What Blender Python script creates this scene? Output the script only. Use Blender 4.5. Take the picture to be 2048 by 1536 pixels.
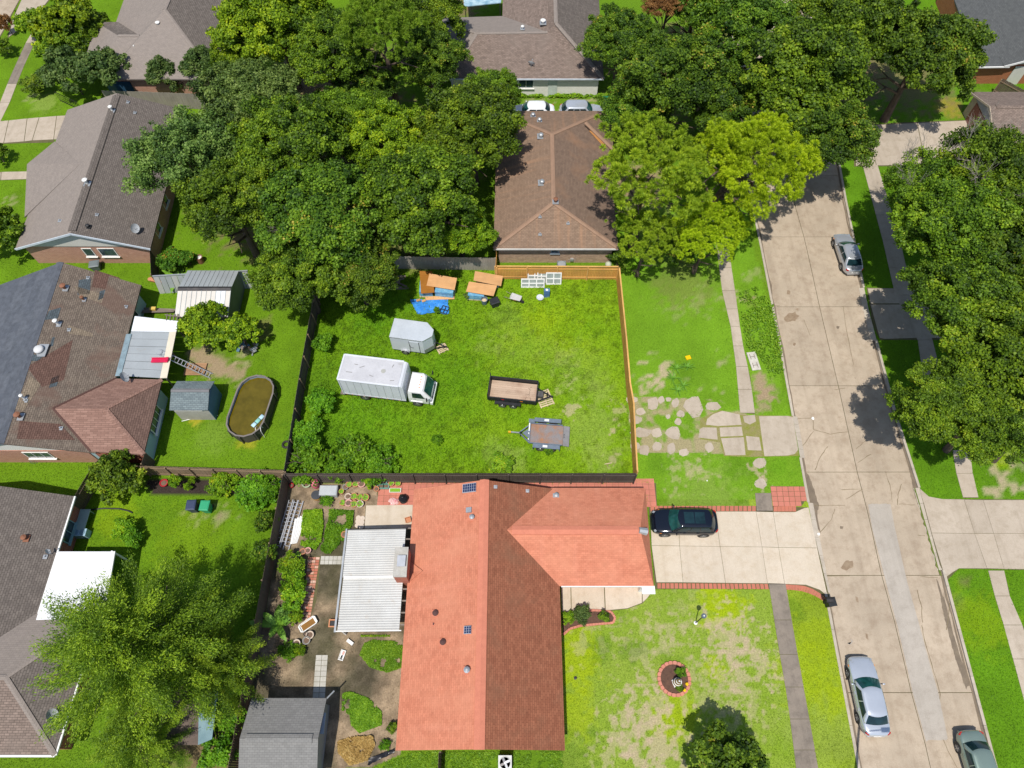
import bpy, math, random
import numpy as np
from mathutils import Vector, Matrix

# ---------------------------------------------------------------- scene, camera, sky, sun
sc = bpy.context.scene
for o in list(bpy.data.objects):
    bpy.data.objects.remove(o)
C = sc.collection
CAM_H, PITCH, FOC = 51.5, math.radians(61.0), 1421.0      # drone height, tilt below the horizon, focal length (for 2048 px)
cam_d = bpy.data.cameras.new('camera'); cam = bpy.data.objects.new('camera', cam_d); C.objects.link(cam)
cam.location = (0, 0, CAM_H); cam.rotation_euler = (math.pi/2 - PITCH, 0, 0)
cam_d.sensor_width = 36; cam_d.lens = 36*FOC/2048; cam_d.clip_start = 0.5; cam_d.clip_end = 2000
sc.camera = cam
SUN_EL, SUN_AZ = math.radians(66.0), math.atan2(-0.33, -0.944)   # sun high, behind the camera and a little to the left
world = bpy.data.worlds.new('World'); sc.world = world; world.use_nodes = True
nt = world.node_tree; bgn = nt.nodes['Background']
sky = nt.nodes.new('ShaderNodeTexSky'); sky.sky_type = 'NISHITA'; sky.sun_disc = False
sky.sun_elevation = SUN_EL; sky.sun_rotation = SUN_AZ
nt.links.new(sky.outputs[0], bgn.inputs[0]); bgn.inputs[1].default_value = 0.128
sun_d = bpy.data.lights.new('sun', 'SUN'); sun = bpy.data.objects.new('sun', sun_d); C.objects.link(sun)
sun_d.energy = 4.6; sun_d.angle = math.radians(0.55); sun_d.color = (1.0, 0.955, 0.88)
S_DIR = Vector((math.cos(SUN_EL)*math.sin(SUN_AZ), math.cos(SUN_EL)*math.cos(SUN_AZ), math.sin(SUN_EL)))
sun.rotation_euler = (-S_DIR).to_track_quat('-Z', 'Y').to_euler(); sun.location = (-20, -60, 120)
vs = sc.view_settings
vs.view_transform = 'Standard'; vs.look = 'None'; vs.exposure = 0.0; vs.gamma = 1.0; vs.use_curve_mapping = False
sc.cycles.max_bounces = 6; sc.cycles.transparent_max_bounces = 6

# ---------------------------------------------------------------- survey: photo pixel + height above ground -> site metres
_s, _c = math.sin(PITCH), math.cos(PITCH)
def at(px, py, z=0.0):
    u = (px-1024)/FOC; v = (py-768)/FOC
    t = (CAM_H-z)/(_s+v*_c)
    return (u*t, (_c-v*_s)*t)
def at3(px, py, z=0.0):
    x, y = at(px, py, z); return (x, y, z)
R = random.Random(7)
def lerp(a, b, t): return a+(b-a)*t
def srgb(r, g, b):
    f = lambda c: (c/255/12.92) if c/255 <= 0.04045 else ((c/255+0.055)/1.055)**2.4
    return (f(r), f(g), f(b))

# ---------------------------------------------------------------- objects
def tag(o, label=None, cat=None, group=None, kind=None):
    if label: o['label'] = label
    if cat: o['category'] = cat
    if group: o['group'] = group
    if kind: o['kind'] = kind
    return o
def thing(name, label, cat, loc=(0, 0, 0), rz=0.0, group=None):
    o = bpy.data.objects.new(name, None); C.objects.link(o)
    o.empty_display_size = 0.3
    o.location = (loc[0], loc[1], loc[2] if len(loc) > 2 else 0.0); o.rotation_euler = (0, 0, rz)
    return tag(o, label, cat, group)
def wloc(o):
    v = Vector((0, 0, 0))
    while o is not None:
        v += o.location; o = o.parent
    return v
class MB:
    """collects shapes, links them as one mesh object"""
    def __init__(s): s.v = []; s.f = []
    def add(s, vs_, fs):
        n = len(s.v); s.v += [tuple(p) for p in vs_]; s.f += [tuple(i+n for i in f) for f in fs]; return s
    def box(s, c, d, rz=0.0, rx=0.0, ry=0.0):
        m = Matrix.Rotation(rz, 3, 'Z') @ Matrix.Rotation(ry, 3, 'Y') @ Matrix.Rotation(rx, 3, 'X')
        P = []
        for z in (-.5, .5):
            for x, y in ((-.5, -.5), (.5, -.5), (.5, .5), (-.5, .5)):
                P.append(Vector(c)+m @ Vector((x*d[0], y*d[1], z*d[2])))
        return s.add(P, [(3, 2, 1, 0), (4, 5, 6, 7), (0, 1, 5, 4), (1, 2, 6, 5), (2, 3, 7, 6), (3, 0, 4, 7)])
    def prism(s, poly, z0, z1):
        """poly: counter-clockwise [(x,y)] or [(x,y,z)] (own top height)"""
        n = len(poly); a = sum(poly[i][0]*poly[(i+1) % n][1]-poly[(i+1) % n][0]*poly[i][1] for i in range(n))
        if a < 0: poly = poly[::-1]
        lo = [(p[0], p[1], z0) for p in poly]; hi = [(p[0], p[1], p[2] if len(p) > 2 else z1) for p in poly]
        return s.add(lo+hi, [tuple(range(n))[::-1], tuple(range(n, 2*n))]+[(i, (i+1) % n, n+(i+1) % n, n+i) for i in range(n)])
    def sheet(s, poly, z=0.0):
        n = len(poly); a = sum(poly[i][0]*poly[(i+1) % n][1]-poly[(i+1) % n][0]*poly[i][1] for i in range(n))
        if a < 0: poly = poly[::-1]
        return s.add([(p[0], p[1], p[2] if len(p) > 2 else z) for p in poly], [tuple(range(n))])
    def slab3(s, pts, th):
        """planar polygon in space (counter-clockwise from above), thickened downwards"""
        n = len(pts); a = sum(pts[i][0]*pts[(i+1) % n][1]-pts[(i+1) % n][0]*pts[i][1] for i in range(n))
        if a < 0: pts = pts[::-1]
        lo = [(p[0], p[1], p[2]-th) for p in pts]
        return s.add(lo+list(pts), [tuple(range(n))[::-1], tuple(range(n, 2*n))]+[(i, (i+1) % n, n+(i+1) % n, n+i) for i in range(n)])
    def rings(s, rings, cap=True, closed=True):
        n = len(rings[0]); V = [p for r in rings for p in r]; F = []
        for k in range(len(rings)-1):
            for i in range(n if closed else n-1):
                j = (i+1) % n; F.append((k*n+i, k*n+j, (k+1)*n+j, (k+1)*n+i))
        if cap: F += [tuple(range(n))[::-1], tuple(range((len(rings)-1)*n, len(rings)*n))]
        return s.add(V, F)
    def lathe(s, c, prof, n=16, cap=True):
        return s.rings([[(c[0]+r*math.cos(2*math.pi*i/n), c[1]+r*math.sin(2*math.pi*i/n), c[2]+z) for i in range(n)] for r, z in prof], cap)
    def tube(s, pts, rad, n=6, cap=True):
        pts = [Vector(p) for p in pts]; rs = rad if isinstance(rad, (list, tuple)) else [rad]*len(pts); rg = []
        for i, p in enumerate(pts):
            d = (pts[min(i+1, len(pts)-1)]-pts[max(i-1, 0)]).normalized()
            a = d.orthogonal().normalized() if abs(d.z) < .95 else Vector((1, 0, 0))
            if abs(d.z) < .95: a = d.cross(Vector((0, 0, 1))).normalized()
            b = d.cross(a).normalized()
            rg.append([p+(a*math.cos(2*math.pi*k/n)+b*math.sin(2*math.pi*k/n))*rs[i] for k in range(n)])
        return s.rings(rg, cap)
    def bar(s, p, q, w, h):
        """square bar from p to q, w across, h high"""
        p, q = Vector(p), Vector(q); d = (q-p).normalized()
        a = d.cross(Vector((0, 0, 1)))
        a = Vector((1, 0, 0)) if a.length < 1e-3 else a.normalized()
        b = a.cross(d).normalized()
        r = lambda c: [c+a*w/2-b*h/2, c+a*w/2+b*h/2, c-a*w/2+b*h/2, c-a*w/2-b*h/2]
        return s.rings([r(p), r(q)])
    def cyl(s, p, q, r, n=14): return s.tube([p, q], r, n)
    def build(s, name, m, parent=None, smooth=False, at_world=False, kind=None, sub=0):
        off = wloc(parent) if (at_world and parent) else Vector((0, 0, 0))
        me = bpy.data.meshes.new(name)
        me.from_pydata([(p[0]-off.x, p[1]-off.y, p[2]-off.z) for p in s.v], [], s.f)
        auto_uv(me)
        me.materials.append(m)
        if smooth: me.polygons.foreach_set('use_smooth', [True]*len(me.polygons))
        me.update()
        o = bpy.data.objects.new(name, me); C.objects.link(o)
        if parent: o.parent = parent
        if kind: o['kind'] = kind
        if sub:
            md = o.modifiers.new('sub', 'SUBSURF'); md.levels = sub; md.render_levels = sub
        return o
def auto_uv(me):
    """UV in metres: u along the horizontal of each face, v up its slope"""
    uv = me.uv_layers.new(name='UV'); buf = np.zeros(len(me.loops)*2, np.float32)
    for p in me.polygons:
        n = p.normal; h = Vector((-n.y, n.x, 0))
        if h.length < .05: h = Vector((1, 0, 0)); up = Vector((0, 1, 0))
        else:
            h.normalize(); up = n.cross(h)
            if abs(h.x) > abs(h.y):
                if h.x < 0: h = -h
            elif h.y < 0: h = -h
        for li in p.loop_indices:
            co = me.vertices[me.loops[li].vertex_index].co
            buf[2*li] = co.dot(h); buf[2*li+1] = co.dot(up)
    uv.data.foreach_set('uv', buf)
def copy_tree(o, parent=None):
    c = o.copy(); C.objects.link(c); c.parent = parent
    for ch in o.children: copy_tree(ch, c)
    return c
def grow(o, k): o.scale = (k, k, k); return o

# ---------------------------------------------------------------- materials (all procedural)
def nodes_of(name):
    m = bpy.data.materials.new(name); m.use_nodes = True; t = m.node_tree
    return m, t, t.nodes['Principled BSDF']
def N(t, typ, **kw):
    n = t.nodes.new(typ)
    for k, v in kw.items(): setattr(n, k, v)
    return n
def mixc(t, fac, a, b, mode='MIX'):
    n = N(t, 'ShaderNodeMix', data_type='RGBA', blend_type=mode)
    for sock, v in ((n.inputs[0], fac), (n.inputs[6], a), (n.inputs[7], b)):
        if hasattr(v, 'links'): t.links.new(v, sock)
        elif isinstance(v, (tuple, list)): sock.default_value = (*v[:3], 1)
        else: sock.default_value = v
    return n.outputs[2]
def ramp(t, fac, lo, hi, a=0.0, b=1.0):
    n = N(t, 'ShaderNodeMapRange'); n.inputs[1].default_value = lo; n.inputs[2].default_value = hi
    n.inputs[3].default_value = a; n.inputs[4].default_value = b; t.links.new(fac, n.inputs[0]); return n.outputs[0]
def noise(t, vec, scale, detail=4, rough=.55, out=0):
    n = N(t, 'ShaderNodeTexNoise'); n.inputs['Scale'].default_value = scale; n.inputs['Detail'].default_value = detail
    n.inputs['Roughness'].default_value = rough
    if vec is not None: t.links.new(vec, n.inputs['Vector'])
    return n.outputs[out]
def coords(t, kind='UV'):
    if kind == 'WORLD': return N(t, 'ShaderNodeNewGeometry').outputs['Position']
    return N(t, 'ShaderNodeTexCoord').outputs[kind]
def bumpn(t, h, strength, dist, bsdf):
    b = N(t, 'ShaderNodeBump'); b.inputs['Strength'].default_value = strength; b.inputs['Distance'].default_value = dist
    t.links.new(h, b.inputs['Height']); t.links.new(b.outputs[0], bsdf.inputs['Normal'])
MATS = {}
def mat(name, c1, c2=None, rough=.8, scale=1.5, fine=25.0, amount=.18, bump=0.0, metal=0.0, spec=.3, co='Object', stain=None, coat=0.0):
    """c1..c2 mixed by broad noise, fine grain on top, optional stain = (colour, noise scale, threshold low, high)"""
    if name in MATS: return MATS[name]
    m, t, b = nodes_of(name); v = coords(t, co)
    c2 = c2 or tuple(x*(1-amount) for x in c1)
    col = mixc(t, ramp(t, noise(t, v, scale, 5), .33, .67), c1, c2)
    if fine:
        f = noise(t, v, fine, 3, .7)
        col = mixc(t, 1.0, col, mixc(t, ramp(t, f, .25, .75), (1-amount,)*3, (1+amount*.6,)*3), 'MULTIPLY')
        if bump: bumpn(t, f, bump, .02, b)
    if stain:
        col = mixc(t, ramp(t, noise(t, v, stain[1], 6, .65), stain[2], stain[3]), col, stain[0])
    t.links.new(col, b.inputs['Base Color'])
    b.inputs['Roughness'].default_value = rough; b.inputs['Metallic'].default_value = metal
    b.inputs['Specular IOR Level'].default_value = spec; b.inputs['Coat Weight'].default_value = coat
    b.inputs['Coat Roughness'].default_value = .08
    MATS[name] = m; return m
def tiled(name, a, b_, mortar, w, h, joint, rough=.9, blot=None, bump=.4, var=.25, big=None, offset=.5, streak=None):
    """courses of bricks or shingles, in metres on the surface's own UV; blot = second colour in broad weathered patches"""
    m, t, b = nodes_of(name); v = coords(t, 'UV')
    br = N(t, 'ShaderNodeTexBrick', offset=offset); t.links.new(v, br.inputs['Vector'])
    br.inputs['Color1'].default_value = (*a, 1); br.inputs['Color2'].default_value = (*b_, 1); br.inputs['Mortar'].default_value = (*mortar, 1)
    br.inputs['Scale'].default_value = 1.0; br.inputs['Mortar Size'].default_value = joint; br.inputs['Mortar Smooth'].default_value = .3
    br.inputs['Brick Width'].default_value = w; br.inputs['Row Height'].default_value = h; br.inputs['Bias'].default_value = 0
    col = br.outputs['Color']
    f = noise(t, v, 2.2, 6, .7)
    col = mixc(t, 1.0, col, mixc(t, ramp(t, f, .3, .7), (1-var,)*3, (1+var*.5,)*3), 'MULTIPLY')
    if blot:
        col = mixc(t, ramp(t, noise(t, v, blot[1], 5, .6), blot[2], blot[3], 0, blot[4]), col, blot[0])
    if streak:
        mp = N(t, 'ShaderNodeMapping'); mp.inputs['Scale'].default_value = (1.3, .12, 1); t.links.new(v, mp.inputs['Vector'])
        col = mixc(t, ramp(t, noise(t, mp.outputs[0], 1.0, 4), .52, .75, 0, streak[1]), col, streak[0])
    g = noise(t, v, 60, 2, .7)
    col = mixc(t, 1.0, col, mixc(t, ramp(t, g, .25, .75), (.82,)*3, (1.12,)*3), 'MULTIPLY')
    t.links.new(col, b.inputs['Base Color']); b.inputs['Roughness'].default_value = rough; b.inputs['Specular IOR Level'].default_value = .15
    bumpn(t, br.outputs['Fac'], -bump, .02, b)
    MATS[name] = m; return m
def glass_mat(name, c=(.01, .025, .03), rough=.06):
    m, t, b = nodes_of(name)
    v = coords(t, 'Object'); col = mixc(t, ramp(t, noise(t, v, 2.0, 2), .35, .65), c, tuple(x*1.8 for x in c))
    t.links.new(col, b.inputs['Base Color']); b.inputs['Roughness'].default_value = rough; b.inputs['Specular IOR Level'].default_value = .6
    MATS[name] = m; return m

concrete_old = mat('concrete_old', (.50, .42, .325), (.43, .36, .28), .92, .35, 14, .16, .15, co='Object', stain=((.36, .29, .215), .8, .52, .82))
concrete_road = None
def road_mat(name, a, b_, dirt):
    m, t, b = nodes_of(name); v = coords(t, 'WORLD'); oi = N(t, 'ShaderNodeObjectInfo').outputs['Random']
    col = mixc(t, ramp(t, noise(t, v, .33, 6, .6), .34, .66), a, b_)
    col = mixc(t, ramp(t, noise(t, v, 1.3, 7, .72), .47, .76, 0, .9), col, dirt)
    mp = N(t, 'ShaderNodeMapping'); mp.inputs['Scale'].default_value = (1.6, .09, 1); t.links.new(v, mp.inputs['Vector'])
    col = mixc(t, ramp(t, noise(t, mp.outputs[0], 1.0, 4), .5, .75, 0, .35), col, tuple(x*.8 for x in dirt))
    g = noise(t, v, 22, 4, .75)
    col = mixc(t, 1.0, col, mixc(t, ramp(t, g, .25, .75), (.84,)*3, (1.12,)*3), 'MULTIPLY')
    col = mixc(t, 1.0, col, mixc(t, oi, (.93,)*3, (1.05,)*3), 'MULTIPLY')
    sp = noise(t, v, 5.5, 3, .5)
    col = mixc(t, ramp(t, sp, .72, .78, 0, .5), col, tuple(x*.45 for x in dirt))
    t.links.new(col, b.inputs['Base Color']); b.inputs['Roughness'].default_value = .93; b.inputs['Specular IOR Level'].default_value = .15
    bumpn(t, g, .25, .01, b)
    MATS[name] = m; return m
concrete_road = road_mat('concrete_road', (.465, .38, .285), (.385, .315, .235), (.29, .22, .155))
concrete_patch = road_mat('concrete_patch', (.43, .385, .33), (.385, .345, .295), (.32, .28, .235))
concrete_new = road_mat('concrete_new', (.57, .49, .39), (.53, .455, .355), (.46, .37, .265))
concrete_dark = road_mat('concrete_dark', (.27, .225, .18), (.20, .17, .14), (.13, .11, .09))
concrete_walk = road_mat('concrete_walk', (.47, .40, .32), (.41, .345, .27), (.33, .27, .20))
joint_soil = mat('joint_soil', (.10, .10, .035), (.14, .115, .06), .95, 1.2, 10, .3, co='Object')
terracotta = road_mat('terracotta_paint', (.55, .20, .145), (.50, .175, .125), (.42, .17, .12))
brick_edge = road_mat('brick_edge', (.50, .17, .11), (.44, .15, .10), (.38, .16, .11))
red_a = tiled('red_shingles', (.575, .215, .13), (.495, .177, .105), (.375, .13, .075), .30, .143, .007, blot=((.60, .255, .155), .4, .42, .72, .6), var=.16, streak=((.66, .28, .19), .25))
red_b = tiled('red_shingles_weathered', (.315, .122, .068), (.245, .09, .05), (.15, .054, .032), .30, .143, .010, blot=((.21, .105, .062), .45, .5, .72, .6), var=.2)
red_ridge = mat('red_ridge_cap', (.56, .20, .125), (.50, .175, .11), .9, 3, 20, .12)
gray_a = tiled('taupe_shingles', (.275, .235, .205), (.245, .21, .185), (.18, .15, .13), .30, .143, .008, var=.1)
gray_b = tiled('taupe_shingles_dark', (.185, .158, .138), (.142, .12, .105), (.075, .064, .056), .30, .16, .016, var=.22, streak=((.10, .085, .075), .4))  # darker taupe with bolder courses, mostly for right-facing slopes
gray_n = tiled('pinkish_gray_shingles', (.27, .205, .17), (.19, .145, .12), (.11, .085, .072), .33, .15, .018, var=.22, blot=((.20, .16, .135), .4, .5, .7, .5))
brown_a = tiled('brown_shingles', (.215, .148, .108), (.175, .12, .088), (.115, .078, .058), .30, .143, .012, var=.2, blot=((.30, .165, .095), .35, .52, .74, .55))
brown_s = tiled('tan_brown_shingles', (.265, .18, .125), (.22, .148, .104), (.15, .10, .07), .30, .143, .012, var=.2, streak=((.42, .23, .13), .45))
brown_ridge = mat('tan_ridge_cap', (.315, .20, .135), (.27, .17, .115), .9, 2, 20, .2)
patch_roof = tiled('patched_brown_shingles', (.205, .165, .13), (.15, .118, .094), (.07, .055, .045), .33, .15, .016, var=.25, blot=((.14, .085, .065), .25, .55, .62, .6), streak=((.25, .205, .155), .3))
blue_roof = tiled('blue_gray_rolled_roof', (.115, .125, .145), (.095, .105, .125), (.075, .08, .095), .9, .9, .005, var=.3, bump=.1)
hip_roof = tiled('rosy_brown_shingles', (.31, .185, .145), (.235, .135, .105), (.15, .09, .07), .55, .16, .016, var=.15)
hip_roof_b = tiled('rosy_brown_shingles_dark', (.19, .12, .095), (.145, .09, .072), (.08, .05, .04), .4, .16, .018, var=.2)  # darker rosy brown for the right-facing hip end
slate_roof = tiled('charcoal_shingles', (.115, .12, .118), (.09, .094, .094), (.06, .062, .062), .3, .143, .010, var=.15)
shed_roof = tiled('gray_shed_shingles', (.235, .23, .22), (.20, .196, .188), (.14, .136, .13), .3, .143, .010, var=.12)
bluegray_shingle = tiled('bluegreen_gray_shingles', (.20, .245, .25), (.145, .18, .19), (.09, .11, .118), .3, .15, .014, var=.2)
brick_tan = tiled('tan_brick', (.50, .32, .21), (.34, .20, .13), (.52, .44, .35), .26, .10, .014, var=.2, bump=.3)
brick_pink = tiled('pink_brick', (.50, .26, .19), (.42, .20, .14), (.50, .36, .28), .24, .085, .010, var=.15, bump=.3)
brick_orange = tiled('orange_brick', (.40, .13, .05), (.32, .10, .04), (.38, .22, .14), .24, .085, .010, var=.15, bump=.3)
brick_red = tiled('red_brick', (.48, .13, .075), (.36, .09, .055), (.40, .28, .22), .24, .085, .012, var=.2, bump=.3)
brick_white = tiled('white_painted_brick', (.80, .78, .73), (.76, .74, .69), (.66, .64, .60), .24, .085, .010, var=.08, bump=.3)
white_paint = mat('white_paint', (.78, .77, .74), (.72, .71, .68), .5, 2, 20, .06)
cream_paint = mat('cream_siding', (.62, .60, .55), (.57, .55, .50), .7, 1, 20, .08)
blue_siding = mat('pale_blue_siding', (.40, .55, .60), (.33, .46, .52), .7, .8, 20, .12)
blue_gray_siding = mat('blue_gray_siding', (.33, .36, .43), (.29, .32, .39), .7, .8, 20, .1)
maroon_paint = mat('maroon_door_paint', (.26, .10, .085), (.23, .09, .075), .6, 2, 20, .1)
window_glass = glass_mat('window_glass', (.03, .05, .06), .08)
car_glass = glass_mat('car_glass', (.006, .018, .022), .04)
wind_glass = glass_mat('windshield_glass', (.008, .045, .042), .04)
def carpaint(name, c, metal=.35, rough=.28):
    return mat(name, c, tuple(x*.93 for x in c), rough, 1.0, 90, .05, metal=metal, spec=.5, coat=.7)
black_plastic = mat('black_plastic', (.022, .022, .024), (.03, .03, .032), .5, 3, 30, .2)
rubber = mat('tyre_rubber', (.025, .024, .023), (.05, .045, .04), .85, 4, 30, .2)
rim_metal = mat('rim_metal', (.42, .43, .44), (.34, .35, .36), .35, 5, 30, .1, metal=.8)
dark_metal = mat('dark_metal', (.03, .03, .034), (.055, .05, .05), .5, 3, 25, .25, metal=.4)
red_lens = mat('red_lens', (.42, .015, .015), (.34, .01, .01), .15, 4, 0, .1)
clear_lens = mat('clear_lens', (.30, .32, .34), (.22, .24, .26), .1, 5, 0, .1)
amber_lens = mat('amber_lens', (.7, .22, .03), (.6, .18, .02), .2, 5, 0, .1)
galv = mat('galvanized_metal', (.46, .48, .49), (.38, .40, .42), .45, 2, 20, .12, metal=.5)
alu = mat('bare_aluminium', (.62, .63, .65), (.54, .55, .57), .4, 3, 25, .1, metal=.6)
white_metal = mat('white_metal_roof', (.53, .53, .51), (.46, .455, .43), .55, .7, 12, .12, stain=((.42, .36, .29), 1.6, .6, .85))
gray_metal = mat('gray_metal_panel', (.40, .43, .44), (.35, .375, .385), .5, .6, 14, .1, metal=.25, stain=((.34, .30, .25), 1.1, .62, .85))
beige_metal = mat('beige_metal_panel', (.60, .57, .52), (.55, .52, .47), .5, .6, 14, .1, metal=.1, stain=((.45, .36, .28), 1.3, .62, .85))
def wood(name, a, b_, sc_=(1.2, 14, 14), dark=None, var=.25):
    m, t, b = nodes_of(name); v = coords(t, 'Object')
    mp = N(t, 'ShaderNodeMapping'); mp.inputs['Scale'].default_value = sc_; t.links.new(v, mp.inputs['Vector'])
    col = mixc(t, ramp(t, noise(t, mp.outputs[0], 1.0, 5, .65), .3, .7), a, b_)
    col = mixc(t, ramp(t, noise(t, v, .9, 5), .45, .72, 0, .7), col, dark or tuple(x*.65 for x in a))
    oi = N(t, 'ShaderNodeObjectInfo').outputs['Random']
    col = mixc(t, 1.0, col, mixc(t, oi, (1-var*.5,)*3, (1+var*.4,)*3), 'MULTIPLY')
    t.links.new(col, b.inputs['Base Color']); b.inputs['Roughness'].default_value = .85; b.inputs['Specular IOR Level'].default_value = .2
    MATS[name] = m; return m
cedar = wood('new_cedar', (.62, .325, .085), (.52, .255, .06), (9, 9, .6))
cedar_rail = wood('new_cedar_rail', (.68, .40, .14), (.60, .33, .10), (3, 3, 3))
fence_dark = wood('weathered_dark_fence', (.15, .118, .10), (.09, .073, .064), (9, 9, .6))
fence_rail = wood('weathered_fence_rail', (.12, .10, .085), (.075, .062, .055), (2, 2, 2))
fence_gray = wood('gray_weathered_fence', (.38, .345, .29), (.27, .24, .20), (9, 9, .6))
fence_tan = wood('tan_weathered_fence', (.30, .215, .14), (.22, .155, .10), (9, 9, .6))
fence_brown = wood('brown_fence', (.155, .115, .085), (.105, .078, .06), (9, 9, .6))
plywood = wood('plywood', (.62, .355, .165), (.545, .295, .13), (.8, 7, 7))
plywood_dark = wood('wet_plywood', (.36, .15, .025), (.26, .10, .015), (.8, 7, 7))
pallet_wood = wood('pallet_wood', (.62, .50, .33), (.52, .40, .25), (3, 9, 9))
old_wood = wood('old_gray_wood', (.25, .205, .17), (.16, .13, .105), (2, 9, 9))
deck_wood = wood('deck_wood', (.40, .235, .13), (.31, .175, .095), (1.5, 9, 9))
bed_wood = wood('trailer_bed_wood', (.50, .375, .275), (.42, .30, .215), (1.0, 12, 12), dark=(.27, .16, .105))
bark = mat('bark', (.14, .10, .075), (.085, .062, .048), .95, 3, 16, .3)
pale_bark = mat('pale_twig_bark', (.32, .285, .245), (.22, .195, .165), .95, 3, 16, .2)
# ---------------------------------------------------------------- ground cover: colours by place
def vnoise(x, y, scale, seed):
    r = np.random.RandomState(seed).rand(64, 64)
    fx, fy = np.asarray(x)/scale, np.asarray(y)/scale
    ix, iy = np.floor(fx).astype(int), np.floor(fy).astype(int); tx, ty = fx-ix, fy-iy
    tx, ty = tx*tx*(3-2*tx), ty*ty*(3-2*ty)
    g = lambda a, b: r[a % 64, b % 64]
    return (g(ix, iy)*(1-tx)+g(ix+1, iy)*tx)*(1-ty)+(g(ix, iy+1)*(1-tx)+g(ix+1, iy+1)*tx)*ty
def fbm(x, y, scale, seed, o=4):
    s = 0; a = .5; tot = 0
    for k in range(o):
        s = s+a*vnoise(x, y, scale/2**k, seed+k*17); tot += a; a *= .55
    return s/tot
def inpoly(x, y, poly):
    x = np.asarray(x); y = np.asarray(y); r = np.zeros(x.shape, bool); n = len(poly)
    for i in range(n):
        x0, y0 = poly[i][:2]; x1, y1 = poly[(i+1) % n][:2]
        if y0 == y1: continue
        r ^= ((y0 > y) != (y1 > y)) & (x < (x1-x0)*(y-y0)/(y1-y0)+x0)
    return r
def PX(*pts, z=0.0): return [at(a, b, z) for a, b in pts]
KL = sorted([at(*p)[::-1] for p in [(1500, 380), (1525, 500), (1560, 680), (1600, 900), (1625, 1040), (1660, 1220), (1720, 1536)]])
KR = sorted([at(*p)[::-1] for p in [(1690, 400), (1735, 620), (1790, 830), (1838, 980), (1882, 1130), (1990, 1536)]])
KL = [(-8, 22.1)]+KL+[(70, 25.0), (90, 26)]; KR = [(-8, 30.75)]+KR+[(70, 34.2), (90, 35.5)]
def kl(y): return np.interp(y, [p[0] for p in KL], [p[1] for p in KL])
def kr(y): return np.interp(y, [p[0] for p in KR], [p[1] for p in KR])
LOT = [(-17.0, 19.9), (9.35, 19.9), (9.35, 39.4), (-1, 40.4), (-17.1, 40.4)]
BACKYARD = PX((578, 968), (832, 968), (800, 1510), (740, 1536), (470, 1545))
MULCH = PX((288, 956), (572, 958), (566, 992), (300, 988))
FRONT = PX((1122, 1225), (1220, 1215), (1300, 1180), (1540, 1180), (1595, 1545), (1122, 1545))
APRON = PX((1256, 792), (1330, 795), (1440, 800), (1500, 832), (1505, 912), (1390, 905), (1262, 905))
TAN, BROWN, YEL, LUSH, DEEP, PALE = (.50, .38, .27), (.20, .135, .08), (.32, .42, .006), (.10, .25, .007), (.07, .17, .008), (.29, .37, .085)
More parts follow.
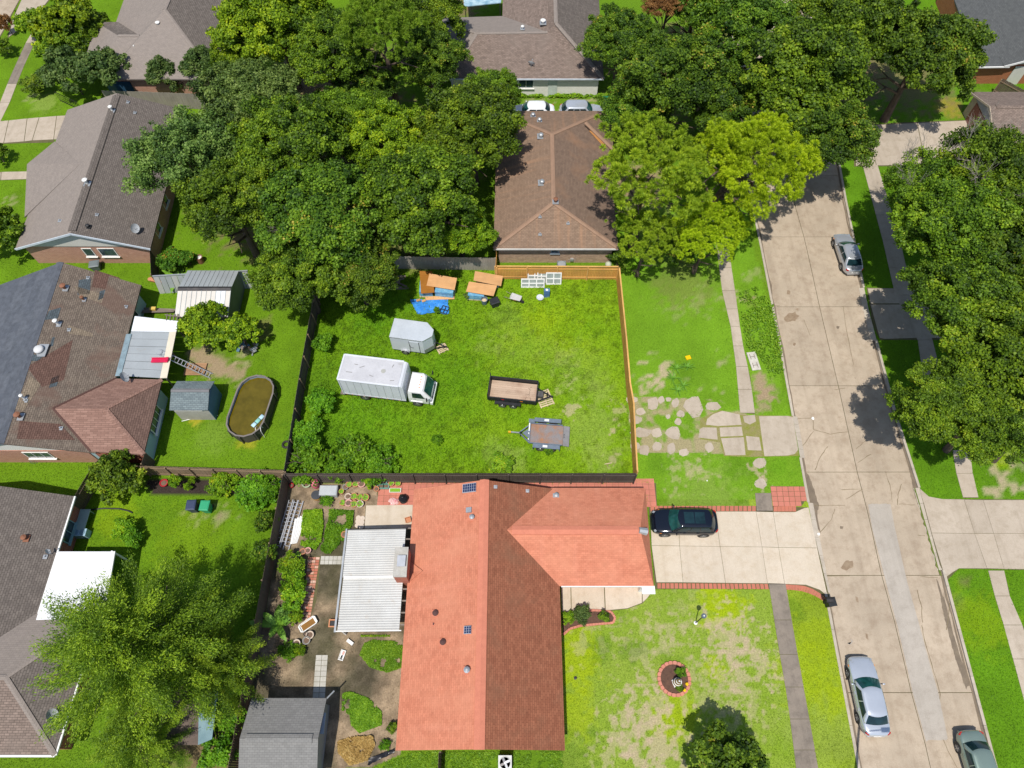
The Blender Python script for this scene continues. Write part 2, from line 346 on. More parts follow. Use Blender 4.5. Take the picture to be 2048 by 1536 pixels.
BLOBS = [  # px, py, radius px, colour, strength
    (1440, 1205, 44, YEL, .9), (1150, 1330, 40, YEL, .75), (1150, 1430, 36, YEL, .6), (1150, 1250, 34, YEL, .5), (1350, 1425, 34, YEL, .6), (1430, 1335, 22, YEL, .7), (1345, 1450, 30, YEL, .5),
    (1470, 1290, 46, TAN, .75), (1440, 1260, 30, TAN, .5), (1500, 1330, 40, TAN, .65), (1290, 1290, 40, TAN, .45), (1330, 1270, 30, TAN, .45), (1300, 1480, 50, TAN, .75), (1270, 1440, 40, TAN, .6), (1240, 1500, 40, TAN, .5), (1310, 1400, 26, TAN, .55), (1180, 1290, 28, TAN, .35), (1400, 1380, 40, TAN, .4), (1480, 1390, 40, TAN, .4), (1380, 1190, 40, TAN, .2), (1450, 1440, 40, TAN, .3),
    (1265, 1300, 22, DEEP, .4), (1200, 1300, 20, DEEP, .4), (1340, 1330, 20, DEEP, .3), (1215, 1190, 40, DEEP, .25), (1120, 1520, 60, DEEP, .4), (1590, 1215, 16, DEEP, .4),
    (1310, 750, 24, TAN, .95), (1300, 770, 18, TAN, .9), (1330, 735, 14, TAN, .8), (1390, 762, 12, TAN, .7), (1435, 775, 12, TAN, .5), (1450, 720, 14, TAN, .5), (1370, 745, 26, DEEP, .4),
    (1400, 600, 30, TAN, .25), (1460, 590, 14, TAN, .5), (1350, 630, 20, TAN, .2), (1160, 735, 60, PALE, .2), (1180, 860, 60, PALE, .4), (1145, 815, 16, TAN, .65), (1140, 770, 20, TAN, .4), (1225, 858, 12, TAN, .7), (1200, 780, 30, PALE, .4), (1235, 820, 20, TAN, .45), (1120, 720, 30, TAN, .18), (975, 690, 26, TAN, .12), (1020, 640, 40, PALE, .2), (1020, 920, 30, PALE, .5), (985, 900, 26, PALE, .3), (1100, 660, 80, YEL, .2), (920, 760, 70, LUSH, .4), (1050, 700, 60, PALE, .15), (1205, 920, 30, PALE, .4), (1225, 920, 12, TAN, .5), (700, 850, 80, LUSH, .5), (760, 620, 60, LUSH, .7), (640, 760, 40, DEEP, .5), (620, 880, 50, DEEP, .5), (1200, 580, 30, DEEP, .35), (1080, 640, 30, YEL, .25),
    (1530, 785, 22, (.36, .26, .17), .95), (1520, 760, 16, (.36, .26, .17), .9), (1525, 812, 14, (.36, .26, .17), .7), (1490, 590, 16, TAN, .6), (1500, 600, 14, BROWN, .5), (1505, 550, 20, TAN, .3), (1360, 560, 70, BROWN, .35), (1300, 540, 40, LUSH, .3),
    (1400, 945, 22, TAN, .6), (1370, 930, 20, TAN, .5), (1345, 965, 16, TAN, .4), (1470, 930, 40, DEEP, .35), (1320, 925, 26, DEEP, .35), (1420, 1000, 70, PALE, .35), (1516, 945, 14, TAN, .7), (1520, 965, 12, TAN, .6), (1560, 940, 20, LUSH, .4),
    (430, 735, 28, (.36, .26, .17), .9), (470, 745, 24, (.36, .26, .17), .8), (400, 715, 26, (.36, .26, .17), .9), (480, 775, 12, TAN, .5), (495, 705, 18, TAN, .6), (520, 660, 30, BROWN, .5), (395, 838, 14, (.4, .34, .03), .8), (500, 880, 20, (.4, .36, .03), .7), (430, 870, 40, PALE, .2), (400, 1020, 20, TAN, .35), (436, 1034, 7, BROWN, .8), (440, 1036, 16, TAN, .4), (230, 1030, 40, YEL, .3), (380, 1080, 60, YEL, .15),
    (2010, 960, 26, TAN, .8), (1990, 985, 18, TAN, .8), (2020, 930, 22, TAN, .4), (2000, 905, 30, YEL, .5), (1900, 1200, 24, BROWN, .25), (1935, 1165, 10, BROWN, .5), (1960, 1240, 50, YEL, .3), (1615, 1350, 50, YEL, .55), (1630, 1280, 40, YEL, .4), (1650, 1480, 60, PALE, .3), (1670, 1400, 30, YEL, .5),
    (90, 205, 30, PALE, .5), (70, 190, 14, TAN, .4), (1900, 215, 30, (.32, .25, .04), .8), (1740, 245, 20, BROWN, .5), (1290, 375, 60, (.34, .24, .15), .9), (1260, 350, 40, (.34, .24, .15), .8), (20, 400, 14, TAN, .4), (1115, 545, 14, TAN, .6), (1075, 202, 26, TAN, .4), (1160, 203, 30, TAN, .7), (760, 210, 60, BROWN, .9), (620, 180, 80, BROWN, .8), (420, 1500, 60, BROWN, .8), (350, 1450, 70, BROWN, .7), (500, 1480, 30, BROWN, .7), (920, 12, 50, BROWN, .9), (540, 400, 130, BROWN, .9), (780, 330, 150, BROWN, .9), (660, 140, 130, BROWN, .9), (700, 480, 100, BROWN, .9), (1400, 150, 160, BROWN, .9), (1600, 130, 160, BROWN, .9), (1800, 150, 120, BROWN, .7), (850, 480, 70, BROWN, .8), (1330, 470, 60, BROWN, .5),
]
BW = [(*at(a, b), r/25.0*(1.0 if c is TAN else 1)*(1+.5*max(0, (500-b)/900)), c, s) for a, b, r, c, s in BLOBS]
def ground_colour(x, y):
    x = np.asarray(x, float); y = np.asarray(y, float)
    n1 = fbm(x, y, 7, 3)[..., None]; n2 = fbm(x, y, 1.6, 11)[..., None]; n3 = fbm(x, y, .55, 23, 3)[..., None]
    L = lambda c: np.array(c)
    col = L((.105, .22, .010))*(1-n1)+L((.15, .26, .014))*n1
    lot = inpoly(x, y, LOT)[..., None]
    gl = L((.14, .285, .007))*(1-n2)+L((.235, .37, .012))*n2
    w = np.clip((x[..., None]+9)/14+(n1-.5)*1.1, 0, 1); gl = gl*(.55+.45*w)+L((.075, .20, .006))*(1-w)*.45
    gl = np.where(n3 > .62, gl*.72, gl)
    col = np.where(lot, gl, col)
    east = (x > 30)[..., None]; col = np.where(east, L((.105, .235, .008))*(.75+.5*n2), col)
    west = ((x < -17.2) & (y > 8))[..., None]; col = np.where(west, L((.125, .24, .009))*(.75+.5*n2), col)
    verge = ((x > 18) & (x < 24) & (y < 21))[..., None]; col = np.where(verge, L((.235, .33, .022))*(.75+.5*n2), col)
    fr = inpoly(x, y, FRONT)[..., None]; col = np.where(fr, L((.20, .325, .018))*(1-n2*.5)+L((.34, .385, .09))*n2*.5, col)
    mid = ((x > 9.4) & (x < 22.5) & (y > 18.5) & (y < 48))[..., None]; col = np.where(mid, L((.155, .305, .016))*(.8+.4*n2), col)
    for bx, by, r, c, s in BW:
        d = np.hypot(x-bx, y-by)/r; n = fbm(x+bx*3, y, .42, 31, 3); tan = c is TAN
        k = np.clip((1.25-d+(n-.5)*(5.2 if tan else 1.9))*(2.2 if tan else 1.6)-(1.0 if tan else 0), 0, 1)*(s if not tan else min(1, s*.82))
        k = np.where(d > 2.6, 0, k)[..., None]; col = col*(1-k)+L(c)*k
    ap = inpoly(x, y, APRON); na = fbm(x, y, 1.1, 77, 3)
    k = (np.clip((na-.42)*6, 0, 1)*ap*.8)[..., None]; col = col*(1-k)+L((.40, .30, .20))*k
    by_ = inpoly(x, y, BACKYARD); sk = np.clip((fbm(x, y, 2.6, 91, 5)[..., None]-.38)*3.6, 0, 1); sf = np.clip((fbm(x, y, .5, 57, 3)[..., None]-.3)*2.2, 0, 1); soil = (L((.115, .092, .066))*(1-sk)+L((.33, .245, .16))*sk)*(.65+.6*sf)+L((.02, .03, .0))*(1-sk)*n2
    col = np.where(by_[..., None], soil, col)
    mu = inpoly(x, y, MULCH)[..., None]; col = np.where(mu, L((.045, .034, .028))*(.7+.8*n3), col)
    return np.clip(col, 0.004, .8)
def soilness(x, y):
    """0 where grass grows, 1 on bare ground"""
    c = ground_colour(x, y); return np.clip((c[..., 0]/(c[..., 1]+1e-6)-.75)*5, 0, 1)

def lawn_mat():
    m, t, b = nodes_of('lawn'); v = coords(t, 'WORLD')
    a = N(t, 'ShaderNodeAttribute', attribute_name='ground_colour')
    f1 = noise(t, v, 9, 4, .7); f2 = noise(t, v, 45, 3, .75)
    col = mixc(t, 1.0, a.outputs['Color'], mixc(t, ramp(t, f1, .3, .7), (.68,)*3, (1.22,)*3), 'MULTIPLY')
    col = mixc(t, 1.0, col, mixc(t, ramp(t, f2, .25, .75), (.66,)*3, (1.25,)*3), 'MULTIPLY')
    t.links.new(col, b.inputs['Base Color']); b.inputs['Roughness'].default_value = .95; b.inputs['Specular IOR Level'].default_value = .1
    bumpn(t, f2, .6, .05, b); return m
LAWN = lawn_mat()
def ground_grid(name, X, Y, label=None):
    ny, nx = X.shape; me = bpy.data.meshes.new(name)
    Z = np.zeros_like(X)
    V = np.stack([X, Y, Z], -1).reshape(-1, 3)
    idx = np.arange(nx*ny).reshape(ny, nx)
    F = np.stack([idx[:-1, :-1], idx[:-1, 1:], idx[1:, 1:], idx[1:, :-1]], -1).reshape(-1, 4)
    me.vertices.add(len(V)); me.vertices.foreach_set('co', V.ravel())
    me.loops.add(F.size); me.loops.foreach_set('vertex_index', F.ravel().astype(np.int32))
    me.polygons.add(len(F)); me.polygons.foreach_set('loop_start', np.arange(0, F.size, 4, dtype=np.int32))
    me.update(calc_edges=True)
    ca = me.color_attributes.new('ground_colour', 'FLOAT_COLOR', 'POINT')
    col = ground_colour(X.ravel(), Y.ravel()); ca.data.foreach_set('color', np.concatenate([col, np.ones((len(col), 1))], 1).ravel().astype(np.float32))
    me.materials.append(LAWN); o = bpy.data.objects.new(name, me); C.objects.link(o); o['kind'] = 'structure'; return o
ys = np.linspace(-6, 90, 300)
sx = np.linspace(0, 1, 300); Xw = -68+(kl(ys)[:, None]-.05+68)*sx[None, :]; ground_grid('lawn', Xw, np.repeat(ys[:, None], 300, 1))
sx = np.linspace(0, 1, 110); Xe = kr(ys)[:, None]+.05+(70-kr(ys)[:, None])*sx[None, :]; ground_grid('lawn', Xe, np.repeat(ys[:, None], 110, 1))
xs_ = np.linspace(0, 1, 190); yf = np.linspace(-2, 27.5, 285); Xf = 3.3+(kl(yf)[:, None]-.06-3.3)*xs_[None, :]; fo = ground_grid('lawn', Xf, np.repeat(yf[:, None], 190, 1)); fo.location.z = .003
xb = np.linspace(-17.6, -7, 96); yb = np.linspace(-1.5, 19.6, 180); bo = ground_grid('garden_soil', np.repeat(xb[None, :], 180, 0), np.repeat(yb[:, None], 96, 1)); bo.location.z = .003
gb = MB().box((0, 40, -.9), (900, 900, .8)).build('ground', mat('far_ground', (.09, .16, .03), (.13, .17, .05), .95, .05, 2, .3, co='Object'), kind='structure')
EXCL = []     # ground plans where no grass grows

# ---------------------------------------------------------------- the street: cast concrete panels, kerbs, cracks
road = MB().sheet([(float(kl(y)), y, -.165) for y in np.linspace(-6, 88, 30)]+[(float(kr(y)), y, -.165) for y in np.linspace(88, -6, 30)], -.165).build('road', joint_soil, kind='structure')
CEN = sorted([at(*p)[::-1] for p in [(1560, 300), (1611, 480), (1640, 611), (1678, 771), (1716, 944), (1740, 1036), (1763, 1143), (1792, 1247), (1825, 1387), (1851, 1482)]])
CEN = [(-8, 26.5)]+CEN+[(90, CEN[-1][1]+4)]
def cx(y): return float(np.interp(y, [p[0] for p in CEN], [p[1] for p in CEN]))
JY = [-6, -2.9, 4.99, 12.8, 20.79, 28.45, 36.42, 44.4, 52.3, 60.2, 68.1, 76, 84]
def strip_slab(y0, y1, fa, fb, m, z, parent, name='slab', g=.022, zb=-.2):
    n = 5; Y = [lerp(y0+g, y1-g, k/n) for k in range(n+1)]
    poly = [(fa(y)+g, y) for y in Y]+[(fb(y)-g, y) for y in Y[::-1]]
    return MB().prism(poly, zb, z).build(name, m, parent)
RZ = -.12
for i in range(len(JY)-1):
    y0, y1 = JY[i], JY[i+1]
    for fa, fb in ((lambda y: float(kl(y)), cx), (cx, lambda y: float(kr(y)))):
        strip_slab(y0, y1, fa, fb, concrete_road, RZ+R.uniform(-.004, .004), road)
# grey replacement panel set in the right-hand lane
pl = [(1735, 1008), (1744, 1059), (1768, 1153), (1796, 1260), (1825, 1387), (1851, 1482)]
pr = [(1896, 1479), (1877, 1387), (1860, 1329), (1838, 1247), (1815, 1166), (1789, 1052), (1781, 1008)]
_pp = [(a+1, b) for a, b in pl]+pr
patch_later = _pp
def ribbon(pts, w, z, jag=0.0, seed=1):
    r = random.Random(seed); L_, R_ = [], []; Q = []
    for i in range(len(pts)-1):
        for k in range(4): Q.append((lerp(pts[i][0], pts[i+1][0], k/4), lerp(pts[i][1], pts[i+1][1], k/4)))
    Q.append(pts[-1])
    for i, p in enumerate(Q):
        a, b = Q[max(i-1, 0)], Q[min(i+1, len(Q)-1)]; d = Vector((b[0]-a[0], b[1]-a[1])).normalized(); nrm = Vector((-d.y, d.x))
        ww = w*(r.uniform(.5, 1.4) if jag else 1)/2; o = r.uniform(-jag, jag)
        L_.append((p[0]+nrm.x*(ww+o), p[1]+nrm.y*(ww+o), z)); R_.append((p[0]-nrm.x*(ww-o), p[1]-nrm.y*(ww-o), z))
    n = len(Q); return MB().add(L_+R_, [(n+i, n+i+1, i+1, i) for i in range(n-1)])
crack_m = mat('crack_dirt', (.235, .175, .115), (.17, .145, .075), .95, 3, 20, .3)
for k, c in enumerate([[(1590, 837), (1626, 836), (1627, 860), (1660, 868), (1697, 864)], [(1627, 862), (1605, 893)], [(1655, 893), (1640, 915), (1630, 940)], [(1712, 898), (1730, 882)], [(1715, 925), (1742, 908)],
        [(1683, 980), (1726, 978), (1692, 999)], [(1628, 1011), (1690, 1011)], [(1640, 1064), (1662, 1040), (1670, 1018)], [(1770, 943), (1780, 970), (1785, 1005)], [(1797, 1008), (1830, 1010)], [(1803, 968), (1796, 990), (1795, 1010)],
        [(1648, 1152), (1700, 1152)], [(1835, 1070), (1850, 1072)], [(1843, 1250), (1850, 1282), (1868, 1345), (1880, 1388), (1876, 1420), (1880, 1460), (1895, 1500), (1915, 1536)], [(1840, 1154), (1876, 1155)], [(1835, 1180), (1843, 1215), (1845, 1245)], [(1686, 612), (1690, 640), (1700, 700), (1708, 730)], [(1545, 612), (1560, 611)], [(1608, 640), (1620, 670)], [(1742, 1036), (1770, 1040), (1788, 1048)], [(1900, 1200), (1893, 1260)], [(1668, 780), (1690, 776)]]):
    ribbon([at(a, b, RZ) for a, b in c], .04, RZ+.008, .03, k).build('crack', crack_m, road)
wet_m = mat('damp_silt', (.16, .125, .09), (.21, .165, .115), .75, 2, 20, .2)
stain_m = mat('oil_stain', (.235, .165, .105), (.30, .225, .15), .8, 3, 20, .2)
def patch(pts, z, m, name, parent=None, kind=None, rough=.12, seed=3):
    """irregular flat patch; pts in survey pixels"""
    r = random.Random(seed); P = [at(a, b, z) for a, b in pts]; n = len(P); Q = []
    cxm = sum(p[0] for p in P)/n; cym = sum(p[1] for p in P)/n
    for i in range(n):
        a, b = P[i], P[(i+1) % n]; k_ = max(2, int(math.dist(a, b)/.16))
        for k in range(k_):
            x, y = lerp(a[0], b[0], k/k_), lerp(a[1], b[1], k/k_); s = 1+r.uniform(-rough, rough); Q.append((cxm+(x-cxm)*s, cym+(y-cym)*s))
    return MB().sheet(Q, z).build(name, m, parent, kind=kind)
patch(patch_later, RZ+.009, concrete_patch, 'repair_patch', road, rough=.006, seed=8)
for k, (pts, m) in enumerate([([(1611, 950), (1618, 950), (1630, 985), (1637, 1010), (1634, 1030), (1640, 1060), (1634, 1058), (1622, 1010)], wet_m), ([(1806, 880), (1814, 880), (1838, 985), (1848, 1030), (1840, 1020), (1828, 985)], wet_m), ([(1876, 1170), (1886, 1185), (1905, 1260), (1935, 1360), (1930, 1370), (1912, 1320), (1890, 1240)], wet_m),
        ([(1567, 636), (1578, 626), (1590, 624), (1597, 632), (1590, 642), (1572, 643)], stain_m), ([(1590, 618), (1596, 616), (1597, 622)], stain_m), ([(1682, 1136), (1692, 1122), (1705, 1121), (1706, 1133), (1692, 1142)], stain_m), ([(1711, 1193), (1716, 1195), (1718, 1206), (1713, 1203)], stain_m), ([(1731, 1266), (1735, 1268), (1737, 1280), (1732, 1277)], stain_m), ([(1574, 580), (1581, 582), (1580, 590), (1574, 588)], stain_m), ([(1587, 685), (1592, 686), (1590, 692), (1586, 690)], stain_m), ([(1680, 1052), (1687, 1053), (1685, 1058), (1680, 1057)], wet_m), ([(1673, 652), (1679, 653), (1677, 658), (1673, 657)], wet_m), ([(1700, 1276), (1706, 1283), (1702, 1290), (1694, 1286), (1699, 1289), (1703, 1284)], concrete_patch), ([(1563, 508), (1600, 430), (1640, 440), (1640, 500)], stain_m)]):
    if k < 13: patch(pts, RZ+.007, m, 'road_stain', road, rough=.15, seed=k)
# kerbs, left open where driveways meet the street
kerb_m = road_mat('kerb_concrete', (.50, .44, .36), (.43, .37, .30), (.31, .26, .20))
gaps_l = [(at(1600, 1010)[1]-6.5, at(1600, 1010)[1]+.2), (at(1600, 915)[1], at(1590, 832)[1])]
gaps_r = [(at(1890, 1140)[1], at(1840, 975)[1]), (at(1740, 680)[1], at(1735, 575)[1]), (at(1720, 330)[1], at(1720, 240)[1])]
def kerbs(f, side, gaps):
    root = tag(MB().add([(0, 0, -.3), (.02, 0, -.3), (.02, .02, -.3)], [(0, 1, 2)]).build('kerb', kerb_m), kind='structure')
    y = -6.0
    while y < 88:
        y1 = y+3.0
        cut = [(y, y1)]
        for a, b in gaps:
            cut = [(p, q) for s, e in cut for p, q in ((s, min(e, a)), (max(s, b), e)) if q-p > .05]
        for s, e in cut:
            Y = [lerp(s+.008, e-.008, k/3) for k in range(4)]
            inn = [(float(f(v))+side*.17, v) for v in Y]; out = [(float(f(v))-side*.02, v) for v in Y]
            MB().prism(inn+out[::-1], -.19, .035+R.uniform(-.005, .005)).build('kerb_stone', kerb_m, root)
        y = y1
kerbs(kl, -1, gaps_l); kerbs(kr, 1, gaps_r)
for f, sd in ((kl, 1), (kr, -1)):   # dirt line in the gutter
    ribbon([(float(f(y))+sd*.12, y) for y in np.linspace(-5, 60, 14)], .16, RZ+.006, .05, 9).build('gutter_dirt', wet_m, road)

# ---------------------------------------------------------------- paved things: each cast panel its own piece
def panel(parent, pts, m, z=.02, name='slab', th=.1, g=.012):
    """pts: survey pixels or metres triple list; shrinks a hair for the joint"""
    P = [at(*p) if len(p) == 2 else p for p in pts]; n = len(P); c = (sum(p[0] for p in P)/n, sum(p[1] for p in P)/n)
    Q = []
    for p in P:
        d = math.dist(p[:2], c); k = max(0, 1-g*1.4/max(d, .1)); zz = p[2] if len(p) > 2 else z
        Q.append((c[0]+(p[0]-c[0])*k, c[1]+(p[1]-c[1])*k, zz))
    return MB().prism(Q, z-th, z).build(name, m, parent)
def base(name, poly, z=.006, m=None):
    EXCL.append(poly)
    return tag(MB().sheet(poly, z).build(name, m or joint_soil), kind='structure')
# red house driveway
c0, c1 = [(1301, 1023), (1357, 1023), (1430, 1023), (1512, 1023), (1546, 1024)], [(1313, 1165), (1366, 1165), (1451, 1166), (1535, 1167), (1569, 1168)]
cm = [(1303, 1091), (1359, 1092), (1440, 1093), (1524, 1094), (1557, 1095)]
drv = base('driveway', PX((1297, 1012), (1513, 1012), (1546, 1012), (1616, 1015), (1660, 1200), (1610, 1178), (1537, 1178), (1310, 1178)))
dz = RZ+.012
for i in range(4):
    panel(drv, [c0[i], c0[i+1], cm[i+1], cm[i]], concrete_new); panel(drv, [cm[i], cm[i+1], c1[i+1], c1[i]], concrete_new)
e = lambda a, b, zz: (*at(a, b), zz)
panel(drv, [e(1546, 1024, .02), e(1590, 1024, .02), e(1609, 1016, .02), e(1617, 1015, .02), e(1634, 1096, .02), e(1557, 1095, .02)], concrete_new)
panel(drv, [e(1557, 1095, .02), e(1634, 1096, .02), e(1655, 1192, .02), e(1640, 1180, .02), e(1612, 1170, .02), e(1569, 1168, .02)], concrete_new)
def lip(parent, f, sd, y0, y1, m, n=5):
    for i in range(n):
        a, b = lerp(y0, y1, i/n)+.01, lerp(y0, y1, (i+1)/n)-.01
        MB().prism([(float(f(a))-sd*.1, a, .018), (float(f(b))-sd*.1, b, .018), (float(f(b))+sd*.32, b, RZ+.012), (float(f(a))+sd*.32, a, RZ+.012)], -.2, 0).build('apron_lip', m, parent)
lip(drv, kl, 1, *gaps_l[0], kerb_m)
def brick_row(parent, p0, p1, n, m, z=.03, name='brick'):
    """row of edging bricks between two edge lines p0=(a,b) p1=(c,d)"""
    for i in range(n):
        t0, t1 = i/n+.004, (i+1)/n-.004
        L2 = lambda ln, t: (lerp(ln[0][0], ln[1][0], t), lerp(ln[0][1], ln[1][1], t))
        MB().prism([L2(p0, t0), L2(p0, t1), L2(p1, t1), L2(p1, t0)], -.05, z+R.uniform(-.006, .006)).build(name, m, parent)
brick_row(drv, [at(1300, 1012), at(1512, 1012)], [at(1300, 1022.5), at(1512, 1022.5)], 24, brick_edge)
brick_row(drv, [at(1314, 1166.5), at(1536, 1168)], [at(1314, 1177), at(1538, 1178.5)], 26, brick_edge)
arc0 = [(1571, 1169), (1590, 1170), (1608, 1172), (1625, 1178), (1640, 1187), (1653, 1197)]; arc1 = [(1573, 1179.5), (1590, 1180.5), (1606, 1183), (1620, 1187.5), (1634, 1194), (1648, 1203)]
for i in range(5): brick_row(drv, [at(*arc0[i]), at(*arc0[i+1])], [at(*arc1[i]), at(*arc1[i+1])], 3, brick_edge)
brick_row(drv, [at(1547, 1013), at(1592, 1012)], [at(1547, 1023), at(1592, 1023)], 6, brick_edge)
# square red pavers beside the drive
pav = base('paver_apron', PX((1540, 972), (1609, 973), (1611, 1000), (1603, 1013), (1546, 1013)))
for r_ in range(4):
    for k in range(6):
        ya, yb = 973+r_*9.9, 973+(r_+1)*9.9
        xa, xb = 1540.5+r_*1.2+k*11.6, 1540.5+r_*1.2+(k+1)*11.6
        if r_ == 3 and k == 5: continue
        panel(pav, [(xa, ya), (xb, ya), (xb+1.2, yb), (xa+1.2, yb)], terracotta, .028+R.uniform(-.004, .004), 'paver', .08, .014)
# red paving between the house and the fence
pv2 = base('side_paving', PX((752, 966), (1312, 966), (1314, 1013), (1298, 1013), (1294, 985), (835, 985), (832, 1010), (757, 1010)))
gx = np.arange(at(757, 980)[0], 10.9, .46); gy = np.arange(17.9, 19.75, .46)
for a in gx:
    for b in gy:
        inside = (b > 18.65) or a > 9.75 or a < -7.3
        if inside: panel(pv2, [(a, b, .02), (a+.46, b, .02), (a+.46, b+.46, .02), (a, b+.46, .02)], terracotta, .02+R.uniform(-.003, .003), 'paver', .06, .008)
# sidewalks
def walk(name, Ls, Rs, cuts, m, z=.02):
    """Ls/Rs: left and right edge pixels listed from far to near; cuts: pixel rows of the joints"""
    root = base(name, PX(*Ls, *Rs[::-1]))
    fx = lambda E_, y: float(np.interp(y, [p[1] for p in E_], [p[0] for p in E_]))
    for i in range(len(cuts)-1):
        mm = m[i % len(m)] if isinstance(m, list) else m
        panel(root, [(fx(Ls, cuts[i]), cuts[i]), (fx(Rs, cuts[i]), cuts[i]), (fx(Rs, cuts[i+1]), cuts[i+1]), (fx(Ls, cuts[i+1]), cuts[i+1])], mm, z+R.uniform(-.008, .008))
    return root
walk('sidewalk', [(1425, 440), (1436, 518), (1444, 581), (1461, 653), (1472, 733), (1480, 826)], [(1452, 440), (1463, 535), (1470, 581), (1484, 682), (1501, 758), (1510, 828)], [440, 490, 535, 581, 618, 653, 692, 733, 779, 826], concrete_walk)
walk('sidewalk', [(1510, 986), (1513, 1023)], [(1542, 986), (1546, 1023)], [986, 1022], concrete_dark)
walk('sidewalk', [(1537, 1167), (1556, 1290), (1575, 1400), (1593, 1545)], [(1571, 1167), (1592, 1290), (1612, 1400), (1638, 1545)], [1168, 1240, 1309, 1374, 1438, 1500, 1545], concrete_dark)
walk('sidewalk', [(1905, 900), (1912, 945), (1926, 996)], [(1940, 900), (1945, 945), (1957, 996)], [900, 947, 995], concrete_walk)
walk('sidewalk', [(1976, 1141), (1990, 1195), (2010, 1260), (2045, 1390), (2075, 1500)], [(2008, 1141), (2019, 1185), (2020, 1205), (2050, 1260), (2085, 1390), (2115, 1500)], [1141, 1192, 1250, 1318, 1390, 1500], concrete_walk)
walk('sidewalk', [(1725, 330), (1765, 480), (1790, 590), (1835, 680), (1850, 780)], [(1755, 330), (1800, 480), (1825, 590), (1865, 680), (1890, 780)], [330, 380, 430, 480, 535, 590, 635, 680, 730, 780], concrete_walk)
# driveways across the street
rd = base('driveway', PX((1838, 975), (1857, 993), (1885, 998), (2060, 999), (2100, 1141), (1918, 1137), (1895, 1160), (1880, 1130)))
cols0 = [(1885, 998), (1928, 999), (1966, 1000), (2048, 1000), (2110, 1000)]; colsm = [(1862, 1066), (1949, 1067), (1987, 1067), (2070, 1067), (2130, 1067)]; cols1 = [(1900, 1136), (1974, 1137), (2008, 1138), (2092, 1139), (2150, 1139)]
lip(rd, kr, -1, *gaps_r[0], kerb_m)
panel(rd, [e(1840, 978, .02), e(1857, 993, .02), e(1885, 998, .02), e(1928, 999, .02), e(1949, 1067, .02), e(1863, 1066, .02)], concrete_walk)
panel(rd, [e(1863, 1066, .02), e(1949, 1067, .02), e(1974, 1137, .02), e(1918, 1137, .02), e(1903, 1146, .02), e(1890, 1156, .02)], concrete_walk)
for i in (1, 2, 3):
    panel(rd, [cols0[i], cols0[i+1], colsm[i+1], colsm[i]], concrete_walk); panel(rd, [colsm[i], colsm[i+1], cols1[i+1], cols1[i]], concrete_walk)
ribbon([(float(kr(y))-.2, y) for y in np.linspace(gaps_r[0][0]-.4, gaps_r[0][1], 8)], .2, RZ+.05, .05, 4).build('gutter_moss', mat('gutter_moss', (.10, .15, .02), (.15, .17, .04), .95, 3, 20, .3), road)
d2 = base('driveway', PX((1733, 575), (1830, 578), (1900, 580), (1910, 680), (1850, 680), (1760, 680), (1745, 650)))
lip(d2, kr, -1, *gaps_r[1], kerb_m)
panel(d2, [e(1735, 577, .02), e(1800, 577, .02), e(1812, 607, .02), e(1741, 607, .02)], concrete_walk)
panel(d2, [e(1741, 609, .02), e(1812, 609, .02), e(1833, 676, .02), e(1770, 678, .02), e(1759, 676, .02)], concrete_walk)
panel(d2, [(1814, 577), (1910, 579), (1925, 676), (1837, 676)], concrete_walk)
d3 = base('driveway', PX((1708, 252), (1800, 245), (1935, 240), (1960, 330), (1745, 333), (1708, 333)))
panel(d3, [(1710, 253), (1734, 251), (1752, 331), (1712, 332)], concrete_walk); panel(d3, [(1735, 251), (1834, 246), (1850, 330), (1753, 331)], concrete_walk); panel(d3, [(1835, 246), (1936, 241), (1960, 330), (1851, 330)], concrete_walk)
# top left street corner, its walk, drive and path
fl = base('driveway', PX((-5, 245), (130, 231), (107, 285), (-5, 288)))
for a, b, c, d in (((-5, 243), (17, 241), (7, 286), (-5, 287)), ((18, 241), (54, 237), (48, 283), (8, 286)), ((55, 237), (78, 235), (64, 281), (49, 283)), ((79, 235), (113, 232), (107, 279), (65, 281)), ((114, 232), (132, 231), (118, 279), (108, 279))): panel(fl, [a, b, c, d], concrete_walk)
fp = base('path', PX((-5, 344), (54, 343), (54, 359), (-5, 361))); panel(fp, [(-5, 345), (2, 344), (1, 360), (-5, 360)], concrete_walk); panel(fp, [(3, 344), (56, 343), (56, 358), (2, 360)], concrete_walk)
walk('sidewalk', [(90, 20), (52, 85), (22, 150), (2, 200), (-22, 260)], [(112, 20), (68, 88), (40, 150), (22, 200), (0, 245)], [20, 52, 86, 128, 168, 205, 245], [concrete_walk, concrete_walk, concrete_dark, concrete_dark, concrete_walk])
fr_ = base('road', PX((-20, -10), (46, -10), (24, 30), (8, 62), (-20, 110)), .01)
MB().prism(PX((-20, -10), (44, -10), (22, 30), (6, 62), (-20, 105)), -.02, .03).build('slab', concrete_road, fr_)
d4 = base('driveway', PX((48, -10), (108, -10), (90, 12), (50, 52), (14, 78), (24, 40)), .012); MB().prism(PX((48, -10), (106, -10), (88, 12), (50, 50), (18, 74), (26, 40)), -.02, .04).build('slab', concrete_walk, d4)
